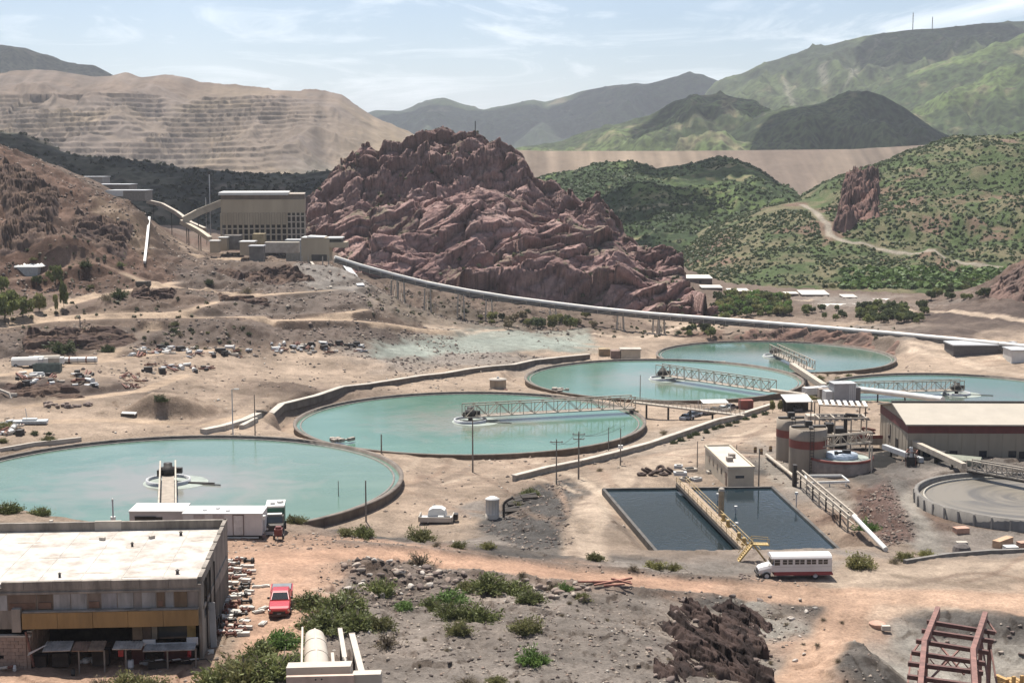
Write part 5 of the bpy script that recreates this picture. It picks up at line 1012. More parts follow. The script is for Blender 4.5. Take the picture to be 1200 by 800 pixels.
# ------------------------------------------------------------------ low buildings on the valley floor to the right
PR = M('valley_roof', (.50, .455, .40), .7, 0, .1, .2); VW = M('valley_wall', (.16, .12, .10), .85, 0, .2, .4)
def lowb(label, px0, px1, py0, py1, Y, dep, h, slope=.1, roof=PR):
    """single pitch roof: py0/py1 = far and near edge of the roof"""
    s = mpp(Y); zr = float(at_d(px0, py1, Y)[2]); t = thing('valley_building', label, 'building', ((px0 - 600) * s, Y, zr - h)); w_ = (px1 - px0) * s
    MB().bb(.3, w_ - .3, .2, dep - .2, -1, h - .3).build('wall', VW, t); zt = CZ - (py0 - HORY) * mpp(Y + dep) - (zr - h)
    b = MB(); b.add([(0, 0, h), (w_, 0, h), (w_ + (px0 - 600) * 0, dep, zt), (0, dep, zt), (0, 0, h - .3), (w_, 0, h - .3), (w_, dep, zt - .3), (0, dep, zt - .3)], [(0, 1, 2, 3), (4, 5, 1, 0), (1, 5, 6, 2), (0, 3, 7, 4), (4, 7, 6, 5)]); b.build('roof', roof, t)
    for k in range(max(2, int(w_ / 5))): MB().bb(1 + k * 5, 2.2 + k * 5, .12, .22, h * .35, h * .7).build('window', WIN, t)
lowb('long pale roofed building at the foot of the butte, leftmost in the valley', 805, 836, 321, 326, 690, 14, 4)
lowb('smaller pale roofed building below the leftmost valley building', 823, 848, 333, 337, 655, 10, 3.5)
lowb('thin pale roofed shed in the middle of the valley trees', 855, 880, 337, 341, 640, 10, 3)
lowb('small grey roofed shed right of the thin pale shed', 882, 900, 340, 343, 640, 8, 3)
lowb('pale roofed building at the head of the valley lane', 922, 938, 341, 344, 640, 8, 3)
lowb('bright roofed building with a brown front under the green hill', 941, 974, 339, 345, 640, 12, 4)
lowb('small white roofed shed right of the bright roofed building', 990, 1007, 344, 348, 625, 9, 3)
lowb('broad pale roofed shed with a brown gable in front of the valley trees', 963, 1028, 355, 367, 585, 16, 4.5)
lowb('long white roofed shed at the right end of the valley', 1035, 1078, 349, 355, 610, 16, 3.5)
lowb('second long pale roof beside the white roofed shed at the valley end', 1045, 1072, 354, 358, 600, 8, 3)
lowb('tan house roof among trees left of the broad pale shed', 891, 908, 357, 361, 585, 6, 3)
# right end of conveyor: head station
pbox('head_station', 'grey roofed open station under the right end of the long conveyor', 'building', 1122, 1180, 405, 417, 456, 10, M('station_dark', (.11, .10, .095), .9), GREYP)
pbox('head_station_annex', 'white front annex at the right edge beside the conveyor station', 'building', 1191, 1230, 411, 420, 443, 8, WHITE, GREYP)
# antenna masts
for i, (px, py0, py1) in enumerate(((1069.5, 15, 37), (1092.5, 20, 33))):
    a, c = Vector(at_d(px, py1, 4690)), Vector(at_d(px, py0, 4690)); h = c.z - a.z; t = thing('radio_mast', ('taller radio mast on the right mountain ridge', 'shorter radio mast on the right mountain ridge')[i], 'mast', a)
    b = MB(); b.bar((0, 0, -15), (0, 0, h), 2.0 if i == 0 else 1.8); b.build('mast', DSTEEL, t); b = MB()
    for k in range(6): b.bar((-2.4, 0, h * k / 6), (2.4, 0, h * k / 6), .8)
    b.build('bracing', DSTEEL, t)
# butte top pole
p = butte.hit(557, 160); tag(MB().tube((0, 0, -1), (0, 0, 7), .25, 6).build('signal_pole', DSTEEL, None, (p.x, p.y, p.z)), 'tiny pole on the summit of the red rock butte', 'pole')
# ------------------------------------------------------------------ flat roofed building, lower left
BZ = 7.1; F0 = at_z(238, 776, 7.1); bld = thing('flat_roof_building', 'weathered concrete building with a bright white flat roof at lower left', 'building', (F0[0], F0[1], BZ), R(4))
CW_ = M('old_concrete', (.25, .215, .18), .92, 0, .35, .8, .02, streak=True); RW = M('white_roof', (.50, .465, .42), .85, 0, .08, .55, c2=(.25, .21, .175)); YB = M('ochre_fascia', (.27, .165, .065), .8, 0, .22, .5, streak=True); BK = M('dark_recess', (.05, .038, .03), .9, 0, .4, 1)
BW, BD_, ZT = 30.0, 17.2, 6.95
# walls (x to the left is negative)
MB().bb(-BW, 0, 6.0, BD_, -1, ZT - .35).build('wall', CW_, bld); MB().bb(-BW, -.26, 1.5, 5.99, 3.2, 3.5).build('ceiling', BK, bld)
MB().bb(-BW, -.002, 0, 1.5, 3.2, ZT - .35).build('front_wall', CW_, bld)
MB().bb(-.25, 0, .1, BD_ + .0, -1.5, 3.2).build('side_wall', CW_, bld)
rf = MB().bb(-BW, -.3, .3, BD_ - .3, ZT - .35, ZT - .1).build('roof', RW, bld)
for k, (x, y, a_, l_, w_) in enumerate(((-4, 6, .2, 2.2, .5), (-9, 3, -.1, 3.4, .35), (-7.5, 11, .5, 1.6, .8), (-13, 8, 0, 4.0, .4), (-2.2, 13, .1, 1.4, .6), (-17, 13, -.2, 2.5, .5), (-11, 14, .1, 2.2, .4), (-5.5, 1.6, 0, 2.6, .3), (-19, 4, .1, 3, .5))):
    MB().prism([(x + l_ * math.cos(a_ + j * .9) * random.uniform(.35, .55), y + w_ * math.sin(j * .9) * random.uniform(.4, .8) + l_ * .1 * math.cos(j * .9) * a_) for j in range(7)], ZT - .11, ZT - .088 + .001 * k).build('roof_patch', M('tar_patch', (.36, .31, .26), .9, 0, .25, 1.2), rf)
for k in range(9): MB().bb(-3.3 * (k + 1) - .03, -3.3 * (k + 1) + .03, .4, BD_ - .4, ZT - .11, ZT - .078).build('roof_joint', M('roof_joint', (.40, .365, .32), .9, 0, .25, 1.2), rf)
b = MB()
for u in range(13):       # front parapet of separate blocks, with gaps
    x1 = -.3 - u * 2.3; x0 = x1 - (2.28 if u not in (6, 7) else 1.75)
    MB().bb(x0, x1, -.05, .32, ZT - .55, ZT + .12 + random.uniform(-.02, .02)).build('parapet_block', CW_, bld)
for u in range(12): MB().bb(-2.42 - u * 2.4, -.03 - u * 2.4, BD_ - .32, BD_ + .02, ZT - .5, ZT + .72 + (.06 if u == 4 else 0)).build('parapet_block', CW_ if u != 4 else CONCP, bld)
for u in range(7): MB().bb(-.32, .03, .33 + u * 2.42, 2.72 + u * 2.42, ZT - .5, ZT + .18 + .09 * u).build('parapet_block', CW_, bld)
MB().bb(-.34, .06, .2, BD_, ZT + .76, ZT + .80) 
# upper storey panels and openings
xs = [0, .9, 2.0, 2.7, 3.4, 4.6, 5.2, 6.5, 7.8, 8.9, 10.2, 11.6, 12.9, 15.2, 17.6, 20, 22, 24, 26]
cols = [(.20, .17, .15), (.15, .10, .06), (.27, .26, .25), (.14, .095, .06), (.25, .24, .23), (.22, .19, .17), (.27, .26, .25), (.26, .25, .25), (.19, .15, .12), (.27, .26, .25), (.26, .25, .24), (.12, .085, .06), (.13, .09, .065), (.30, .29, .28), (.31, .30, .29), (.29, .28, .27), (.30, .29, .28), (.25, .22, .2)]
for i in range(len(xs) - 1):
    pn = MB().bb(-xs[i + 1] + .04 - .2, -xs[i] - .04 - .2, -.07 + .03 * (i % 3), .05, 4.75, 6.05).build('wall_panel', M('panel_%d' % i, cols[i], .85, 0, .25, 1.2, streak=True), bld)
    if i in (3, 8, 11, 12): MB().bb(-xs[i + 1] - .05, -xs[i] - .35, -.10, -.02, 4.85, 5.35).build('lower_pane', M('brown_board', (.16, .09, .06), .85, 0, .3, 1), pn)
MB().bb(-BW, -.1, -.12, -.07, 6.05, 6.22).build('lintel', CW_, bld)
# ochre fascia made of long boards
for k in range(5): MB().bb(-14.2 + k * 2.8, -14.2 + (k + 1) * 2.8 - .03, -.55 - .02 * (k % 2), -.1, 3.32, 4.62).build('fascia_board', YB, bld)
MB().bb(-14.2, -.2, -.5, -.1, 4.64, 4.72).build('ledge', CW_, bld)
MB().bb(-15.0, -14.3, -.6, 0, 3.1, 5.0).build('pier', CW_, bld)
# lower storey: recess, boarded openings, counter, posts
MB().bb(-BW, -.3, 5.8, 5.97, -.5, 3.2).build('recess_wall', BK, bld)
for x0, x1, c in ((-5.7, -4.9, (.16, .12, .08)), (-4.85, -4.2, (.10, .07, .05)), (-1.3, -.6, (.30, .21, .08)), (-4.15, -3.7, (.2, .17, .13))): MB().bb(x0, x1, .5, .6, 1.9, 3.15).build('wall_panel', M('lower_%d' % int(-x0 * 10), c, .85, 0, .3, 1), bld)
MB().bb(-4.7, -3.7, -.5, -.35, 1.7, 2.2).build('counter_board', GREYP, bld); MB().bb(-3.7, -1.2, -.45, -.38, 1.75, 1.9).build('counter_board', GREYP, bld); MB().bb(-1.2, -.3, -.5, -.35, 1.7, 2.3).build('counter_board', GREYP, bld)
MB().bb(-3.6, -1.3, .55, .62, 1.95, 3.1).build('window', WIN, bld)
for x in (-.35, -2.6, -5.9, -7.6, -9.6): MB().bb(x - .06, x + .06, -1.5, -1.38, -.3, 1.75).build('post', M('post_steel', (.18, .16, .14), .7), bld)
for (x0, x1, z_, tilt, c) in ((-12.4, -10.2, 2.0, .22, (.28, .26, .24)), (-10.1, -8.9, 1.95, .2, (.22, .14, .10)), (-8.85, -7.6, 1.95, .22, (.24, .17, .12)), (-6.9, -4.6, 1.95, .12, (.36, .33, .30)), (-4.5, -.4, 1.75, .1, (.30, .29, .28))):
    m = MB(); m.box(((x0 + x1) / 2, -1.0, z_), (x1 - x0, 1.5, .07), 0, tilt, random.uniform(-.04, .04)); 
    for k in range(int((x1 - x0) / .25)): m.box((x0 + .12 + k * .25, -1.0, z_ + .045), (.06, 1.48, .05), 0, tilt)
    m.build('awning_sheet', M('awning_%d' % int(-x0 * 10), c, .6, .2, .3, 1.5), bld)
for k in range(3): MB().bar((-13.6 + k * .05, -1.6, 1.5 + k * .1), (-12.2, -1.2, 2.2), .05).build('rod', GREYP, bld)
# things stored in the undercroft
uz = lambda x, y: Vector((bld.location.x + x * math.cos(R(4)) - y * math.sin(R(4)), bld.location.y + x * math.sin(R(4)) + y * math.cos(R(4)), BZ))
def in_bay(name, label, cat, x, y, z, dims, mat, kind='box', group=None):
    t = thing(name, label, cat, uz(x, y) + Vector((0, 0, z)), R(4), group)
    if kind == 'box': MB().bb(-dims[0] / 2, dims[0] / 2, -dims[1] / 2, dims[1] / 2, 0, dims[2]).build('body', mat, t); MB().bb(-dims[0] / 2 - .02, dims[0] / 2 + .02, -dims[1] / 2 - .02, dims[1] / 2 + .02, dims[2], dims[2] + .04).build('lid', mat, t)
    else: MB().lathe((0, 0, 0), [(.01, 0), (dims[0], 0), (dims[0], dims[2] * .3), (dims[0] * 1.06, dims[2] * .32), (dims[0], dims[2] * .34), (dims[0], dims[2]), (dims[0] * .3, dims[2] * 1.02), (.01, dims[2] * 1.02)], 16).build('shell', mat, t); MB().lathe((0, 0, dims[2] * 1.02), [(.08, 0), (.08, .1), (.01, .1)], 10).build('valve', DSTEEL, t)
    return t
REDP = M('red_paint', (.36, .03, .03), .5, 0, .2, 2)
in_bay('red_cylinder', 'bright red cylinder hanging near the right end of the dark undercroft', 'gas cylinder', -1.0, -.6, .75, (.16, 0, .75), REDP, 'c'); in_bay('red_box', 'small red box on the wall of the dark undercroft', 'box', -6.4, -.8, 1.0, (.4, .3, .5), REDP)
in_bay('tool_cabinet', 'dark red cabinet between the posts of the undercroft', 'cabinet', -5.2, .2, 0, (1.0, .6, 1.5), M('dark_red', (.09, .03, .028), .7, 0, .3, 1)); in_bay('tool_cabinet', 'wide dark bench cabinet at the right of the undercroft', 'cabinet', -2.0, .1, 0, (2.2, .6, 1.2), M('dark_red',))
in_bay('workbench', 'low bench with pale pipes in front of the right undercroft', 'bench', -3.4, -1.0, 0, (1.6, .6, .55), DSTEEL); in_bay('steel_drum', 'small dark drum standing by the undercroft edge', 'drum', -10.0, -1.9, -.15, (.16, 0, .5), DSTEEL, 'c'); in_bay('steel_drum', 'grey drum under the right awning', 'drum', -5.6, -1.2, 0, (.26, 0, .8), GREYP, 'c')
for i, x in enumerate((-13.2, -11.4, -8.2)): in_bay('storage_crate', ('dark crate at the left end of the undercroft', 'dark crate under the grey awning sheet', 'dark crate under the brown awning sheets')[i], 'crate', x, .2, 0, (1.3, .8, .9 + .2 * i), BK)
for k in range(7):
    x = -4.9 + k * .7; c = uz(x, -1.15 + .1 * (k % 2)); b = MB(); b.tube((0, 0, .6), (1.1, .1, .72), .06, 8); b.tube((1.1, .1, .72), (1.3, .1, .55), .06, 8); o_ = b.build('steel_pipe', GREYP if k % 2 else DSTEEL, None, c); tag(o_, 'short bent pipe stored along the right undercroft bench', 'pipe', 'pipes stored on the undercroft bench')
# white salvaged valves on the yard
for i, (px, py) in enumerate(((74, 778), (101, 776), (112, 776), (166, 773), (172, 778))):
    g = G(px, py); t = thing('scrap_valve', ('pale valve body lying alone at the yard edge left', 'pale valve with dark hub, left of a close pair', 'pale valve without hub, right of a close pair', 'tall white fitting standing before the bench', 'grey fitting lying beside the tall white fitting')[i], 'valve', g, i * .8)
    MB().lathe((0, 0, .22), [(.01, -.2), (.36, -.16), (.38, .0), (.28, .16), (.01, .2)], 12).build('body', WHITE if i != 4 else GREYP, t); MB().tube((-.55, 0, .2), (.55, .1, .2), .14, 10).build('flange', WHITE if i else CONCP, t)
    if i in (1, 3): MB().tube((0, -.3, .2), (0, .3, .25), .16, 10).build('hub', DSTEEL, t)
g = G(216, 777); t = thing('steel_grate', 'dark steel grate leaning flat on the yard by the right post', 'grate', g + Vector((0, 0, .1)), R(-12)); b = MB()
for k in range(6): b.bar((-.9, -.3 + k * .12, .02 + k * .03), (.7, -.3 + k * .12, .02 + k * .03), .05)
b.bar((-.9, -.35, .02), (-.9, .35, .2), .07); b.bar((.7, -.35, .02), (.7, .35, .2), .07); b.build('frame', DSTEEL, t)
# roof details
for i, (px, py, w_) in enumerate(((212, 627, .25), (208, 672, .25), (155, 640, .2), (70, 676, .2))):
    p = at_z(px, py, BZ + ZT - .1); v_ = thing('roof_vent', ('small dark vent near the far right roof corner', 'small dark vent near the front right roof corner', 'tiny vent in the middle of the white roof', 'tiny vent near the front parapet')[i], 'vent', p); MB().tube((0, 0, -.05), (0, 0, .28), w_ * .5, 10).build('pipe', DSTEEL, v_); MB().lathe((0, 0, .3), [(w_ * .8, 0), (.02, .12)], 10).build('cap', DSTEEL, v_)
for k, (px, py) in enumerate(((36, 620), (110, 619), (141, 616), (155, 616), (196, 617), (200, 617), (120, 632), (178, 630), (60, 612))):
    p = Vector(at_z(px, py, BZ + ZT - .05)); tag(MB().box((0, 0, .1), (.5, .3, .25), k).build('concrete_scrap', CONCP, None, p), 'small pale block lying on the white roof by the back parapet', 'block', 'blocks lying on the white roof')
# side wall lean: conduit and downpipes
for k, yy in enumerate((2.2, 4.4, 7.0)): MB().tube((.12, yy, .5), (.12, yy, ZT - .4), .07, 8).build('downpipe', DSTEEL, bld)
MB().bb(0, .1, 1.0, 16, 4.2, 4.5).build('ledge', CW_, bld)
b = MB(); b.bar((.5, 3.0, -.3), (.35, 3.4, 4.0), .5, .12); b.build('leaning_board', GREYP, bld)
# dark drain heads by the side
for k in range(3):
    t = thing('coiled_hose', ('upper', 'middle', 'lower')[k] + ' dark coil hung on the building side wall', 'hose', uz(.35, 5.0 + k * 1.6) + Vector((0, 0, 1.5 - .3 * k))); m = MB()
    for j in range(16): a0, a1 = j * math.pi / 8, (j + 1) * math.pi / 8; m.tube((0, .5 * math.cos(a0), .5 * math.sin(a0)), (0, .5 * math.cos(a1), .5 * math.sin(a1)), .09, 6)
    m.build('coil', DSTEEL, t)
# block walled pen at the left edge
pz = 6.6; a = Vector(at_d(27, 775, 113)); pen = thing('block_pen', 'low pinkish block walled pen at the bottom left corner', 'wall', (a.x, a.y, 7.0))
PB2 = M('pink_block', (.33, .235, .18), .9, 0, .25, 1.2)
for r_ in range(9):
    for k in range(11):
        if random.random() < .04: continue
        MB().bb(-.62 * (k + 1) + .02 + .3 * (r_ % 2), -.62 * k + .3 * (r_ % 2), -.02 * (k % 2), .28, r_ * .3, r_ * .3 + .285).build('block', PB2, pen)
for r_ in range(0, 9, 2): MB().bb(.02, .3, -.01, .28, r_ * .3, r_ * .3 + .285).build('block', PB2, pen)
for r_ in range(10):
    for k in range(8): MB().bb(.32, .62 + .015 * (k % 2), .05 + .6 * k, .63 + .6 * k, r_ * .3, r_ * .3 + .285).build('block', PB2, pen)
MB().bb(-7, .7, -.06, .34, 2.72, 2.86).build('coping', CONCP, pen); MB().bb(.3, .68, .36, 4.9, 3.0, 3.12).build('coping', CONCP, pen)
b = MB(); b.bar((.9, -.1, .3), (.35, -.1, 3.2), .15); b.build('leaning_post', RUST, pen)
for k in range(9):
    g = G(4 + (k % 3) * 7, 770 + 8 * (k // 3)); t = thing('scrap_roll', 'pale rusty scrap heaped against the pen at the bottom left', 'scrap', g, k, 'scrap heaped by the block pen'); MB().tube((-.3, 0, .2 + .1 * (k % 2)), (.3, .1, .3), .14, 8).build('roll', (CONCP, RUST, WHITE)[k % 3], t)
# ------------------------------------------------------------------ trailers
def trailer(name, label, px0, px1, pyt, pyb, Y, dep, mat, rmat, rz=0.0):
    s = mpp(Y); z0 = float(at_d(px0, pyb, Y)[2]); t = thing(name, label, 'trailer', ((px0 - 600) * s, Y, z0), rz); L_ = (px1 - px0) * s; h = (pyb - pyt) * s
    MB().bb(0, L_, 0, dep, 0, h).build('body', mat, t); MB().bb(-.08, L_ + .08, -.08, dep + .08, h, h + .12).build('roof', rmat, t)
    return t, L_, h
TW_ = M('trailer_white', (.50, .46, .435), .6, 0, .08, .4); TRF = M('trailer_roof', (.56, .54, .51), .6, 0, .06, .3)
Yt = 155.; ta, L_, h_ = trailer('office_trailer', 'long white office trailer standing behind the flat roofed building', 205, 300, 601, 627, Yt, 3.4, TW_, TRF, R(0))
for k in range(1, 12): MB().bb(L_ * k / 12 - .02, L_ * k / 12 + .02, -.025, .0, .05, h_ - .05).build('wall_rib', TW_, ta)
dr = MB().bb(L_ * .64, L_ * .64 + 1.05, -.06, 0, .1, 2.25).build('door', M('door_pale', (.52, .48, .45), .6), ta)
b = MB(); fx = L_ * .64; b.bb(fx - .08, fx, -.09, .01, .05, 2.33); b.bb(fx + 1.05, fx + 1.13, -.09, .01, .05, 2.33); b.bb(fx - .08, fx + 1.13, -.09, .01, 2.25, 2.35); b.build('frame', M('brown_trim', (.14, .10, .09), .7), dr)
for x in (1.2, 3.3): MB().bb(x, x + 1.2, -.05, .02, 1.9, 2.3).build('window', M('window_frame', (.35, .30, .28), .5), ta)
MB().bb(.2, L_ - .3, .4, 3, -.35, 0).build('chassis', MDK, ta)
for x in (L_ * .6, L_ * .72): 
    for yy in (.35, 2.9): MB().tube((x, yy - .15, -.55), (x, yy + .15, -.55), .42, 14).build('wheel', DSTEEL, ta)
for x in (.8, L_ - .6): MB().bb(x, x + .2, .3, .5, -1.1, -.3).build('jack', DSTEEL, ta)
MB().bb(L_ * .5, L_ * .95, .1, .25, -.35, -.2).build('step_bar', WHITE, ta); MB().bb(L_, L_ + .15, .8, 1.8, .2, 1.6).build('cabinet', GREYP, ta); MB().lathe((L_ + .18, .1, 1.7), [(.01, 0), (.25, .1), (.25, .5), (.01, .6)], 10).build('lamp', WHITE, ta); MB().bb(L_, L_ + .3, -.1, .6, -.3, .1).build('step', M('brown_trim',), ta)
tb_, L2, h2 = trailer('office_trailer', 'brownish grey trailer with a dark opening, left of the long white trailer', 141, 205, 598.5, 621, 156., 3.6, M('trailer_taupe', (.42, .36, .33), .7, 0, .12, .5), TRF, R(0))
MB().bb(.6, L2 * .62, -.05, .02, .9, 1.5).build('opening', BK, tb_); MB().bb(L2 * .1, L2 * .5, -.12, -.04, 1.5, 1.58).build('awning_bar', DSTEEL, tb_)
MB().bb(.5, L2 - .5, .4, 3.2, -1.2, 0).build('skirt', MDK, tb_)
for x, y in ((L_ * .25, 1.2), (L_ * .4, 2.0), (L_ * .55, 1.0)): MB().lathe((x, y, h_ + .1), [(.25, 0), (.25, .14), (.01, .2)], 12).build('roof_vent', GREYP, ta)
# lamp pole behind building
g = Vector(at_d(132.5, 606, 152)); t = thing('lamp_post', 'short grey post with round white base left of the trailers', 'lamp post', g); MB().tube((0, 0, 0), (0, 0, 1.9), .09, 8).build('pole', GREYP, t); MB().lathe((0, 0, 0), [(.28, -.3), (.28, .1), (.01, .15)], 10).build('base', WHITE, t); MB().lathe((0, 0, 1.9), [(.12, 0), (.12, .15), (.01, .18)], 8).build('cap', WHITE, t)
# ------------------------------------------------------------------ truck with a green box, red welder
def wheels(t, xs, y, r, w, mat=DSTEEL, hub=GREYP):
    for x in xs:
        for s in (-1, 1):
            wv = MB().tube((x, s * y - w / 2, r), (x, s * y + w / 2, r), r, 18).build('wheel', mat, t); MB().tube((x, s * (y + w / 2) - .02, r), (x, s * (y + w / 2) + .02, r), r * .5, 12).build('hub', hub, wv)
g = G(323, 624); gt = thing('service_truck', 'truck with dark green box body and white top at the trailer end', 'truck', g, R(-84))
GRN = M('green_box', (.02, .10, .065), .55, 0, .15, 1)
MB().bb(-2.6, .4, -1.0, 1.0, 1.1, 3.0).build('box', GRN, gt); MB().bb(-2.65, .45, -1.05, 1.05, 3.0, 3.2).build('box_roof', WHITE, gt)
b = MB(); b.extr([(.6, .7), (2.6, .7), (2.6, 1.5), (1.9, 1.6), (1.5, 2.3), (.6, 2.35)], -1.0, 1.0); cb_ = b.build('cab', MDK, gt); MB().bar((1.94, 0, 1.66), (1.56, 0, 2.24), 1.7, .03).build('windscreen', WIN, cb_); MB().bb(.7, 1.4, -.8, .8, 2.36, 2.5).build('roof_rack', WHITE, cb_); MB().bb(2.6, 2.75, -1.0, 1.0, .5, .85).build('bumper', GREYP, gt)
for s in (-.75, .75): MB().tube((2.58, s, 1.15), (2.64, s, 1.15), .13, 10).build('headlight', WHITE, gt)
MB().bb(-2.6, 2.5, -.45, .45, .5, 1.0).build('chassis', DSTEEL, gt); wheels(gt, (-1.7, 1.9), .95, .48, .3)
rk_ = MB(); rk_.lathe((-1.2, .5, 3.2), [(.4, 0), (.4, .25), (.01, .35)], 10); rk_.box((-.6, -.3, 3.3), (.6, .5, .25)); rk_.build('roof_load', WHITE, gt)
g = G(326.5, 632); rw_ = thing('welder_cart', 'small dark red two wheeled welder cart parked in front of the green truck', 'cart', g, R(-88)); MB().bb(-.5, .5, -.42, .42, .5, 1.25).build('body', M('maroon', (.16, .035, .03), .6, 0, .3, 1), rw_); MB().bb(-.35, .3, -.3, .3, 1.25, 1.5).build('engine', M('maroon',), rw_); wheels(rw_, (-.1,), .5, .3, .18); b = MB(); b.bar((.5, 0, .5), (1.3, 0, .3), .1); b.build('drawbar', DSTEEL, rw_)
# ------------------------------------------------------------------ red pickup
g = G(328.5, 714); pk = thing('pickup_truck', 'red double cab pickup parked nose towards us on the red dirt', 'pickup', g + Vector((0, .4, .2)), R(-93)); pk.rotation_euler = (0, R(4.5), R(-84)); pk.scale = (1.12, 1.0, 1.0)
RP = MATS.get('car_red'); m, n, l, bs = _new('car_red'); bs.inputs['Base Color'].default_value = (.36, .016, .022, 1); bs.inputs['Roughness'].default_value = .3; bs.inputs['Coat Weight'].default_value = .5; RP = m
GLASS = M('car_glass', (.015, .018, .02), .08, 0, .1, 1); TYRE = M('tyre_rubber', (.02, .02, .02), .85, 0, .2, 3); CHR = M('chrome', (.5, .5, .5), .25, .8, .05, 1)
def hull(mb, secs):            # lofted body: (x, half width, z bottom, z shoulder, z top, half width top)
    vs = []; n = 8
    for x, w_, zb_, zs, zt_, wt in secs: vs += [(x, -w_ * .92, zb_), (x, -w_, zb_ + .15), (x, -w_, zs), (x, -wt, zt_), (x, wt, zt_), (x, w_, zs), (x, w_, zb_ + .15), (x, w_ * .92, zb_)]
    fs = []
    for k in range(len(secs) - 1):
        for i in range(n): j = (i + 1) % n; fs.append((k * n + i, k * n + j, (k + 1) * n + j, (k + 1) * n + i))
    fs += [tuple(range(n - 1, -1, -1)), tuple((len(secs) - 1) * n + i for i in range(n))]
    return mb.add(vs, fs)
b = MB(); hull(b, [(2.72, .72, .45, .75, .88, .68), (2.62, .88, .38, .85, .98, .80), (2.3, .93, .36, .92, 1.05, .84), (1.2, .94, .34, .98, 1.13, .86), (1.15, .94, .34, .98, 1.14, .86), (-.95, .94, .34, 1.0, 1.12, .90)]); body = b.build('body', RP, pk)
b = MB(); hull(b, [(1.25, .86, 1.05, 1.08, 1.10, .84), (.42, .84, 1.08, 1.25, 1.56, .68), (.2, .84, 1.08, 1.3, 1.61, .70), (-.6, .84, 1.08, 1.3, 1.60, .70), (-.88, .84, 1.08, 1.25, 1.52, .68), (-.98, .86, 1.08, 1.1, 1.12, .8)]); cab = b.build('cab', RP, pk)
b = MB(); b.add([(1.17, -.77, 1.155), (1.17, .77, 1.155), (.48, .63, 1.55), (.48, -.63, 1.55)], [(0, 1, 2, 3)]); b.build('windscreen', GLASS, cab)
for s in (-1, 1):
    b = MB(); b.add([(.95, s * .862, 1.15), (.12, s * .865, 1.15), (.12, s * .75, 1.52), (.42, s * .75, 1.5)], [(0, 1, 2, 3)]); b.add([(.02, s * .865, 1.15), (-.82, s * .865, 1.15), (-.7, s * .75, 1.5), (.02, s * .75, 1.52)], [(0, 1, 2, 3)]); b.build('side_window', GLASS, cab)
    MB().box((.85, s * 1.03, 1.2), (.12, .22, .17)).build('mirror', DSTEEL, cab); MB().box((2.6, s * .68, .80), (.18, .34, .17), 0, 0, .1).build('headlight', CHR, pk)
    b = MB(); b.bb(-2.6, -.98, s * .94 - .05, s * .94 + .05, .4, 1.05); b.build('bed_side', RP, pk)
MB().bb(-2.62, -2.55, -.9, .9, .45, 1.05).build('tailgate', RP, pk); MB().bb(-2.55, -.98, -.89, .89, .55, .62).build('bed_floor', M('bed_liner', (.04, .045, .05), .7), pk); MB().bb(-1.05, -.97, -.9, .9, .6, 1.2).build('bed_front', DSTEEL, pk)
MB().box((-1.75, 0, 1.1), (1.45, 1.7, .05)).build('bed_cover', M('bed_cover', (.13, .14, .15), .5, 0, .2, 1), pk)
MB().box((2.72, 0, .62), (.08, 1.1, .22)).build('grille', DSTEEL, pk); MB().box((2.74, 0, .42), (.16, 1.7, .2)).build('bumper', M('dark_bumper', (.05, .02, .02), .5), pk); MB().box((2.78, 0, .5), (.02, .35, .12)).build('number_plate', WHITE, pk)
for x in (1.75, -1.75):
    for s in (-1, 1): wv = MB().tube((x, s * .86 - .13, .37), (x, s * .86 + .13, .37), .37, 20).build('wheel', TYRE, pk); MB().tube((x, s * .99 - .02, .37), (x, s * .99 + .02, .37), .22, 14).build('rim', CHR, wv)
# ------------------------------------------------------------------ bus
g = G(930, 679); g2 = G(884, 682); bus = thing('school_bus', 'white bus with a dark red skirt parked on the dirt road', 'bus', (g.x + .1, g.y + 1.3, H(g.x, g.y + 1.3)), R(180 + 2.5)); bus.rotation_euler.y = 0
# built nose to +x, rotated to face left
BWH = M('bus_white', (.56, .53, .51), .45, 0, .05, .5); BRD = M('bus_red', (.22, .03, .035), .5, 0, .1, 1)
BL = 7.0; x0 = -4.3; x1 = 2.7
b = MB(); b.bb(x0, x1, -1.18, 1.18, .95, 1.75); low = b.build('lower_body', BWH, bus)
b = MB(); b.bb(x0 + .02, x1 - .25, -1.16, 1.16, 1.75, 2.42); b.build('window_band', BWH, bus)
b = MB(); pr = [(-1.18, 0), (1.18, 0), (1.18, .12), (1.0, .32), (.6, .44), (0, .48), (-.6, .44), (-1.0, .32), (-1.18, .12)]; b.add([(x, y, 2.42 + z) for x in (x0, x1 + .02) for y, z in pr], [tuple(range(8, -1, -1)), tuple(range(9, 18))] + [(i, (i + 1) % 9, 9 + (i + 1) % 9, 9 + i) for i in range(9)]); b.build('roof', BWH, bus)
b = MB(); b.bb(x0 - .01, x1 - .3, -1.2, 1.2, .52, .95); b.build('skirt', BRD, bus); MB().bb(x0 - .16, x0, -1.15, 1.15, .5, .72).build('rear_bumper', BRD, bus)
b = MB(); hull(b, [(x1, 1.0, .6, 1.35, 1.62, .85), (x1 + .7, .95, .6, 1.2, 1.5, .75), (x1 + 1.25, .85, .6, 1.05, 1.32, .65), (x1 + 1.4, .75, .62, .9, 1.15, .6)]); b.build('bonnet', BWH, bus)
b = MB(); b.add([(x1 - .02, -1.0, 1.66), (x1 - .02, 1.0, 1.66), (x1 - .24 + .0, 1.0, 2.42), (x1 - .24, -1.0, 2.42)], [(0, 1, 2, 3)]); b.build('windscreen', GLASS, bus)
MB().bb(x1 + 1.38, x1 + 1.46, -.5, .5, .7, 1.05).build('grille', DSTEEL, bus); MB().bb(x1 + 1.42, x1 + 1.58, -1.0, 1.0, .45, .68).build('bumper', DSTEEL, bus)
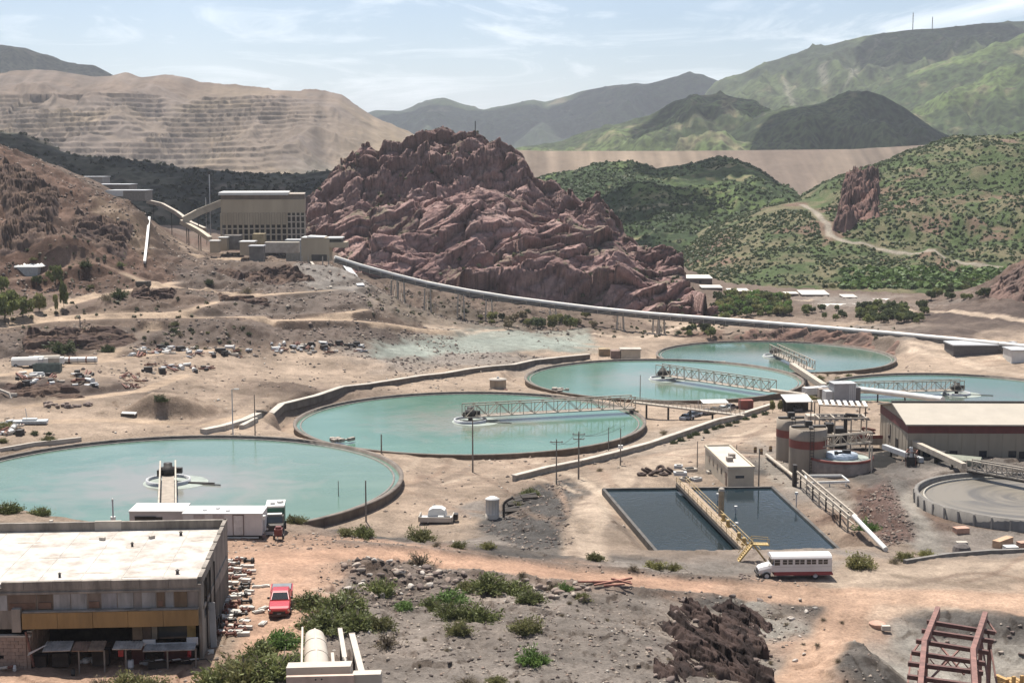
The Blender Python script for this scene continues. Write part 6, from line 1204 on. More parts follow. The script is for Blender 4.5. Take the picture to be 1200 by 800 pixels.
for s in (-1, 1):
    MB().tube((x1 + 1.36, s * .62, 1.0), (x1 + 1.45, s * .62, 1.0), .13, 10).build('headlight', CHR, bus)
    for k, xa in enumerate((1.75, .92, .28, -.5, -1.1, -1.85, -2.45, -3.2, -3.8)):
        xw = xa - .0; wd = .62 if k == 0 else .5; wn = MB().bb(xw, xw + wd, s * 1.17 - .012, s * 1.17 + .012, 1.72 if k == 0 else 1.82, 2.36).build('window', GLASS, bus)
        MB().bb(xw, xw + wd, s * 1.18 - .02, s * 1.18 + .02, 2.08, 2.11).build('sash', BWH, wn)
    MB().bb(x0, x1 - .3, s * 1.185 - .012, s * 1.185 + .012, 1.5, 1.56).build('rub_rail', M('rail_grey', (.45, .42, .40), .5), bus)
    for x, in ((x1 + .55,), (x0 + 1.9,)):
        wv = MB().tube((x, s * 1.02 - .15, .46), (x, s * 1.02 + .15, .46), .46, 20).build('wheel', TYRE, bus); MB().tube((x, s * 1.18 - .02, .46), (x, s * 1.18 + .02, .46), .25, 14).build('rim', GREYP, wv)
        MB().lathe((x, 0, .46), [(.01, 0)], 3) if False else None
    MB().bar((x1 + .1, s * 1.0, 1.7), (x1 + .35, s * 1.3, 1.9), .04).build('mirror_arm', DSTEEL, bus); MB().box((x1 + .36, s * 1.32, 1.8), (.06, .16, .3)).build('mirror', DSTEEL, bus)
MB().bb(x0 - .03, x0 + .02, -.45, .45, 1.0, 2.3).build('rear_door', M('bus_rear', (.62, .58, .55), .5), bus)
for s in (-.8, .8): MB().bb(x0 - .03, x0 + .01, s - .28, s + .28, 1.85, 2.3).build('rear_window', GLASS, bus)
# ------------------------------------------------------------------ rows of salvaged parts beside the building
SALV = 'salvaged slabs and brackets laid out in rows beside the building'
random.seed(11)
W2 = M('salvage_white', (.48, .45, .40), .8, 0, .2, 1.5)
def part_plate(label, p, rz, l_, w_, th, mat):
    t = thing('salvaged_slab', label, 'slab', p, rz, SALV); MB().bb(-l_ / 2, l_ / 2, -w_ / 2, w_ / 2, .02, th).build('slab', mat, t); MB().bb(-l_ / 2 + .1, -l_ / 2 + .3, -w_ / 2 + .05, w_ / 2 - .05, th, th + .06).build('lug', mat, t)
def part_bracket(p, rz, sc, mat):
    t = thing('salvaged_bracket', 'rusty cast bracket lying in the rows beside the building', 'bracket', p, rz, SALV); b = MB(); b.tube((-.5 * sc, 0, .18), (.5 * sc, 0, .2), .13, 8); b.build('axle', mat, t); b = MB(); b.tube((.25 * sc, -.02, .2), (.42 * sc, .02, .2), .3 * sc, 12); b.tube((-.42 * sc, 0, .2), (-.3 * sc, 0, .2), .26 * sc, 12); b.build('roller', mat, t)
for r_ in range(17):
    py = 658 + r_ * 5.4; n_ = 3
    for k in range(3):
        px = 266 + (k * 12) + random.uniform(-3, 3) - r_ * .45
        g = G(px, py + random.uniform(-1.5, 1.5))
        if (r_ + k) % 3 == 0: part_plate('white salvaged slab lying in the rows beside the building', g, R(random.uniform(-15, 15)), random.uniform(.9, 1.6), random.uniform(.35, .6), random.uniform(.15, .35), W2)
        else: part_bracket(g, R(random.uniform(-20, 20)), random.uniform(.8, 1.2), RUST if random.random() < .8 else DSTEEL)
        if (r_ + k) % 4 == 1: part_plate('white salvaged slab lying in the rows beside the building', g + Vector((.3, .5, .1)), R(random.uniform(-10, 10)), random.uniform(.8, 1.3), .35, .25, W2)
for k in range(6):
    g = G(263 - k * .8, 662 + k * 13); t = thing('white_kerb', 'upright white kerb piece along the inner edge of the salvage rows', 'kerb', g, R(85), 'white kerb pieces edging the salvage rows'); MB().bb(-.9, .9, -.18, .18, 0, .35).build('kerb', W2, t); MB().bb(-.9, -.7, -.2, .2, .35, .5).build('lug', W2, t)
for i, (px, py, l_) in enumerate(((303, 688, 1.2), (311, 687, .8), (303, 717, 1.1), (309, 713, 1.0), (308, 731, 1.1), (247, 765, 1.1))):
    g = G(px, py); t = thing('pale_slab', ('pale slab left of the pickup bonnet, left of a pair', 'pale slab left of the pickup bonnet, right of a pair', 'pale broken slab level with the pickup nose', 'pale slab just above the broken slab by the pickup nose', 'pale flat slab in front of the pickup', 'pale slab near the corner of the building')[i], 'slab', g, R(i * 20)); MB().bb(-l_ / 2, l_ / 2, -.25, .25, 0, .16).build('slab', W2, t); MB().bb(-l_ / 2 + .1, l_ / 2 - .2, -.18, .1, .16, .22).build('broken_piece', W2, t)
# ------------------------------------------------------------------ cream conveyor hood and posts at the bottom edge
CR = M('cream_panel', (.43, .375, .31), .6, 0, .08, 1.0)
Yh = 88.; s_ = mpp(Yh); hp = Vector(at_d(369, 790, Yh)); hood = thing('conveyor_hood', 'cream round topped conveyor hood rising at the bottom edge', 'conveyor hood', hp)
def hsec(px, py, Y, rpx):
    p = Vector(at_d(px, py, Y)) - hp; r = rpx * mpp(Y); return [(p.x + r * math.cos(a_), p.y, p.z + r * .8 * math.sin(a_)) for a_ in [math.pi * k / 12 for k in range(13)]]
secs = [(369, 745, 97, 11.5), (370, 757, 94.5, 13.5), (371, 772, 92, 15), (371.5, 792, 89, 16)]
b = MB()
for i in range(3):
    A_, B_ = hsec(*secs[i]), hsec(*secs[i + 1]); m = MB(); m.add(A_ + B_, [(k, k + 1, 13 + k + 1, 13 + k) for k in range(12)], True)
    if i == 0: m.add(A_, [tuple(range(12, -1, -1))])
    lo = [(x, y, z - 1.6) for x, y, z in (A_[0], A_[12], B_[0], B_[12])]; m.add([A_[0], B_[0], lo[0], lo[2]], [(0, 1, 3, 2)]); m.add([A_[12], B_[12], lo[1], lo[3]], [(0, 2, 3, 1)]); m.build('hood_panel', CR, hood)
b = MB(); S_ = [hsec(*q) for q in secs]
for q0, q1 in zip(S_[:-1], S_[1:]): b.bar(Vector(q0[6]) + Vector((0, 0, .03)), Vector(q1[6]) + Vector((0, 0, .03)), .12, .06)
for q in S_[1:]:
    for k in range(12): b.bar(q[k], q[k + 1], .07)
b.build('hood_seam', CR, hood)
wbm = lambda px, py, Y: Vector(at_d(px, py, Y)) - hp
b = MB(); b.bar(wbm(354.5, 738, 96), wbm(353.5, 786, 89), .12, .5); b.build('side_rail', CR, hood); b = MB(); b.bar(wbm(389.5, 768, 92), wbm(391, 785, 89.5), .2, .5); b.build('side_rail', CR, hood)
b = MB(); b.bar(wbm(337, 787, 88), wbm(412, 785, 88), 1.0, .9); b.build('cross_beam', CR, hood); b = MB(); b.bar(wbm(336, 800, 87), wbm(415, 798, 87), .3, .9); b.build('cross_beam', M('pink_beam', (.5, .37, .30), .7, 0, .15, 1), hood)
for i, (px, py, Y) in enumerate(((370, 795.5, 86.6), (377, 795, 86.6))): MB().tube(wbm(px, py, Y), wbm(px, py, Y) + Vector((0, -.06, 0)), .06, 8).build('bolt', DSTEEL, hood)
b = MB(); b.bar(wbm(414, 795, 87.5), wbm(447, 794, 87.5), .8, .8); b.build('end_beam', CR, hood)
for i, (q0, q1, w_) in enumerate((((398.5, 738, 97), (404, 772, 91), .30), ((412.5, 745, 96.5), (424, 790, 88.5), .40))):
    a = Vector(at_d(*q0)); c = Vector(at_d(*q1)); t = thing('cream_beam', ('shorter cream beam with a pointed end right of the conveyor hood', 'longer cream square beam right of the conveyor hood')[i], 'beam', c); m = MB(); m.bar((0, 0, 0), a - c, w_, w_); 
    if i == 0: m.tube((0, 0, 0), (c - a).normalized() * .5, .2, 4, .03)
    m.build('beam', CR, t); MB().bar((a - c) * 1.0, (a - c) * 1.01 + Vector((0, 0, -.0)), w_ * 1.1, w_ * 1.1).build('end_plate', CR, t); q = (a - c) * .8; g_ = float(H(c.x + q.x, c.y + q.y)); MB().bar(q, (q.x, q.y, g_ - c.z - .3), .16).build('leg', DSTEEL, t)
# ------------------------------------------------------------------ rusty steel trestle at lower right
st = thing('steel_trestle', 'rusty red steel trestle of two bent rails and cross beams at lower right', 'trestle', G(1110, 800)); o = Vector(st.location)
RS = M('red_oxide', (.21, .105, .085), .8, 0, .3, 1.5)
L0 = [Vector(at_d(*q)) - o for q in ((1099, 716, 128), (1083, 756, 117), (1078, 812, 107))]; R0 = [Vector(at_d(*q)) - o for q in ((1154.5, 722, 126), (1140, 766, 115), (1143, 815, 106))]
for P_ in (L0, R0):
    for k in range(2): b = MB(); b.bar(P_[k], P_[k + 1], .42, .95); b.build('rail', RS, st)
for (xa, ya, xb, yb, Y) in ((1086, 728, 1166, 741, 124), (1080, 738.5, 1164, 751, 121.5), (1073.5, 750.5, 1158, 764, 118.8), (1068, 764, 1154, 777, 116), (1064, 777, 1152, 788, 113.5), (1063, 792, 1140, 803, 111)):
    b = MB(); b.bar(Vector(at_d(xa, ya, Y)) - o, Vector(at_d(xb, yb, Y - 1.2)) - o, .38, .34); b.build('cross_beam', M('red_oxide_dark', (.12, .06, .052), .85, 0, .3, 1.5), st)
for (q0, q1) in (((1100, 722, 127), (1068, 766, 121)), ((1068, 766, 121), (1064, 800, 117)), ((1155, 724, 126), (1167, 741, 124)), ((1158, 742, 123), (1168, 800, 119)), ((1092, 745, 124), (1130, 790, 118)), ((1125, 760, 122), (1090, 795, 117)), ((1150, 748, 122), (1158, 800, 119))): b = MB(); b.bar(Vector(at_d(*q0)) - o, Vector(at_d(*q1)) - o, .14); b.build('brace', RS, st)
for (px, py, Y) in ((1086, 750, 119), (1078, 785, 112), (1143, 757, 118), (1150, 740, 122), (1144, 785, 112), (1160, 752, 122)):
    p = Vector(at_d(px, py, Y)); g_ = float(H(p.x, p.y)); p2 = p - o
    if p.z - g_ > .4: b = MB(); b.bar(p2, (p2.x, p2.y, g_ - o.z - .4), .3); b.build('leg', RS, st)
b = MB(); 
for k in range(6): a = Vector(at_d(1090 + k * 9, 772 + (k % 2) * 12, 118)) - o; c = Vector(at_d(1100 + k * 9, 784 - (k % 2) * 12, 118)) - o; b.bar(a, c, .1)
b.build('lattice', RS, st)
g = G(1186, 806); yb_ = thing('timber_stack', 'orange yellow stack of short timbers at the bottom right corner', 'timber stack', g, R(15)); OR = M('orange_timber', (.45, .27, .10), .75, 0, .25, 2)
for k in range(9): MB().box((-.9 + .55 * (k % 4), .2 * (k // 4), .3 + .32 * (k // 4)), (.45, 1.5, .28), .1 * (k % 3)).build('timber', OR, yb_)
for x in (-.4, .5): MB().bb(x - .15, x + .15, -.9, -.65, 0, 1.5).build('upright_timber', OR, yb_)
# ------------------------------------------------------------------ poles
WOOD = M('pole_wood', (.20, .17, .14), .9, 0, .25, 2)
def pole(label, px, pyb, pyt, arm=0, lamp=False, r=.13, dy=0):
    g = G(px, pyb); h = (pyb - pyt) * mpp(g.y) * 1.01; t = thing('utility_pole' if not lamp else 'street_lamp', label, 'lamp post' if lamp else 'utility pole', g)
    MB().tube((0, 0, -.4), (0, 0, h), r, 8, r * .65).build('pole', WOOD if not lamp else GREYP, t)
    if arm:
        b = MB()
        for k in range(arm): b.bar((-1.1 + .2 * k, 0, h - .5 - .8 * k), (1.1 - .2 * k, 0, h - .5 - .8 * k), .14)
        b.build('crossarm', WOOD, t); m = MB()
        for k in range(arm):
            for x in (-.9, 0, .9): m.tube((x, 0, h - .45 - .8 * k), (x, 0, h - .2 - .8 * k), .07, 6)
        m.build('insulator', GREYP, t)
    if lamp: MB().bar((0, 0, h), (.9, -.3, h + .1), .1).build('arm', GREYP, t); MB().box((1.0, -.35, h + .1), (.9, .35, .18)).build('lamp_head', WHITE, t)
    return t
pole('lamp post at the far rim of the nearest tank, left of a plain pole', 273, 509, 455, 0, True)
pole('plain thin pole at the far rim of the nearest tank, right of the lamp post', 299, 510, 461)
pole('short stub pole on the near rim of the second tank', 447, 531, 508, 0, False, .16)
pole('tall plain pole in front of the middle of the second tank', 554, 553, 489, 0, False, .16)
pole('thin pole standing against the right part of the nearest tank', 397, 606, 562, 0, False, .09)
pole('thicker pole beside the right rim of the nearest tank', 429, 611, 561, 0, False, .14)
pole('utility pole with crossarm left of a taller one, before the second tank', 652, 567, 513, 1)
pole('tall utility pole with crossarm, right of a shorter one, before the second tank', 678, 561, 504, 2, False, .16)
pole('slim pole near the right rim of the second tank', 713, 528, 500, 0, False, .1)
pole('pole with a white box halfway up right of the utility poles', 727, 545, 501, 0, False, .12)
g = G(727, 545); tag(MB().bb(-.4, .4, -.3, .3, 3.0, 3.6).build('junction_box', WHITE, None, g), 'white box fixed halfway up a pole right of the utility poles', 'junction box')
pole('tall thin pole standing against the middle tank', 750, 474, 439, 0, False, .12)
pole('pole behind the beige office block near its back left corner', 817, 548, 516, 0, False, .1)
pole('pole right behind the beige office roof', 863, 541, 520, 0, False, .09)
pole('dark pole at the right corner of the beige office', 889, 572, 524, 0, False, .13)
pole('dark pole with a box standing beside the car shelter', 950, 495, 468, 0, False, .14)
pole('slim pole by the red container', 867, 486, 465, 0, False, .1)
pole('bare pole on the haul road bench at far left', 94, 384, 369, 0, False, .2)
p = Vector(at_d(247, 276, 602)); h = (276 - 203) * mpp(602); t = thing('radio_mast', 'slim lattice mast with a dark head left of the tall mill', 'mast', p); MB().bar((0, 0, -3), (0, 0, h), .35).build('mast', GREYP, t); MB().box((0, 0, h), (1.2, .8, 1.4)).build('head', DSTEEL, t)
p = Vector(at_d(242, 270, 604)); h = (285 - 230) * mpp(602); t = thing('radio_mast', 'second shorter thin mast beside the mill conveyor', 'mast', p); MB().bar((0, 0, -6), (0, 0, h * .7), .25).build('mast', GREYP, t)
PT = {}
for o_ in [o for o in bpy.data.objects if o.name.startswith('utility_pole')]:
    if 'crossarm' in o_.get('label', ''): PT[o_['label']] = (o_.location.copy(), max(v.co.z for v in o_.children[0].data.vertices))
(_pa, _ha), (_pb, _hb) = list(PT.values())[:2]; _pc2 = G(727, 545)
for i, (a, c) in enumerate(((_pa + Vector((0, 0, _ha - .3)), _pb + Vector((0, 0, _hb - .3))), (_pb + Vector((0, 0, _hb - .3)), _pc2 + Vector((0, 0, 7.2))))):
    b = MB()
    for off in (-.8, .8):
        pts = [Vector((off, 0, 0)) + (c - a) * k / 8 - Vector((0, 0, .7 * math.sin(math.pi * k / 8))) for k in range(9)]; b.path(pts, .03, 4)
    tag(b.build('power_line', DSTEEL, None, a), ('sagging power line between the two crossarm poles', 'sagging power line from the tall crossarm pole to the box pole')[i], 'power line')
# ------------------------------------------------------------------ vegetation
LEAF = MLEAF('leaves'); BARK = M('bark', (.13, .10, .075), .9, 0, .3, 4)
def leaves(n, R_, Hh, size, c1, c2, seed, nclump=14, elong=2.0, up=.3, shell=.55):
    rs = np.random.default_rng(seed); a = rs.uniform(0, 2 * np.pi, nclump); rr = R_ * rs.uniform(.15, 1, nclump) ** .6 * .8; zc_ = Hh * (.18 + .72 * rs.uniform(0, 1, nclump) * (1 - .55 * (rr / R_) ** 2))
    cl_ = rs.integers(0, nclump, n); d = rs.normal(size=(n, 3)); d /= np.linalg.norm(d, axis=1, keepdims=True); rad = rs.uniform(shell, 1, n)[:, None] * rs.uniform(.22, .42, nclump)[cl_][:, None]
    c = np.stack([rr[cl_] * np.cos(a[cl_]), rr[cl_] * np.sin(a[cl_]), zc_[cl_]], -1) + d * rad * np.array([R_, R_, Hh * .8]); c[:, 2] = np.maximum(c[:, 2], .03 * Hh)
    t = rs.normal(size=(n, 3)) + d * .6 + np.array([0, 0, up]); t /= np.linalg.norm(t, axis=1, keepdims=True); s = np.cross(t, rs.normal(size=(n, 3))); s /= np.linalg.norm(s, axis=1, keepdims=True)
    sz = size * rs.uniform(.6, 1.35, n)[:, None]; t = t * sz * elong * .5; s = s * sz * .5
    v = np.stack([c - t, c + s, c + t, c - s], 1).reshape(-1, 3); f = np.arange(4 * n).reshape(n, 4)
    tone = np.clip(rs.uniform(0, 1, n) * .55 + rs.uniform(0, 1, nclump)[cl_] * .6 - .1, 0, 1)[:, None]
    col = np.repeat(np.array(c1) * (1 - tone) + np.array(c2) * tone, 4, 0)
    return v, f, col
GRN_C = {'green': ((.075, .088, .032), (.19, .205, .072)), 'olive': ((.10, .105, .042), (.22, .205, .085)), 'bright': ((.065, .12, .03), (.16, .23, .065)), 'dry': ((.15, .12, .075), (.27, .22, .14)), 'dark': ((.035, .047, .022), (.09, .105, .045)), 'yellow': ((.14, .135, .045), (.26, .24, .095))}
def sprays(n, Hh, size, c1, c2, seed, ns):
    """feathery desert shrub: leaves along many thin outward stems of unequal length"""
    rs = np.random.default_rng(seed); az = rs.uniform(0, 2 * np.pi, ns); el = np.arcsin(rs.uniform(.12, 1, ns)); L0 = rs.uniform(.55, 1.15, ns) * (1 - .25 * np.sin(3 * az + seed) ** 2)
    root = rs.uniform(-.3, .3, (ns, 3)) * np.array([1, 1, 0]); D = np.stack([np.cos(az) * np.cos(el), np.sin(az) * np.cos(el), np.sin(el) * Hh], -1)
    k = rs.integers(0, ns, n); t = rs.uniform(.22, 1, n) ** .75; c = root[k] + D[k] * (L0[k] * t)[:, None] + rs.normal(size=(n, 3)) * (.045 + .06 * t)[:, None]; c[:, 2] = np.maximum(c[:, 2] - .10 * t ** 3, .02)
    T = D[k] + rs.normal(size=(n, 3)) * .55; T /= np.linalg.norm(T, axis=1, keepdims=True); S = np.cross(T, rs.normal(size=(n, 3))); S /= np.linalg.norm(S, axis=1, keepdims=True)
    sz = size * rs.uniform(.6, 1.4, n)[:, None]; T = T * sz * 1.15; S = S * sz * .42
    v = np.stack([c - T, c + S, c + T, c - S], 1).reshape(-1, 3); tone = np.clip(rs.uniform(0, 1, n) * .5 + rs.uniform(0, 1, ns)[k] * .35 + .25 * (t - .5), 0, 1)[:, None]
    return v, np.arange(4 * n).reshape(n, 4), np.repeat(np.array(c1) * (1 - tone) + np.array(c2) * tone, 4, 0)
def stems(R_, Hh, n, seed, r=.02):
    rs = random.Random(seed); b = MB()
    for k in range(n):
        a = rs.uniform(0, 6.28); q = rs.uniform(.2, .85); m = Vector((R_ * q * .45 * math.cos(a), R_ * q * .45 * math.sin(a), Hh * .45)); e = Vector((R_ * q * math.cos(a + .3), R_ * q * math.sin(a + .3), Hh * rs.uniform(.6, .95)))
        b.tube((0, 0, -.1), m, r * 1.6, 4, r, False); b.tube(m, e, r, 4, r * .4, False)
    return b
PROTO = {}
def proto(kind, v):
    k = (kind, v)
    if k not in PROTO:
        seed = hash_(kind) + v * 7
        if kind == 'dry': L_ = sprays(700, .9, .06, *GRN_C['dry'], seed, 40); nst = 26
        elif kind == 'dark': L_ = sprays(1900, 1.0, .085, *GRN_C['dark'], seed, 60); nst = 10
        else: L_ = sprays(2400, .9, .075, *GRN_C[kind], seed, 70); nst = 14
        PROTO[k] = (mesh_np('foliage', *L_, LEAF), stems(1, .8, nst, seed).mesh('stem', BARK))
    return PROTO[k]
def hash_(s): return sum(ord(c) * (i + 3) for i, c in enumerate(s)) % 1000
_bc = [0]
def bush(px, py, r, kind, label, group=None, sq=1.0, at=None, name=None, cat='shrub'):
    name = name or ('hillside_shrub' if at is not None else 'grass_tuft' if 'tuft' in label else 'scrub_bush' if group else 'desert_shrub')
    g = at if at is not None else G(px, py); v = _bc[0] % 3; _bc[0] += 1; fo, stm = proto(kind, v)
    t = thing(name, label, cat, g, random.uniform(0, 6.28), group); t.scale = (r * random.uniform(.9, 1.12), r, r * sq * random.uniform(.9, 1.1))
    link('foliage', fo, t); link('stem', stm, t); return t
NB = [ # single bushes that can be picked out
 (375, 737, 2.3, 'green', 'large green bush behind the conveyor hood, left part of the thicket'), (398, 722, 2.6, 'green', 'largest green bush of the thicket right of the pickup'), (418, 735, 2.1, 'green', 'green bush at the right end of the thicket by the pickup'), (366, 712, 1.9, 'green', 'green bush nearest the pickup on its right'), (408, 705, 1.6, 'olive', 'olive bush at the back of the thicket under the rubble bank'),
 (320, 795, 3.0, 'green', 'big green bush left of the conveyor hood at the bottom edge'), (285, 803, 2.8, 'olive', 'big olive bush at the bottom edge below the salvage rows'), (255, 806, 2.2, 'green', 'green bush at the bottom edge below the undercroft corner'), (330, 757, 1.9, 'bright', 'bright green bush below the red pickup'), (304, 770, 1.7, 'green', 'green bush at the lower end of the salvage rows'), (345, 782, 1.6, 'green', 'green bush touching the left side of the conveyor hood'),
 (150, 806, 1.8, 'olive', 'olive bush at the bottom edge before the undercroft, right of a smaller one'), (118, 806, 1.2, 'dry', 'small dry bush at the bottom edge before the undercroft'), (178, 808, 1.3, 'olive', 'small olive bush at the bottom edge right of the olive bush'),
 (445, 697, 1.9, 'green', 'green bush in the hollow under the rubble bank'), (473, 713, 1.0, 'bright', 'small round bright bush right of the hollow'), (455, 757, 1.5, 'dry', 'dry yellow bush beyond the longer cream beam'), (448, 735, 1.5, 'olive', 'olive bush on the edge of the gravel slope above the dry yellow bush'),
 (493, 634, 2.0, 'olive', 'olive bush in front of the white skid trailer'), (537, 642, 1.1, 'olive', 'small olive bush on the road bank right of the skid trailer'), (572, 642, 1.1, 'yellow', 'low yellow bush on the road bank below the white tank'), (512, 640, .8, 'dry', 'thin dry shrub between the two olive bushes on the road bank'), (493, 662, 1.9, 'dry', 'bare grey bush on the near side of the red road'),
 (427, 629, 1.8, 'green', 'green bush beside the road at the right end of the nearest tank'), (406, 627, 1.2, 'olive', 'olive bush left of the green roadside bush'), (345, 613, 1.4, 'olive', 'olive bush at the tank rim right of the green truck'), (370, 613, 1.5, 'green', 'green bush at the tank rim above the rubble heap'),
 (575, 690, 2.4, 'green', 'wide green bush below the red road in the middle'), (604, 694, 1.9, 'green', 'green bush right of the wide green bush'), (545, 692, 1.4, 'olive', 'olive bush left of the wide green bush'), (528, 706, 1.8, 'bright', 'bright green bush beside the pale rubble'), (560, 728, 2.3, 'green', 'broad green bush in the middle of the gravel slope top'), (530, 722, 1.7, 'green', 'green bush left of the broad green bush'), (505, 714, 1.5, 'green', 'green bush below the pale rubble'), (538, 742, 1.4, 'olive', 'low olive bush in front of the broad green bush'), (622, 704, 1.6, 'green', 'green bush by the boulders under the red road'), (648, 690, 1.1, 'dry', 'dry bush at the road edge above the boulders'), (663, 692, 1.0, 'bright', 'small bright bush right of the boulders'), (683, 702, 1.0, 'olive', 'olive bush below the crossed rusty beams'),
 (617, 740, 1.7, 'olive', 'round olive bush alone on the gravel slope'), (625, 777, 1.5, 'bright', 'bright green spiky bush alone on the gravel slope'), (582, 800, .9, 'olive', 'tiny olive bush at the bottom edge in the middle'), (548, 803, 1.2, 'dry', 'dry bush at the bottom edge in the middle'), (612, 676, .8, 'dry', 'small dry shrub on the road edge above the wide green bush'),
 (697, 656, 1.3, 'olive', 'olive bush at the foot of the pale road'), (742, 668, .9, 'dry', 'dry shrub at the near left corner of the pool'), (768, 667, 1.5, 'yellow', 'yellowish bush under the near pool wall'), (790, 667, 1.0, 'yellow', 'smaller yellowish bush right of the other by the pool wall'),
 (1006, 664, 2.2, 'yellow', 'large yellow green bush right behind the bus'), (1060, 656, 1.3, 'yellow', 'yellow bush at the foot of the white pipe'), (1085, 651, 1.2, 'yellow', 'yellow bush right of the pipe foot'), (1048, 660, 1.0, 'dry', 'dry shrub between the large yellow bush and the pipe foot'), (1018, 622, 1.9, 'bright', 'round bright green bush beside the pipe trestle'),
 (623, 581, 1.8, 'green', 'green bush beside the dark gravel bank near the white tank'), (607, 592, 1.0, 'olive', 'olive bush right of the black pipe elbow'), (9, 601, 1.9, 'green', 'dark green bush at the tank rim on the left edge'), (47, 604, 1.4, 'green', 'smaller green bush at the tank rim near the left edge'), (703, 552, .8, 'dry', 'small dry shrub beside the pale road'), (743, 485, 1.3, 'dark', 'dark bush under the footbridge right of the second tank'), (778, 509, 1.5, 'dry', 'pale dry bush on the yard right of the second tank'),
 (72, 413, 3.6, 'dark', 'dark round bush on the left bank above the scrap yard'), (126, 412, 2.0, 'dark', 'dark bush beside the haul road on the left bank'), (100, 312, 2.2, 'dark', 'dark bush below the red hill cutting'), (141, 312, 1.8, 'green', 'green bush by the thin white pipe'), (125, 352, 2.6, 'dry', 'grey bush on the haul road bend'), (245, 333, 2.0, 'dark', 'dark shrub on the bank below the mill pad'), (290, 343, 2.6, 'dry', 'tall grey dead bush on the bench below the mill'), (140, 349, 3.0, 'dark', 'dark bush on the bench right of the grey bush'), (188, 470, 1.6, 'dark', 'dark shrub on top of the grey gravel mound'),
]
for a in NB: bush(*a)
def tree(px, py, hpx, wpx, kind, label, group=None, at=None, cat='tree', name='broadleaf_tree'):
    g = at if at is not None else G(px, py); h = hpx * mpp(g.y); w_ = wpx * mpp(g.y); v = _bc[0] % 3; _bc[0] += 1; k = ('t' + kind, v)
    if k not in PROTO:
        sd2 = hash_(kind) + v * 13 + 5; lv = leaves(1900, 1, 1.15, .12, tuple(1.25 * x for x in GRN_C[kind][0]), tuple(1.35 * x for x in GRN_C[kind][1]), sd2, 20, 1.7, 0, .35); b = MB(); b.tube((0, 0, -.7), (0, 0, .25), .07, 7, .05); rs = random.Random(sd2)
        for _ in range(7): a_ = rs.uniform(0, 6.3); b.tube((0, 0, rs.uniform(-.2, .2)), (.55 * math.cos(a_), .55 * math.sin(a_), rs.uniform(.4, .9)), .035, 5, .012, False)
        PROTO[k] = (mesh_np('crown', *lv, LEAF), b.mesh('trunk', BARK))
    t = thing(name, label, cat, g, random.uniform(0, 6.3), group); cw = link('crown', PROTO[k][0], t, (0, 0, h * .22)); cw.scale = (w_ / 2, w_ / 2, h * .70); tk = link('trunk', PROTO[k][1], t, (0, 0, h * .22)); tk.scale = (w_ / 2, w_ / 2, h * .55); return t
for a in [(6, 378, 36, 34, 'green', 'large round green tree at the left edge above the bench road'), (27, 372, 26, 26, 'green', 'green tree right of the large tree at the left edge'), (46, 366, 22, 18, 'olive', 'olive tree third from the left edge'), (65, 335, 24, 20, 'green', 'round green tree below the covered store'), (44, 335, 13, 12, 'dark', 'small dark tree right of the covered store'), (75, 362, 32, 11, 'green', 'slim green tree between the bench road and the store'), (66, 367, 22, 8, 'olive', 'slim tree with bare trunk beside the bench road'), (2, 345, 22, 22, 'green', 'green tree under the covered store at the left edge'), (12, 362, 22, 20, 'green', 'green tree behind the large left edge tree'), (648, 387, 18, 18, 'olive', 'round light tree under the middle of the long conveyor'), (668, 386, 15, 17, 'green', 'green tree right of the light tree under the conveyor'), (630, 385, 13, 20, 'dark', 'dark tree left of the light tree under the conveyor'), (100, 315, 7, 7, 'dark', 'tiny dark tree below the hillside cutting')]: tree(*a)
random.seed(21)
import re as re_
for (x0, x1, y0, y1, n, kinds, lb) in ((838, 930, 350, 371, 110, ('green', 'dark', 'olive'), 'leafy tree in the valley grove right of the butte'), (1006, 1086, 362, 381, 44, ('dark', 'green'), 'dark bushy tree in the clump behind the long conveyor'), (930, 1060, 362, 376, 22, ('dark', 'green'), 'small dark tree among the valley roofs'), (805, 850, 376, 396, 12, ('dark', 'green'), 'dark tree on the bank under the conveyor beside the farthest tank'), (560, 700, 372, 388, 16, ('dry', 'olive', 'dark'), 'scrubby tree at the foot of the red butte'), (1085, 1160, 342, 352, 12, ('dark', 'green'), 'dark tree at the foot of the right hill')):
    for k in range(n):
        px, py = random.uniform(x0, x1), random.uniform(y0, y1); kd = ('olive', 'green', 'bright', 'dark')[k % 4] if n > 100 else kinds[k % len(kinds)]; s = random.uniform(.5, 1.0); tree(px, py, 13 * s, 15 * s, kd, {'olive': 'olive green ', 'green': 'mid green ', 'bright': 'bright green ', 'dark': 'deep green ', 'dry': 'dry grey '}[kd] + re_.sub('^(leafy|dark bushy|small dark|dark|scrubby) ', '', lb), 'trees, each a ' + lb)
for k, (px, py) in enumerate(((790, 520), (798, 517), (809, 513), (816, 510), (828, 507), (838, 503), (845, 501), (854, 499), (863, 496), (874, 492), (884, 489), (897, 486))): bush(px, py, .95, 'dark', 'small dark rounded shrub planted along the low concrete wall', 'shrubs planted along the low wall')
for px, py, h in ((905, 484, 17), (914, 482, 13)): tree(px, py, h, 7, 'olive', 'slender ' + ('taller' if h > 15 else 'shorter') + ' tree at the upper end of the low concrete wall')
for k in range(26):
    px = random.uniform(925, 1000); py = random.uniform(434, 470); bush(px, py, random.uniform(.7, 1.4), ('yellow', 'olive', 'dry')[k % 3], 'yellow green weed bush growing beside the cream launder', 'weed bushes by the cream launder')
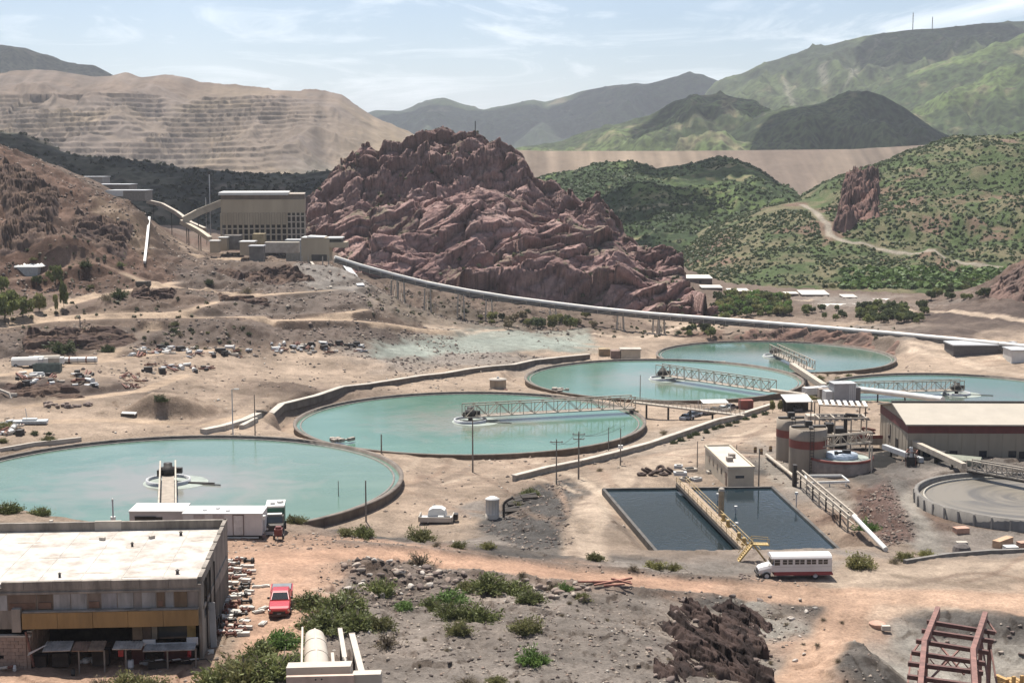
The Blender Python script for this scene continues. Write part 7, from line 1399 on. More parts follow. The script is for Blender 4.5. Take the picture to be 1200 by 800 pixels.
for k in range(60):
    px, py = random.choice([(random.uniform(0, 60), random.uniform(500, 520)), (random.uniform(60, 300), random.uniform(380, 412)), (random.uniform(20, 170), random.uniform(265, 340)), (random.uniform(430, 620), random.uniform(335, 380)), (random.uniform(690, 830), random.uniform(378, 392))]); bush(px, py, random.uniform(.6, 1.5), ('dark', 'dry', 'olive')[k % 3], ('dark green', 'dry grey', 'olive')[k % 3] + ' scrub bush scattered on the bare banks of the valley', 'scrub bushes on the bare banks')
for k in range(34):
    px, py = random.uniform(470, 1000), random.uniform(700, 800); 
    if px > 700 and py < 720: continue
    bush(px, py, random.uniform(.25, .5), 'dry', 'tiny dry tuft on the gravel slope in the foreground', 'dry tufts on the gravel slope')
# hillside scrub: too many to count
def scrub(name, pts, rad, cols, seed, nl=12):
    rs = np.random.default_rng(seed); n = len(pts); pts = np.asarray(pts); r = rs.uniform(rad[0], rad[1], n) ; m = n * nl
    d = rs.normal(size=(m, 3)); d /= np.linalg.norm(d, axis=1, keepdims=True); d[:, 2] = np.abs(d[:, 2]); R2 = np.repeat(r, nl)[:, None]; c = np.repeat(pts, nl, 0) + d * R2 * rs.uniform(.3, .9, (m, 1)) * np.array([1, 1, 1.1])
    t = np.cross(d, rs.normal(size=(m, 3))); t /= np.linalg.norm(t, axis=1, keepdims=True); s = np.cross(t, d + .4 * rs.normal(size=(m, 3))); t = t * R2 * .55; s = s * R2 * .5 / np.maximum(np.linalg.norm(s, axis=1, keepdims=True), .2)
    v = np.stack([c - t - s * .6, c + t * .6 - s, c + t + s * .6, c - t * .6 + s], 1).reshape(-1, 3); tone = np.repeat(rs.uniform(0, 1, n), nl)[:, None] * .7 + rs.uniform(0, .3, (m, 1)); col = np.repeat(np.array(cols[0]) * (1 - tone) + np.array(cols[1]) * tone, 4, 0)
    return tag(link(name, mesh_np(name, v, np.arange(4 * m).reshape(m, 4), col, LEAF)), kind='stuff')
def scatter_hf(hf, n, seed, dens):
    rs = np.random.default_rng(seed); x = rs.uniform(hf.xs[0], hf.xs[-1], n * 3); cy = np.interp(x, hf.xs, hf.cy); y = cy - np.interp(x, hf.xs, hf.front) * rs.uniform(-.35, .97, n * 3); z = hf.z(x, y)
    keep = dens(x, y, z, rs) & (np.abs(x / y) < .44); p = np.stack([x, y, z - .1], -1)[keep]; return p[:n]
rroad = [tuple(rhill.hit(*p)[:2]) for p in [(940, 240), (955, 248), (970, 262), (972, 275), (990, 283), (1020, 288), (1060, 296), (1110, 304), (1150, 311), (1190, 320)]]
P_ = scatter_hf(rhill, 14000, 5, lambda x, y, z, rs: (fbm(x / 34, y / 34, 4, 61) * .7 + .3 * rs.uniform(0, 1, len(x)) > .40 - .06 * (x > 260)) & ((fbm(x / 60, y / 60, 2, 65)) > .3) & (segdist(x, y, rroad) > 4.5))
o_ = np.argsort(P_[:, 1]); near, far = P_[o_[:220]], P_[o_[220:]]
for k, p in enumerate(near): bush(0, 0, random.uniform(1.2, 2.4), ('dark', 'green', 'olive')[k % 3], ('deep green', 'mid green', 'olive')[k % 3] + ' shrub on the lower slope of the right hill', 'shrubs on the lower right hill', at=Vector(p))
scrub('hillside_scrub', far, (.4, 1.4), ((.045, .062, .023), (.085, .108, .04)), 6, 14)
_bd = np.array([tuple(rhill.hit(random.uniform(985, 1195), random.uniform(316, 338))) for _ in range(420)]); scrub('dense_scrub', _bd + np.array([0, 0, -.2]), (1.2, 2.6), ((.05, .085, .022), (.12, .18, .045)), 8, 18)
scrub('hillside_scrub', scatter_hf(hgreen, 9000, 9, lambda x, y, z, rs: fbm(x / 60, y / 60, 4, 59) + .3 * rs.uniform(-.5, .5, len(x)) > .46), (.7, 2.1), ((.032, .048, .018), (.07, .095, .033)), 10, 9)
scrub('hillside_scrub', scatter_hf(rise, 3000, 12, lambda x, y, z, rs: fbm(x / 50, y / 50, 4, 53) + .4 * rs.uniform(-.5, .5, len(x)) > .45), (.9, 2.4), ((.028, .030, .021), (.058, .057, .036)), 13, 9)
scrub('hillside_scrub', scatter_hf(butte, 500, 15, lambda x, y, z, rs: fbm(x / 12, y / 12, 4, 88) > .56), (.6, 1.3), ((.045, .05, .025), (.10, .10, .05)), 16, 10)
def gscatter(n, box, seed, cond=None):
    rs = np.random.default_rng(seed); px = rs.uniform(box[0], box[1], n); py = rs.uniform(box[2], box[3], n); return np.array([tuple(G(a, b)) for a, b in zip(px, py)])
scrub('ground_scrub', np.concatenate([gscatter(90, (430, 640, 330, 372), 17), gscatter(70, (20, 300, 383, 410), 18), gscatter(80, (0, 170, 262, 345), 19), gscatter(60, (0, 300, 345, 375), 20), gscatter(50, (690, 840, 372, 396), 22), gscatter(40, (840, 1060, 382, 396), 23)]), (.3, .9), ((.05, .05, .03), (.14, .125, .07)), 24, 10)
# ------------------------------------------------------------------ stones, boulders, scrap
ROCKM = MCOL('loose_stone', 2, 9, .25, .05, .95, 6)
def rock_mesh(seed, c):
    rs = np.random.default_rng(seed); bmv = []; 
    import bmesh
    bm = bmesh.new(); bmesh.ops.create_icosphere(bm, subdivisions=2, radius=1); v = np.array([x.co for x in bm.verts]); f = np.array([[q.index for q in p.verts] for p in bm.faces]); bm.free()
    for _ in range(9):
        nrm = rs.normal(size=3); nrm /= np.linalg.norm(nrm); d = rs.uniform(.45, .8); k = v @ nrm; v = np.where((k > d)[:, None], v - (k - d)[:, None] * nrm, v)
    v *= np.array([1, rs.uniform(.6, .9), rs.uniform(.5, .75)]); v += rs.normal(size=v.shape) * .02
    return mesh_np('boulder', v, f, np.broadcast_to(np.array(c) * rs.uniform(.85, 1.15), v.shape), ROCKM)
ROCKS = [rock_mesh(i, c) for i, c in enumerate([(.31, .26, .215), (.40, .355, .31), (.21, .165, .14), (.25, .19, .155), (.14, .108, .095)])]
def boulder(px, py, r, v, label, group, at=None):
    g = at if at is not None else G(px, py); o = link('boulder', ROCKS[v], None, g + Vector((0, 0, r * .25))); o.scale = (r, r * random.uniform(.7, 1), r * random.uniform(.7, 1)); o.rotation_euler = (random.uniform(-.3, .3), random.uniform(-.3, .3), random.uniform(0, 6)); return tag(o, label, 'boulder', group)
random.seed(33)
for k in range(46):
    px, py = random.choice([(random.uniform(462, 505), random.uniform(665, 690)), (random.uniform(500, 545), random.uniform(668, 700)), (random.uniform(395, 465), random.uniform(662, 705))]); boulder(px, py, random.uniform(.25, .75), k % 5, ('tan', 'whitish', 'brown', 'pinkish', 'dark')[k % 5] + ' angular boulder in the rubble below the red road bend', 'boulders of the rubble bank')
for i, (px, py, r, v) in enumerate(((432, 655, .5, 1), (439, 657, .5, 1), (456, 659, .55, 1), (425, 682, .4, 1), (495, 673, .5, 1), (520, 690, .6, 2), (545, 712, .5, 2))): boulder(px, py, r, v, ('white block on the rubble crest, left of a close pair', 'white block on the rubble crest, right of a close pair', 'white block on the rubble crest right of the pair', 'round pale stone low on the rubble bank', 'white rounded stone by the bare grey bush', 'grey brown boulder right of the pale rubble', 'grey boulder behind the broad green bush')[i], None)
for k in range(30): boulder(random.uniform(600, 690), random.uniform(680, 706), random.uniform(.25, .7), (2, 3, 0)[k % 3], 'brown boulder in the line below the red road', 'boulders lining the red road')
for k in range(44):
    px, py = random.uniform(868, 985), random.uniform(702, 790); 
    if px > 985 - (py - 720) * .9: continue
    boulder(px, py, random.uniform(.15, .45), (0, 1, 2, 4)[k % 4], 'stone lying in the pale wash beside the rock outcrop', 'stones in the pale wash')
for k in range(40): boulder(random.uniform(760, 905), random.uniform(692, 800), random.uniform(.3, .6), (4, 2)[k % 2], 'dark rock slab on the outcrop', 'rock slabs on the outcrop')
for k in range(12): boulder(868 + random.uniform(-3, 12), 675 + random.uniform(-2, 3), random.uniform(.15, .28), 4, 'small dark stone beside the bus nose', 'stones beside the bus')
for k in range(16): boulder(random.uniform(1090, 1200), random.uniform(715, 790), random.uniform(.15, .4), (0, 4, 2)[k % 3], 'stone lying around the steel trestle', 'stones around the trestle')
for k in range(26): boulder(random.uniform(50, 112), random.uniform(473, 478), random.uniform(.5, 1.0), (3, 4, 2)[k % 3], 'brown boulder in the row edging the lower yard road', 'boulders edging the yard road')
def stones(name, P, rad, seed, dark=False):
    rs = np.random.default_rng(seed); n = len(P); base = np.array([(1, 0, 0), (0, 1, 0), (-1, 0, 0), (0, -1, 0), (0, 0, .8), (0, 0, -.4)], float); v = base[None] * (rs.uniform(.6, 1.4, (n, 6, 1))) * (rs.uniform(0, 1, (n, 1, 1)) ** 3 * (rad[1] - rad[0]) + rad[0]); a = rs.uniform(0, 6.3, n); ca, sa = np.cos(a)[:, None], np.sin(a)[:, None]
    v = np.stack([v[..., 0] * ca - v[..., 1] * sa, v[..., 0] * sa + v[..., 1] * ca, v[..., 2]], -1) + P[:, None]; f0 = np.array([(0, 1, 4), (1, 2, 4), (2, 3, 4), (3, 0, 4), (1, 0, 5), (2, 1, 5), (3, 2, 5), (0, 3, 5)]); f = (f0[None] + 6 * np.arange(n)[:, None, None]).reshape(-1, 3)
    cb = np.array([(.29, .24, .195), (.16, .13, .11), (.10, .08, .07), (.24, .18, .145), (.42, .38, .33)])[rs.choice(5, n, p=[.1, .38, .34, .18, 0] if dark else [.3, .27, .2, .17, .06])]
    tag(link(name, mesh_np(name, v.reshape(-1, 3), f, np.repeat(cb, 6, 0), ROCKM)), kind='stuff')
_rs = np.random.default_rng(44)
def fast_scatter(n, x0, x1, y0, y1, test=None):
    x = _rs.uniform(x0, x1, n); y = _rs.uniform(y0, y1, n); k = np.abs(x / y) < .46; 
    rm_ = np.zeros(n, bool); x, y = x[k], y[k]; return np.stack([x, y, H(x, y)], -1)
_q = fast_scatter(9000, -30, 34, 104, 162)
def roadval(P): 
    r = np.hypot(P[:, 0], P[:, 1]); t = np.arctan2(P[:, 0], P[:, 1]); i = np.searchsorted(rg, r).clip(0, NR - 1); j = ((t - TH0) / (TH1 - TH0) * (NT - 1)).astype(int).clip(0, NT - 1); return ROADM[i, j]
_q = _q[roadval(_q) < .2]; stones('loose_stones', _q, (.03, .28), 45)
_q = fast_scatter(9000, -130, 130, 180, 470); _q = _q[roadval(_q) < .3]
for (c, r, z) in THK: _q = _q[np.hypot(_q[:, 0] - c[0], _q[:, 1] - c[1]) > r + 1]
_q = _q[np.hypot(_q[:, 0] - CLAR[0][0], _q[:, 1] - CLAR[0][1]) > 17.5]; _q = _q[~inpoly(_q[:, 0], _q[:, 1], POOL)]
_q = _q[fbm(_q[:, 0] / 14, _q[:, 1] / 14, 3, 3) > .47]; stones('loose_stones', _q, (.06, .5), 46)
_q = fast_scatter(4500, -220, 30, 300, 520); _q = _q[roadval(_q) < .3]; _q = _q[(fbm(_q[:, 0] / 20, _q[:, 1] / 20, 3, 4) > .48)]
for (c, r, z) in THK: _q = _q[np.hypot(_q[:, 0] - c[0], _q[:, 1] - c[1]) > r + 1]
stones('loose_stones', _q, (.10, .55), 47)
def gr_at(P):
    r = np.hypot(P[:, 0], P[:, 1]); t = np.arctan2(P[:, 0], P[:, 1]); return GR[np.searchsorted(rg, r).clip(0, NR - 1), ((t - TH0) / (TH1 - TH0) * (NT - 1)).astype(int).clip(0, NT - 1)]
_q = fast_scatter(26000, -200, 20, 330, 600); _q = _q[(gr_at(_q) > .35) & (roadval(_q) < .2)]; _q = _q[fbm(_q[:, 0] / 12, _q[:, 1] / 12, 4, 6) > .47]; _cs = ROCKM
stones('slope_rubble', _q, (.12, .8), 48, True)
_pd = wpoly([(560, 612), (625, 568), (668, 560), (672, 640), (610, 645)]); _q = fast_scatter(30000, -10, 12, 170, 240); _q = _q[inpoly(_q[:, 0], _q[:, 1], _pd)]; stones('bank_rubble', _q[:900], (.05, .4), 49, True)
_pd = wpoly([(1000, 590), (1045, 560), (1075, 632), (1035, 642)]); _q = fast_scatter(30000, 40, 62, 175, 240); _q = _q[inpoly(_q[:, 0], _q[:, 1], _pd)]; stones('bank_rubble', _q[:900], (.05, .4), 50, True)
_pd = wpoly([(395, 660), (470, 655), (545, 672), (560, 700), (500, 705), (430, 712)]); _q = fast_scatter(30000, -22, 2, 125, 170); _q = _q[inpoly(_q[:, 0], _q[:, 1], _pd)]; stones('bank_rubble', _q[:420], (.05, .5), 51, True)
# black heaps added as deep shade, machinery between the banded tanks and the warehouse
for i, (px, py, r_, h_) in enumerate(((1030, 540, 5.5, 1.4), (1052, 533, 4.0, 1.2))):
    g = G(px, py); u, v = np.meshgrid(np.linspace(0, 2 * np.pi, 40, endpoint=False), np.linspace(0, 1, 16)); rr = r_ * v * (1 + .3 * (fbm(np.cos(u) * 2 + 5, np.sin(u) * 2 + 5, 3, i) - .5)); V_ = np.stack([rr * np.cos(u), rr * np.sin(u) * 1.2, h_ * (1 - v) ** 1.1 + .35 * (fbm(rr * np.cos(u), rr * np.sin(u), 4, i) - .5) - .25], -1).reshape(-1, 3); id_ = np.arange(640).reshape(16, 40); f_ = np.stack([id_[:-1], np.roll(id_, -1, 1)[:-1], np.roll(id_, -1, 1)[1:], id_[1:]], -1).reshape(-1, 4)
    tag(link('shade_heap', mesh_np('shade_heap', V_, f_, np.broadcast_to(np.array((.016, .015, .014)), V_.shape), ROCKM), None, g), ('larger black heap standing in for shade beside the small clarifier', 'smaller black heap standing in for shade at the warehouse gable')[i], 'shade heap')
for i, (px, py, lb) in enumerate(((1016, 520, 'dark pump skid behind the small clarifier truss'), (1040, 508, 'dark motor frame against the warehouse gable end'), (1068, 545, 'dark feed chute below the inclined belt'))):
    g = G(px, py); t = thing('pump_skid', lb, 'machinery', g, i * .6); b = MB(); b.box((0, 0, .8), (2.2, 1.4, 1.6)); b.box((1.0, .2, 1.8), (.9, .9, .8)); b.build('casing', DSTEEL, t); b = MB(); b.tube((-.9, 0, 1.6), (-.9, 0, 3.2), .25, 10); b.tube((-.9, 0, 3.1), (1.6, .4, 2.6), .22, 10); b.build('pipe', GREYP if i else RUST, t); b = MB()
    for x in (-1.2, 1.2):
        for y in (-.8, .8): b.bar((x, y, 0), (x, y, 2.4), .12)
    b.bar((-1.2, -.8, 2.4), (1.2, -.8, 2.4), .12); b.bar((-1.2, .8, 2.4), (1.2, .8, 2.4), .12); b.bar((-1.2, -.8, 2.4), (-1.2, .8, 2.4), .12); b.bar((1.2, -.8, 2.4), (1.2, .8, 2.4), .12); b.build('frame', RUST, t)
# scrap yard
SM = [RUST, DSTEEL, WHITE, GREYP, CONCP, M('rust_orange', (.26, .10, .05), .85, 0, .35, 2)]
def scrap_proto(k):
    t = thing('scrap_metal', 'x', 'scrap'); b = MB()
    if k == 0: b.bar((-2.2, 0, .3), (2.2, .3, .5), .35); b.bar((-1.8, .6, .2), (1.6, .9, .9), .3)
    elif k == 1: b.box((0, 0, .6), (1.8, 1.2, 1.2), .2); b.box((.9, .3, .4), (1.0, .8, .7))
    elif k == 2: b.tube((-1.2, 0, .5), (1.2, .2, .5), .5, 10); b.tube((-1.2, 0, .5), (-1.4, 0, .5), .65, 10)
    elif k == 3: b.box((0, 0, .25), (3.2, 1.3, .25), .1, .1); b.box((.6, .2, .55), (1.6, .9, .3), .3)
    else: b.lathe((0, 0, 0), [(1.1, 0), (1.1, .5), (.7, .5), (.7, 0)], 14); b.bar((-1, 0, .3), (1, 0, .6), .25)
    b.build('hulk', SM[k % 6], t); m = MB(); m.box((.4, -.5, .3), (.7, .5, .5), .5); m.bar((-.9, -.4, .2), (.2, -.7, .5), .15); m.build('fragment', SM[(k + 1) % 6], t); return t
random.seed(55)
_scp = [[scrap_proto(k)] for k in range(5)]; _used = [False] * 5
GRP = 'scrap'
def scrap(px, py, k, s, mat=None):
    global _used
    t = _scp[k][0] if not _used[k] else copy_tree(_scp[k][0]); _used[k] = True; g = G(px, py); t.location = g - Vector((0, 0, .05)); t.rotation_euler = (0, 0, random.uniform(0, 6.3)); t.scale = (s,) * 3
    m = mat or random.choice(SM)
    cn = {'rusted_steel': 'rusty', 'dark_steel': 'black', 'white_paint': 'white', 'grey_paint': 'grey', 'pale_concrete': 'pale', 'rust_orange': 'orange rusted'}[m.name]; sn = ('bent beams', 'boxy casing', 'pipe stub', 'flat plates', 'wheel ring')[k]
    an = 'in the row beyond the second tank' if px > 299 else 'by the left terrace lorries' if px < 115 and py < 470 else 'in the heap at the left edge' if px < 115 else 'in the lower row of the scrap yard' if py > 425 else 'in the upper row of the scrap yard'
    t['label'] = '%s scrap %s lying %s' % (cn, sn, an); t['group'] = GRP + ', ' + an
    ch = t.children[0]
    if ch.data.materials[0] != m:
        key = (ch.data.name.split('.')[0], k, m.name)
        if key not in PROTO: q = ch.data.copy(); q.materials[0] = m; PROTO[key] = q
        ch.data = PROTO[key]
for k in range(46): scrap(random.uniform(150, 300), random.uniform(408, 419), k % 5, random.uniform(0.45, 1.27))
for k in range(22): scrap(random.uniform(165, 245), random.uniform(428, 438), k % 5, random.uniform(0.52, 1.27), random.choice((RUST, SM[5], DSTEEL, RUST)))
for k in range(30): scrap(random.uniform(20, 110), random.uniform(434, 452), k % 5, random.uniform(0.45, 1.20), random.choice((RUST, DSTEEL, DSTEEL, GREYP, SM[5])))
for k in range(16): scrap(random.uniform(0, 25), random.uniform(496, 510), k % 5, random.uniform(0.52, 1.12), random.choice((RUST, DSTEEL, SM[5])))
for k in range(46): scrap(random.uniform(300, 430), random.uniform(402, 414) + 0, k % 5, random.uniform(0.39, 1.05), random.choice((CONCP, DSTEEL, RUST, GREYP)))
for k in range(10): scrap(random.uniform(140, 165), random.uniform(434, 455), 0, random.uniform(0.45, 0.90), CONCP)
for k in range(6): scrap(random.uniform(575, 596), random.uniform(450, 457), k % 5, .45, random.choice((CONCP, RUST)))
for i, (px, py, l_, lb) in enumerate(((30, 430, 6, 'white rounded lorry body at the left end of the scrap row'), (43, 429, 3.5, 'bright white cab in the middle of the scrap row'), (55, 428, 6, 'pale curved tank body in the scrap row'))):
    g = G(px, py); t = thing('scrap_lorry', lb, 'lorry', g, R(8)); b = MB(); b.extr([(-1.1, .5), (1.1, .5), (1.1, 1.8), (.7, 2.3), (-.7, 2.3), (-1.1, 1.8)], -l_ / 2, l_ / 2); q = b.build('body', WHITE if i < 2 else CONCP, t); q.rotation_euler.z = R(90); MB().bb(l_ / 2, l_ / 2 + .9, -1, 1, .4, 1.9).build('cab', WHITE if i else GREYP, t); wheels(t, (-l_ / 3, l_ / 3), .95, .45, .3)
g = G(86, 426); t = thing('long_vessel', 'long pale pipe like vessel lying along the scrap row', 'vessel', g, R(4)); MB().tube((-5.6, 0, .9), (5.6, 0, .9), .7, 12).build('shell', WHITE, t)
for k in range(6): MB().tube((-5 + k * 2, 0, .9), (-4.7 + k * 2, 0, .9), .78, 12).build('band', GREYP if k % 2 else RUST, t)
g = G(56, 437); t = thing('scrap_bin', 'dark grey green open bin below the white lorry bodies', 'bin', g, R(3)); b = MB(); b.bb(-3, 3, -1.1, -1.0, .3, 2.2); b.bb(-3, 3, 1.0, 1.1, .3, 2.2); b.bb(-3, -2.9, -1, 1, .3, 2.2); b.bb(2.9, 3, -1, 1, .3, 2.2); b.bb(-3, 3, -1, 1, .3, .4); b.build('tub', M('bin_green', (.11, .13, .11), .8, 0, .3, 1), t); MB().bb(-2.8, 2.8, -1, 1, .4, 1.9).build('rubbish', GREYP, t)
g = G(36, 497); t = thing('scrap_boat', 'white and blue scrap hull with a thin mast at the left edge', 'hull', g, R(5)); b = MB(); b.extr([(-.7, .2), (.7, .2), (1.0, .8), (-1.0, .8)], -3.2, 3.2); q = b.build('hull', M('hull_blue', (.52, .56, .58), .5, 0, .15, 1), t); q.rotation_euler.z = R(90); MB().bb(-1.5, 1.2, -.6, .6, .8, 1.2).build('deck', WHITE, t); MB().tube((-.6, 0, .8), (-.9, 0, 3.2), .07, 6).build('mast', GREYP, t)
g = G(11, 466); t = thing('pale_beam', 'pale bent beam dropping from the terrace at the left edge', 'beam', g); b = MB(); b.bar((-3, 2, 1.5), (0, .3, .8), .4); b.bar((0, .3, .8), (.6, -.4, -.2), .4); b.build('beam', CONCP, t); MB().box((.9, .3, .6), (1.2, .6, .6)).build('block', CONCP, t)
g = G(151, 486); t = thing('scrap_sheet', 'white and dark panel lying on the slope of the gravel mound', 'panel', g, R(-15)); MB().box((0, 0, .3), (3.2, 1.0, .25), 0, .3).build('panel', WHITE, t); MB().box((0, -.5, .2), (3.0, .4, .3), 0, .3).build('shadow_edge', DSTEEL, t)
# ------------------------------------------------------------------ white tank, skid trailer, squat tank, small sheds
g = G(577, 607); s_ = mpp(g.y); t = thing('storage_tank', 'upright white ribbed tank with conical lid beside a black pipe elbow', 'tank', g); MB().lathe((0, 0, 0), [(.95, .7), (.95, 2.9), (1.08, 2.92), (1.08, 3.02), (.4, 3.35), (.01, 3.4)], 24).build('shell', WHITE, t); MB().lathe((0, 0, 0), [(1.05, -.2), (1.05, .7), (.95, .7)], 24).build('base', CONCP, t)
for k in range(12): a_ = k * math.pi / 6; MB().bar((.97 * math.cos(a_), .97 * math.sin(a_), .7), (.97 * math.cos(a_), .97 * math.sin(a_), 2.9), .06).build('rib', GREYP, t)
t = thing('pipe_elbow', 'black pipe elbow rising beside the white ribbed tank', 'pipe', g + Vector((1.7, -.3, 0))); b = MB(); b.path([(0, 0, -.2), (0, 0, 2.2), (.35, 0, 2.7), (1.3, .1, 3.2)], .2, 10); b.build('pipe', BK, t); MB().tube((1.25, .1, 3.17), (1.4, .1, 3.25), .28, 10).build('flange', DSTEEL, t)
for i, (px, py, a_) in enumerate(((604, 592, .6), (612, 587, .6), (620, 584, .7), (600, 600, 1.1))): 
    gg = G(px, py); t = thing('rubber_liner', ('dark rubber liner sheet nearest the pipe elbow', 'dark liner sheet draped on the bank in the middle', 'dark liner sheet draped under the green bush', 'small dark liner roll at the bank foot')[i], 'liner', gg, R(20)); b = MB(); b.box((0, 0, .3), (2.6, 1.0, .35), 0, .3); b.build('sheet', BK, t); MB().tube((-1.2, .5, .4), (1.3, .5, .6), .22, 8).build('roll', MDK, t)
g = G(512, 611); t = thing('skid_trailer', 'pale flat skid trailer with a white faceted cover on its bed', 'trailer', g, R(-3)); MB().bb(-2.6, 2.4, -1.4, 1.6, .3, .55).build('bed', GREYP, t); b = MB(); b.bb(-2.6, 2.4, -1.5, -1.35, .3, 1.0); b.bb(-2.6, -2.45, -1.5, 1.6, .3, 1.1); b.bb(2.3, 2.45, -1.5, 1.6, .3, 1.1); b.build('side', CONCP, t); cvr = MB().extr([(-1.5, .55), (1.3, .55), (1.1, 1.5), (.5, 1.85), (-.7, 1.85), (-1.3, 1.5)], .7, 2.6).build('cover', WHITE, t); MB().bb(.2, 1.0, -.4, .2, .55, .9).build('box', WHITE, t); MB().bb(2.5, 3.1, -.2, 1.0, .3, 1.2).build('motor', DSTEEL, t); MB().bb(1.3, 2.0, -.9, -.3, .55, 1.0).build('cabinet', DSTEEL, t); wheels(t, (-1.2,), 1.3, .35, .2)
g = G(583.5, 455); t = thing('storage_tank', 'squat round beige tank behind the second tank', 'tank', g); MB().lathe((0, 0, 0), [(2.1, -.5), (2.1, 2.2), (2.2, 2.25), (2.2, 2.4), (.01, 2.6)], 32).build('shell', M('squat_beige', (.36, .30, .23), .85, 0, .2, .5, streak=True), t); MB().lathe((0, 0, 2.26), [(2.23, 0), (2.23, .18), (.01, .42)], 32).build('lid', CONCP, t); MB().bb(-.3, .3, -.3, .3, 2.6, 3.0).build('hatch', GREYP, t)
for i, (px0, px1, py0, py1, Y, mt) in enumerate(((703, 716, 409, 416, 452, M('brown_shed', (.30, .22, .13), .9, 0, .3, .5)), (717, 728, 411, 420, 446, M('rust_shed', (.22, .15, .12), .9, 0, .3, .5)), (729, 752, 410, 420, 446, BEIGE))): pbox('pump_shed', ('small ochre pump shed left of three at the far rim of the middle tank', 'rusty pump shed between two others at the far rim of the middle tank', 'wider beige pump shed right of three at the far rim of the middle tank')[i], 'shed', px0, px1, py0, py1, Y, 4, mt, (None, None, CONCP)[i])
# rusty tyres and hoses left of the office, slabs
for k in range(9): 
    g = G(752 + k * 4.3, 557 - (k % 3) * 2.4); t = thing('old_tyre', 'rusty black tyre in the heap left of the beige office', 'tyre', g + Vector((0, 0, .25 + .2 * (k % 2))), k, 'tyres heaped left of the office'); q = MB().lathe((0, 0, 0), [(.35, -.16), (.75, -.2), (.85, 0), (.75, .2), (.35, .16), (.35, -.16)], 18).build('tread', M('burnt_tyre', (.06, .035, .025), .9, 0, .4, 2), t); q.rotation_euler = (.3 * (k % 3), .5 * (k % 2), 0); MB().lathe((0, 0, 0), [(.34, -.05), (.01, -.02)], 12).build('hub', RUST, t)
for i, (px, py, l_) in enumerate(((797, 556, 2.2), (808, 552, 2.4), (815, 563, 1.8), (803, 563, 1.6), (795, 548, 1.4), (833, 555, 1.2))): g = G(px, py); t = thing('concrete_slab', ('pale slab in front of the tyre heap', 'larger pale slab between the tyres and the office', 'grey slab at the head of the pool walkway', 'slab at the left of the pool walkway head', 'slab behind the tyre heap', 'low slab against the office wall')[i], 'slab', g, R(20 * i)); MB().bb(-l_ / 2, l_ / 2, -.7, .7, -.1, .5).build('slab', CONCP if i % 2 else GREYP, t); MB().bb(-l_ / 3, l_ / 4, -.5, .3, .5, .7).build('broken_top', DSTEEL if i % 2 else CONCP, t)
# crossed beams
g = G(713, 685); t = thing('crossed_beams', 'crossed rusty red beams lying at the near edge of the red road', 'beams', g, R(4)); RB = M('beam_red', (.30, .13, .09), .85, 0, .3, 2)
for a, c in (((-3.2, .4, .3), (2.4, .2, .25)), ((-1.6, -.6, .2), (2.6, .7, .5)), ((-.6, -.9, .2), (1.6, -.8, .3)), ((.4, .6, .5), (2.4, -.6, .25))): MB().bar(a, c, .22, .18).build('beam', RB, t)
# crates right
for i, (px, py, d_, rz, mt, lb) in enumerate(((1126, 624, (1.9, 1.2, .7), .2, M('pink_crate', (.42, .25, .18), .85, 0, .2, 1), 'pinkish crate lying below the grey clarifier wall'), (1175, 640, (3.6, 1.0, 1.0), .75, M('orange_box', (.45, .29, .18), .85, 0, .2, 1), 'long orange brown box leaning near the foot of the clarifier wall'), (1184, 646, (1.6, 1.2, .7), .1, WHITE, 'white box on the ground beside the long orange brown box'), (1198, 643, (1.2, 1.0, .9), .3, M('pink_crate',), 'small pinkish box at the right edge by the clarifier'))):
    g = G(px, py); t = thing('crate', lb, 'crate', g, rz); MB().bb(-d_[0] / 2, d_[0] / 2, -d_[1] / 2, d_[1] / 2, 0, d_[2]).build('box', mt, t); MB().bb(-d_[0] / 2 - .03, d_[0] / 2 + .03, -d_[1] / 2 - .03, d_[1] / 2 + .03, d_[2], d_[2] + .06).build('lid', mt, t)
g = G(1127, 647); t = thing('culvert_pipe', 'dark round culvert mouth beside the road on the right', 'culvert', g); MB().lathe((0, 0, .2), [(1.2, 0), (1.0, .6), (.5, .95), (.01, 1.05)], 14).build('mound', M('dark_mound', (.13, .11, .10), .95, 0, .3, 1), t); MB().bb(-.5, .9, .4, 1.2, .4, 1.2).build('slab', CONCP, t)
g = G(1028, 733); t = thing('concrete_disc', 'flat pinkish concrete cap on the ridge beside the curving dirt road', 'concrete cap', g); MB().lathe((0, 0, 0), [(.85, -.3), (.9, .3), (.75, .38), (.01, .4)], 10).build('cap', M('pink_crate',), t); MB().box((.6, -1.2, .2), (.9, .5, .5)).build('block', CONCP, t)
# kerb wall along the right road
wallrun('long low dark kerb along the far edge of the road on the right', [(1060, 660), (1110, 652), (1160, 648), (1215, 646)], .45, .5, M('dark_kerb', (.20, .18, .16), .9, 0, .3, .5), None)
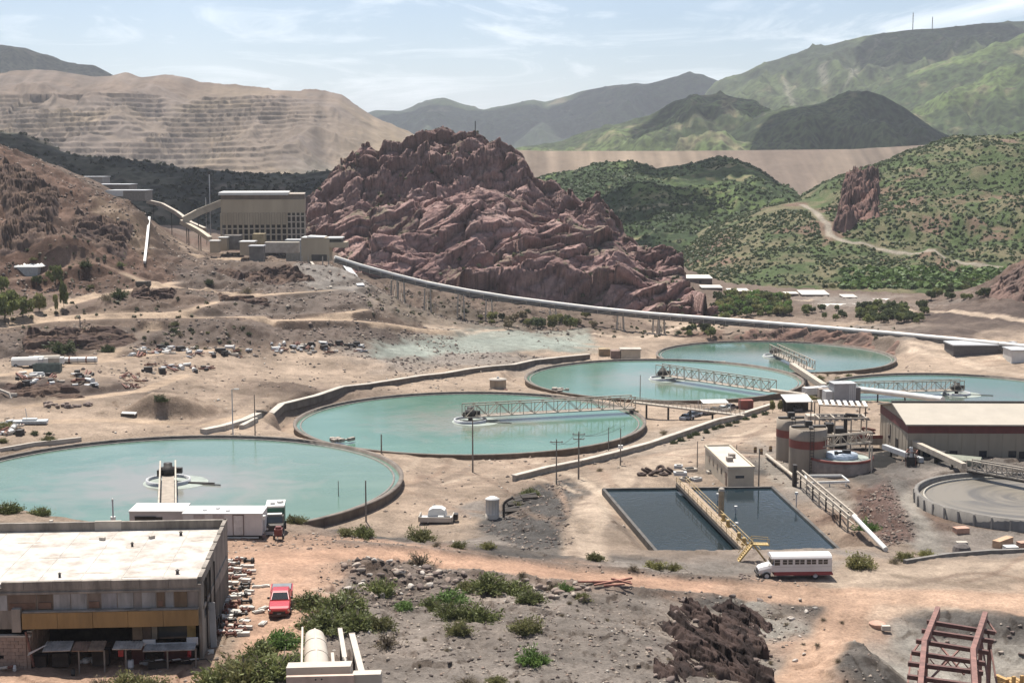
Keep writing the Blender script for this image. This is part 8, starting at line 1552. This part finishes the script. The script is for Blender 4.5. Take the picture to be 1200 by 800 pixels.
# ------------------------------------------------------------------ cars and shelters by the tanks
def car(label, px, py, rz, c, group=None):
    g = G(px, py); t = thing('parked_car', label, 'car', g, rz, group); mt = M('car_%d%d%d' % tuple(int(x * 99) for x in c), c, .35, 0, .05, 1)
    b = MB(); hull(b, [(-2.1, .75, .35, .8, .92, .7), (-1.9, .86, .3, .82, .95, .78), (1.6, .86, .3, .78, .9, .78), (2.15, .72, .32, .6, .72, .62)]); b.build('body', mt, t)
    b = MB(); hull(b, [(-1.7, .74, .88, .9, .95, .7), (-1.1, .72, .88, 1.1, 1.42, .6), (.2, .72, .88, 1.1, 1.45, .6), (1.0, .74, .86, .88, .92, .7)]); b.build('cabin', GLASS, t); MB().bb(-1.0, .15, -.56, .56, 1.43, 1.47).build('roof', mt, t)
    for x in (-1.35, 1.35):
        for s in (-1, 1): MB().tube((x, s * .8 - .1, .31), (x, s * .8 + .1, .31), .31, 12).build('wheel', TYRE, t)
for i, (px, py, c, lb) in enumerate(((805, 495, (.25, .27, .30), 'grey car at the left end of the row by the low wall'), (812, 492, (.10, .11, .13), 'dark car second from the left by the low wall'), (820, 490, (.45, .46, .48), 'silver car third from the left by the low wall'), (829, 489, (.08, .08, .09), 'black car in the middle of the row by the low wall'), (838, 487, (.16, .18, .24), 'dark blue car right of the black one by the low wall'), (848, 485, (.6, .6, .58), 'white car right of the dark blue one by the low wall'), (857, 483, (.12, .11, .11), 'dark car at the right end of the row by the low wall'))): car(lb, px, py - 3, R(50), c, 'cars parked by the low wall')
g = G(838, 484); t = thing('shade_canopy', 'white shade canopy over the row of parked cars', 'canopy', g, R(5)); MB().box((0, 1, 2.6), (6.0, 3.5, .12), 0, .08).build('roof', WHITE, t)
for x in (-3.4, 3.4):
    for y in (-.8, 2.8): MB().bar((x, y, -.2), (x, y, 2.6), .12).build('post', GREYP, t)
g = G(875, 480); t = thing('red_container', 'small rust red container beside the slim pole', 'container', g, R(4)); MB().bb(-1.6, 1.6, 0, 2, 0, 2.2).build('body', M('brick_red', (.24, .07, .05), .8, 0, .2, .8), t); MB().bb(.3, 1.3, -.04, .02, .2, 2.0).build('door', M('brick_red_dark', (.15, .05, .04), .8), t)
g = G(936, 483); t = thing('car_shelter', 'low car shelter with a white roof and dark inside near the grey box building', 'car shelter', g, R(4)); MB().box((0, 2, 2.9), (6.2, 5.4, .2), 0, .16).build('roof', WHITE, t); MB().bb(-2.8, 2.8, 2.2, 4.5, -.3, 2.6).build('back_wall', BK, t)
for x in (-2.9, 0, 2.9): MB().bar((x, -.5, -.3), (x, -.5, 2.5), .14).build('post', DSTEEL, t)
car('dark car parked under the white roofed shelter', 934, 482, R(90), (.07, .07, .08))
small_truck('white lorry parked behind the car shelter', 955, 466, R(20), WHITE, GREYP)
for k in range(4): g = G(905 + k * 5, 505 + k); 
for i, (px, py) in enumerate(((885, 530), (892, 532), (903, 529), (908, 545))): g = G(px, py); t = thing('bollard', ('left', 'second', 'third', 'right') [i] + ' of four brown bollards beside the banded tanks', 'bollard', g); MB().lathe((0, 0, 0), [(.3, -.2), (.3, .9), (.2, 1.1), (.01, 1.15)], 12).build('post', M('bollard_brown', (.16, .10, .06), .8, 0, .3, 2), t); MB().lathe((0, 0, .6), [(.31, 0), (.31, .2)], 12).build('band', yl, t)
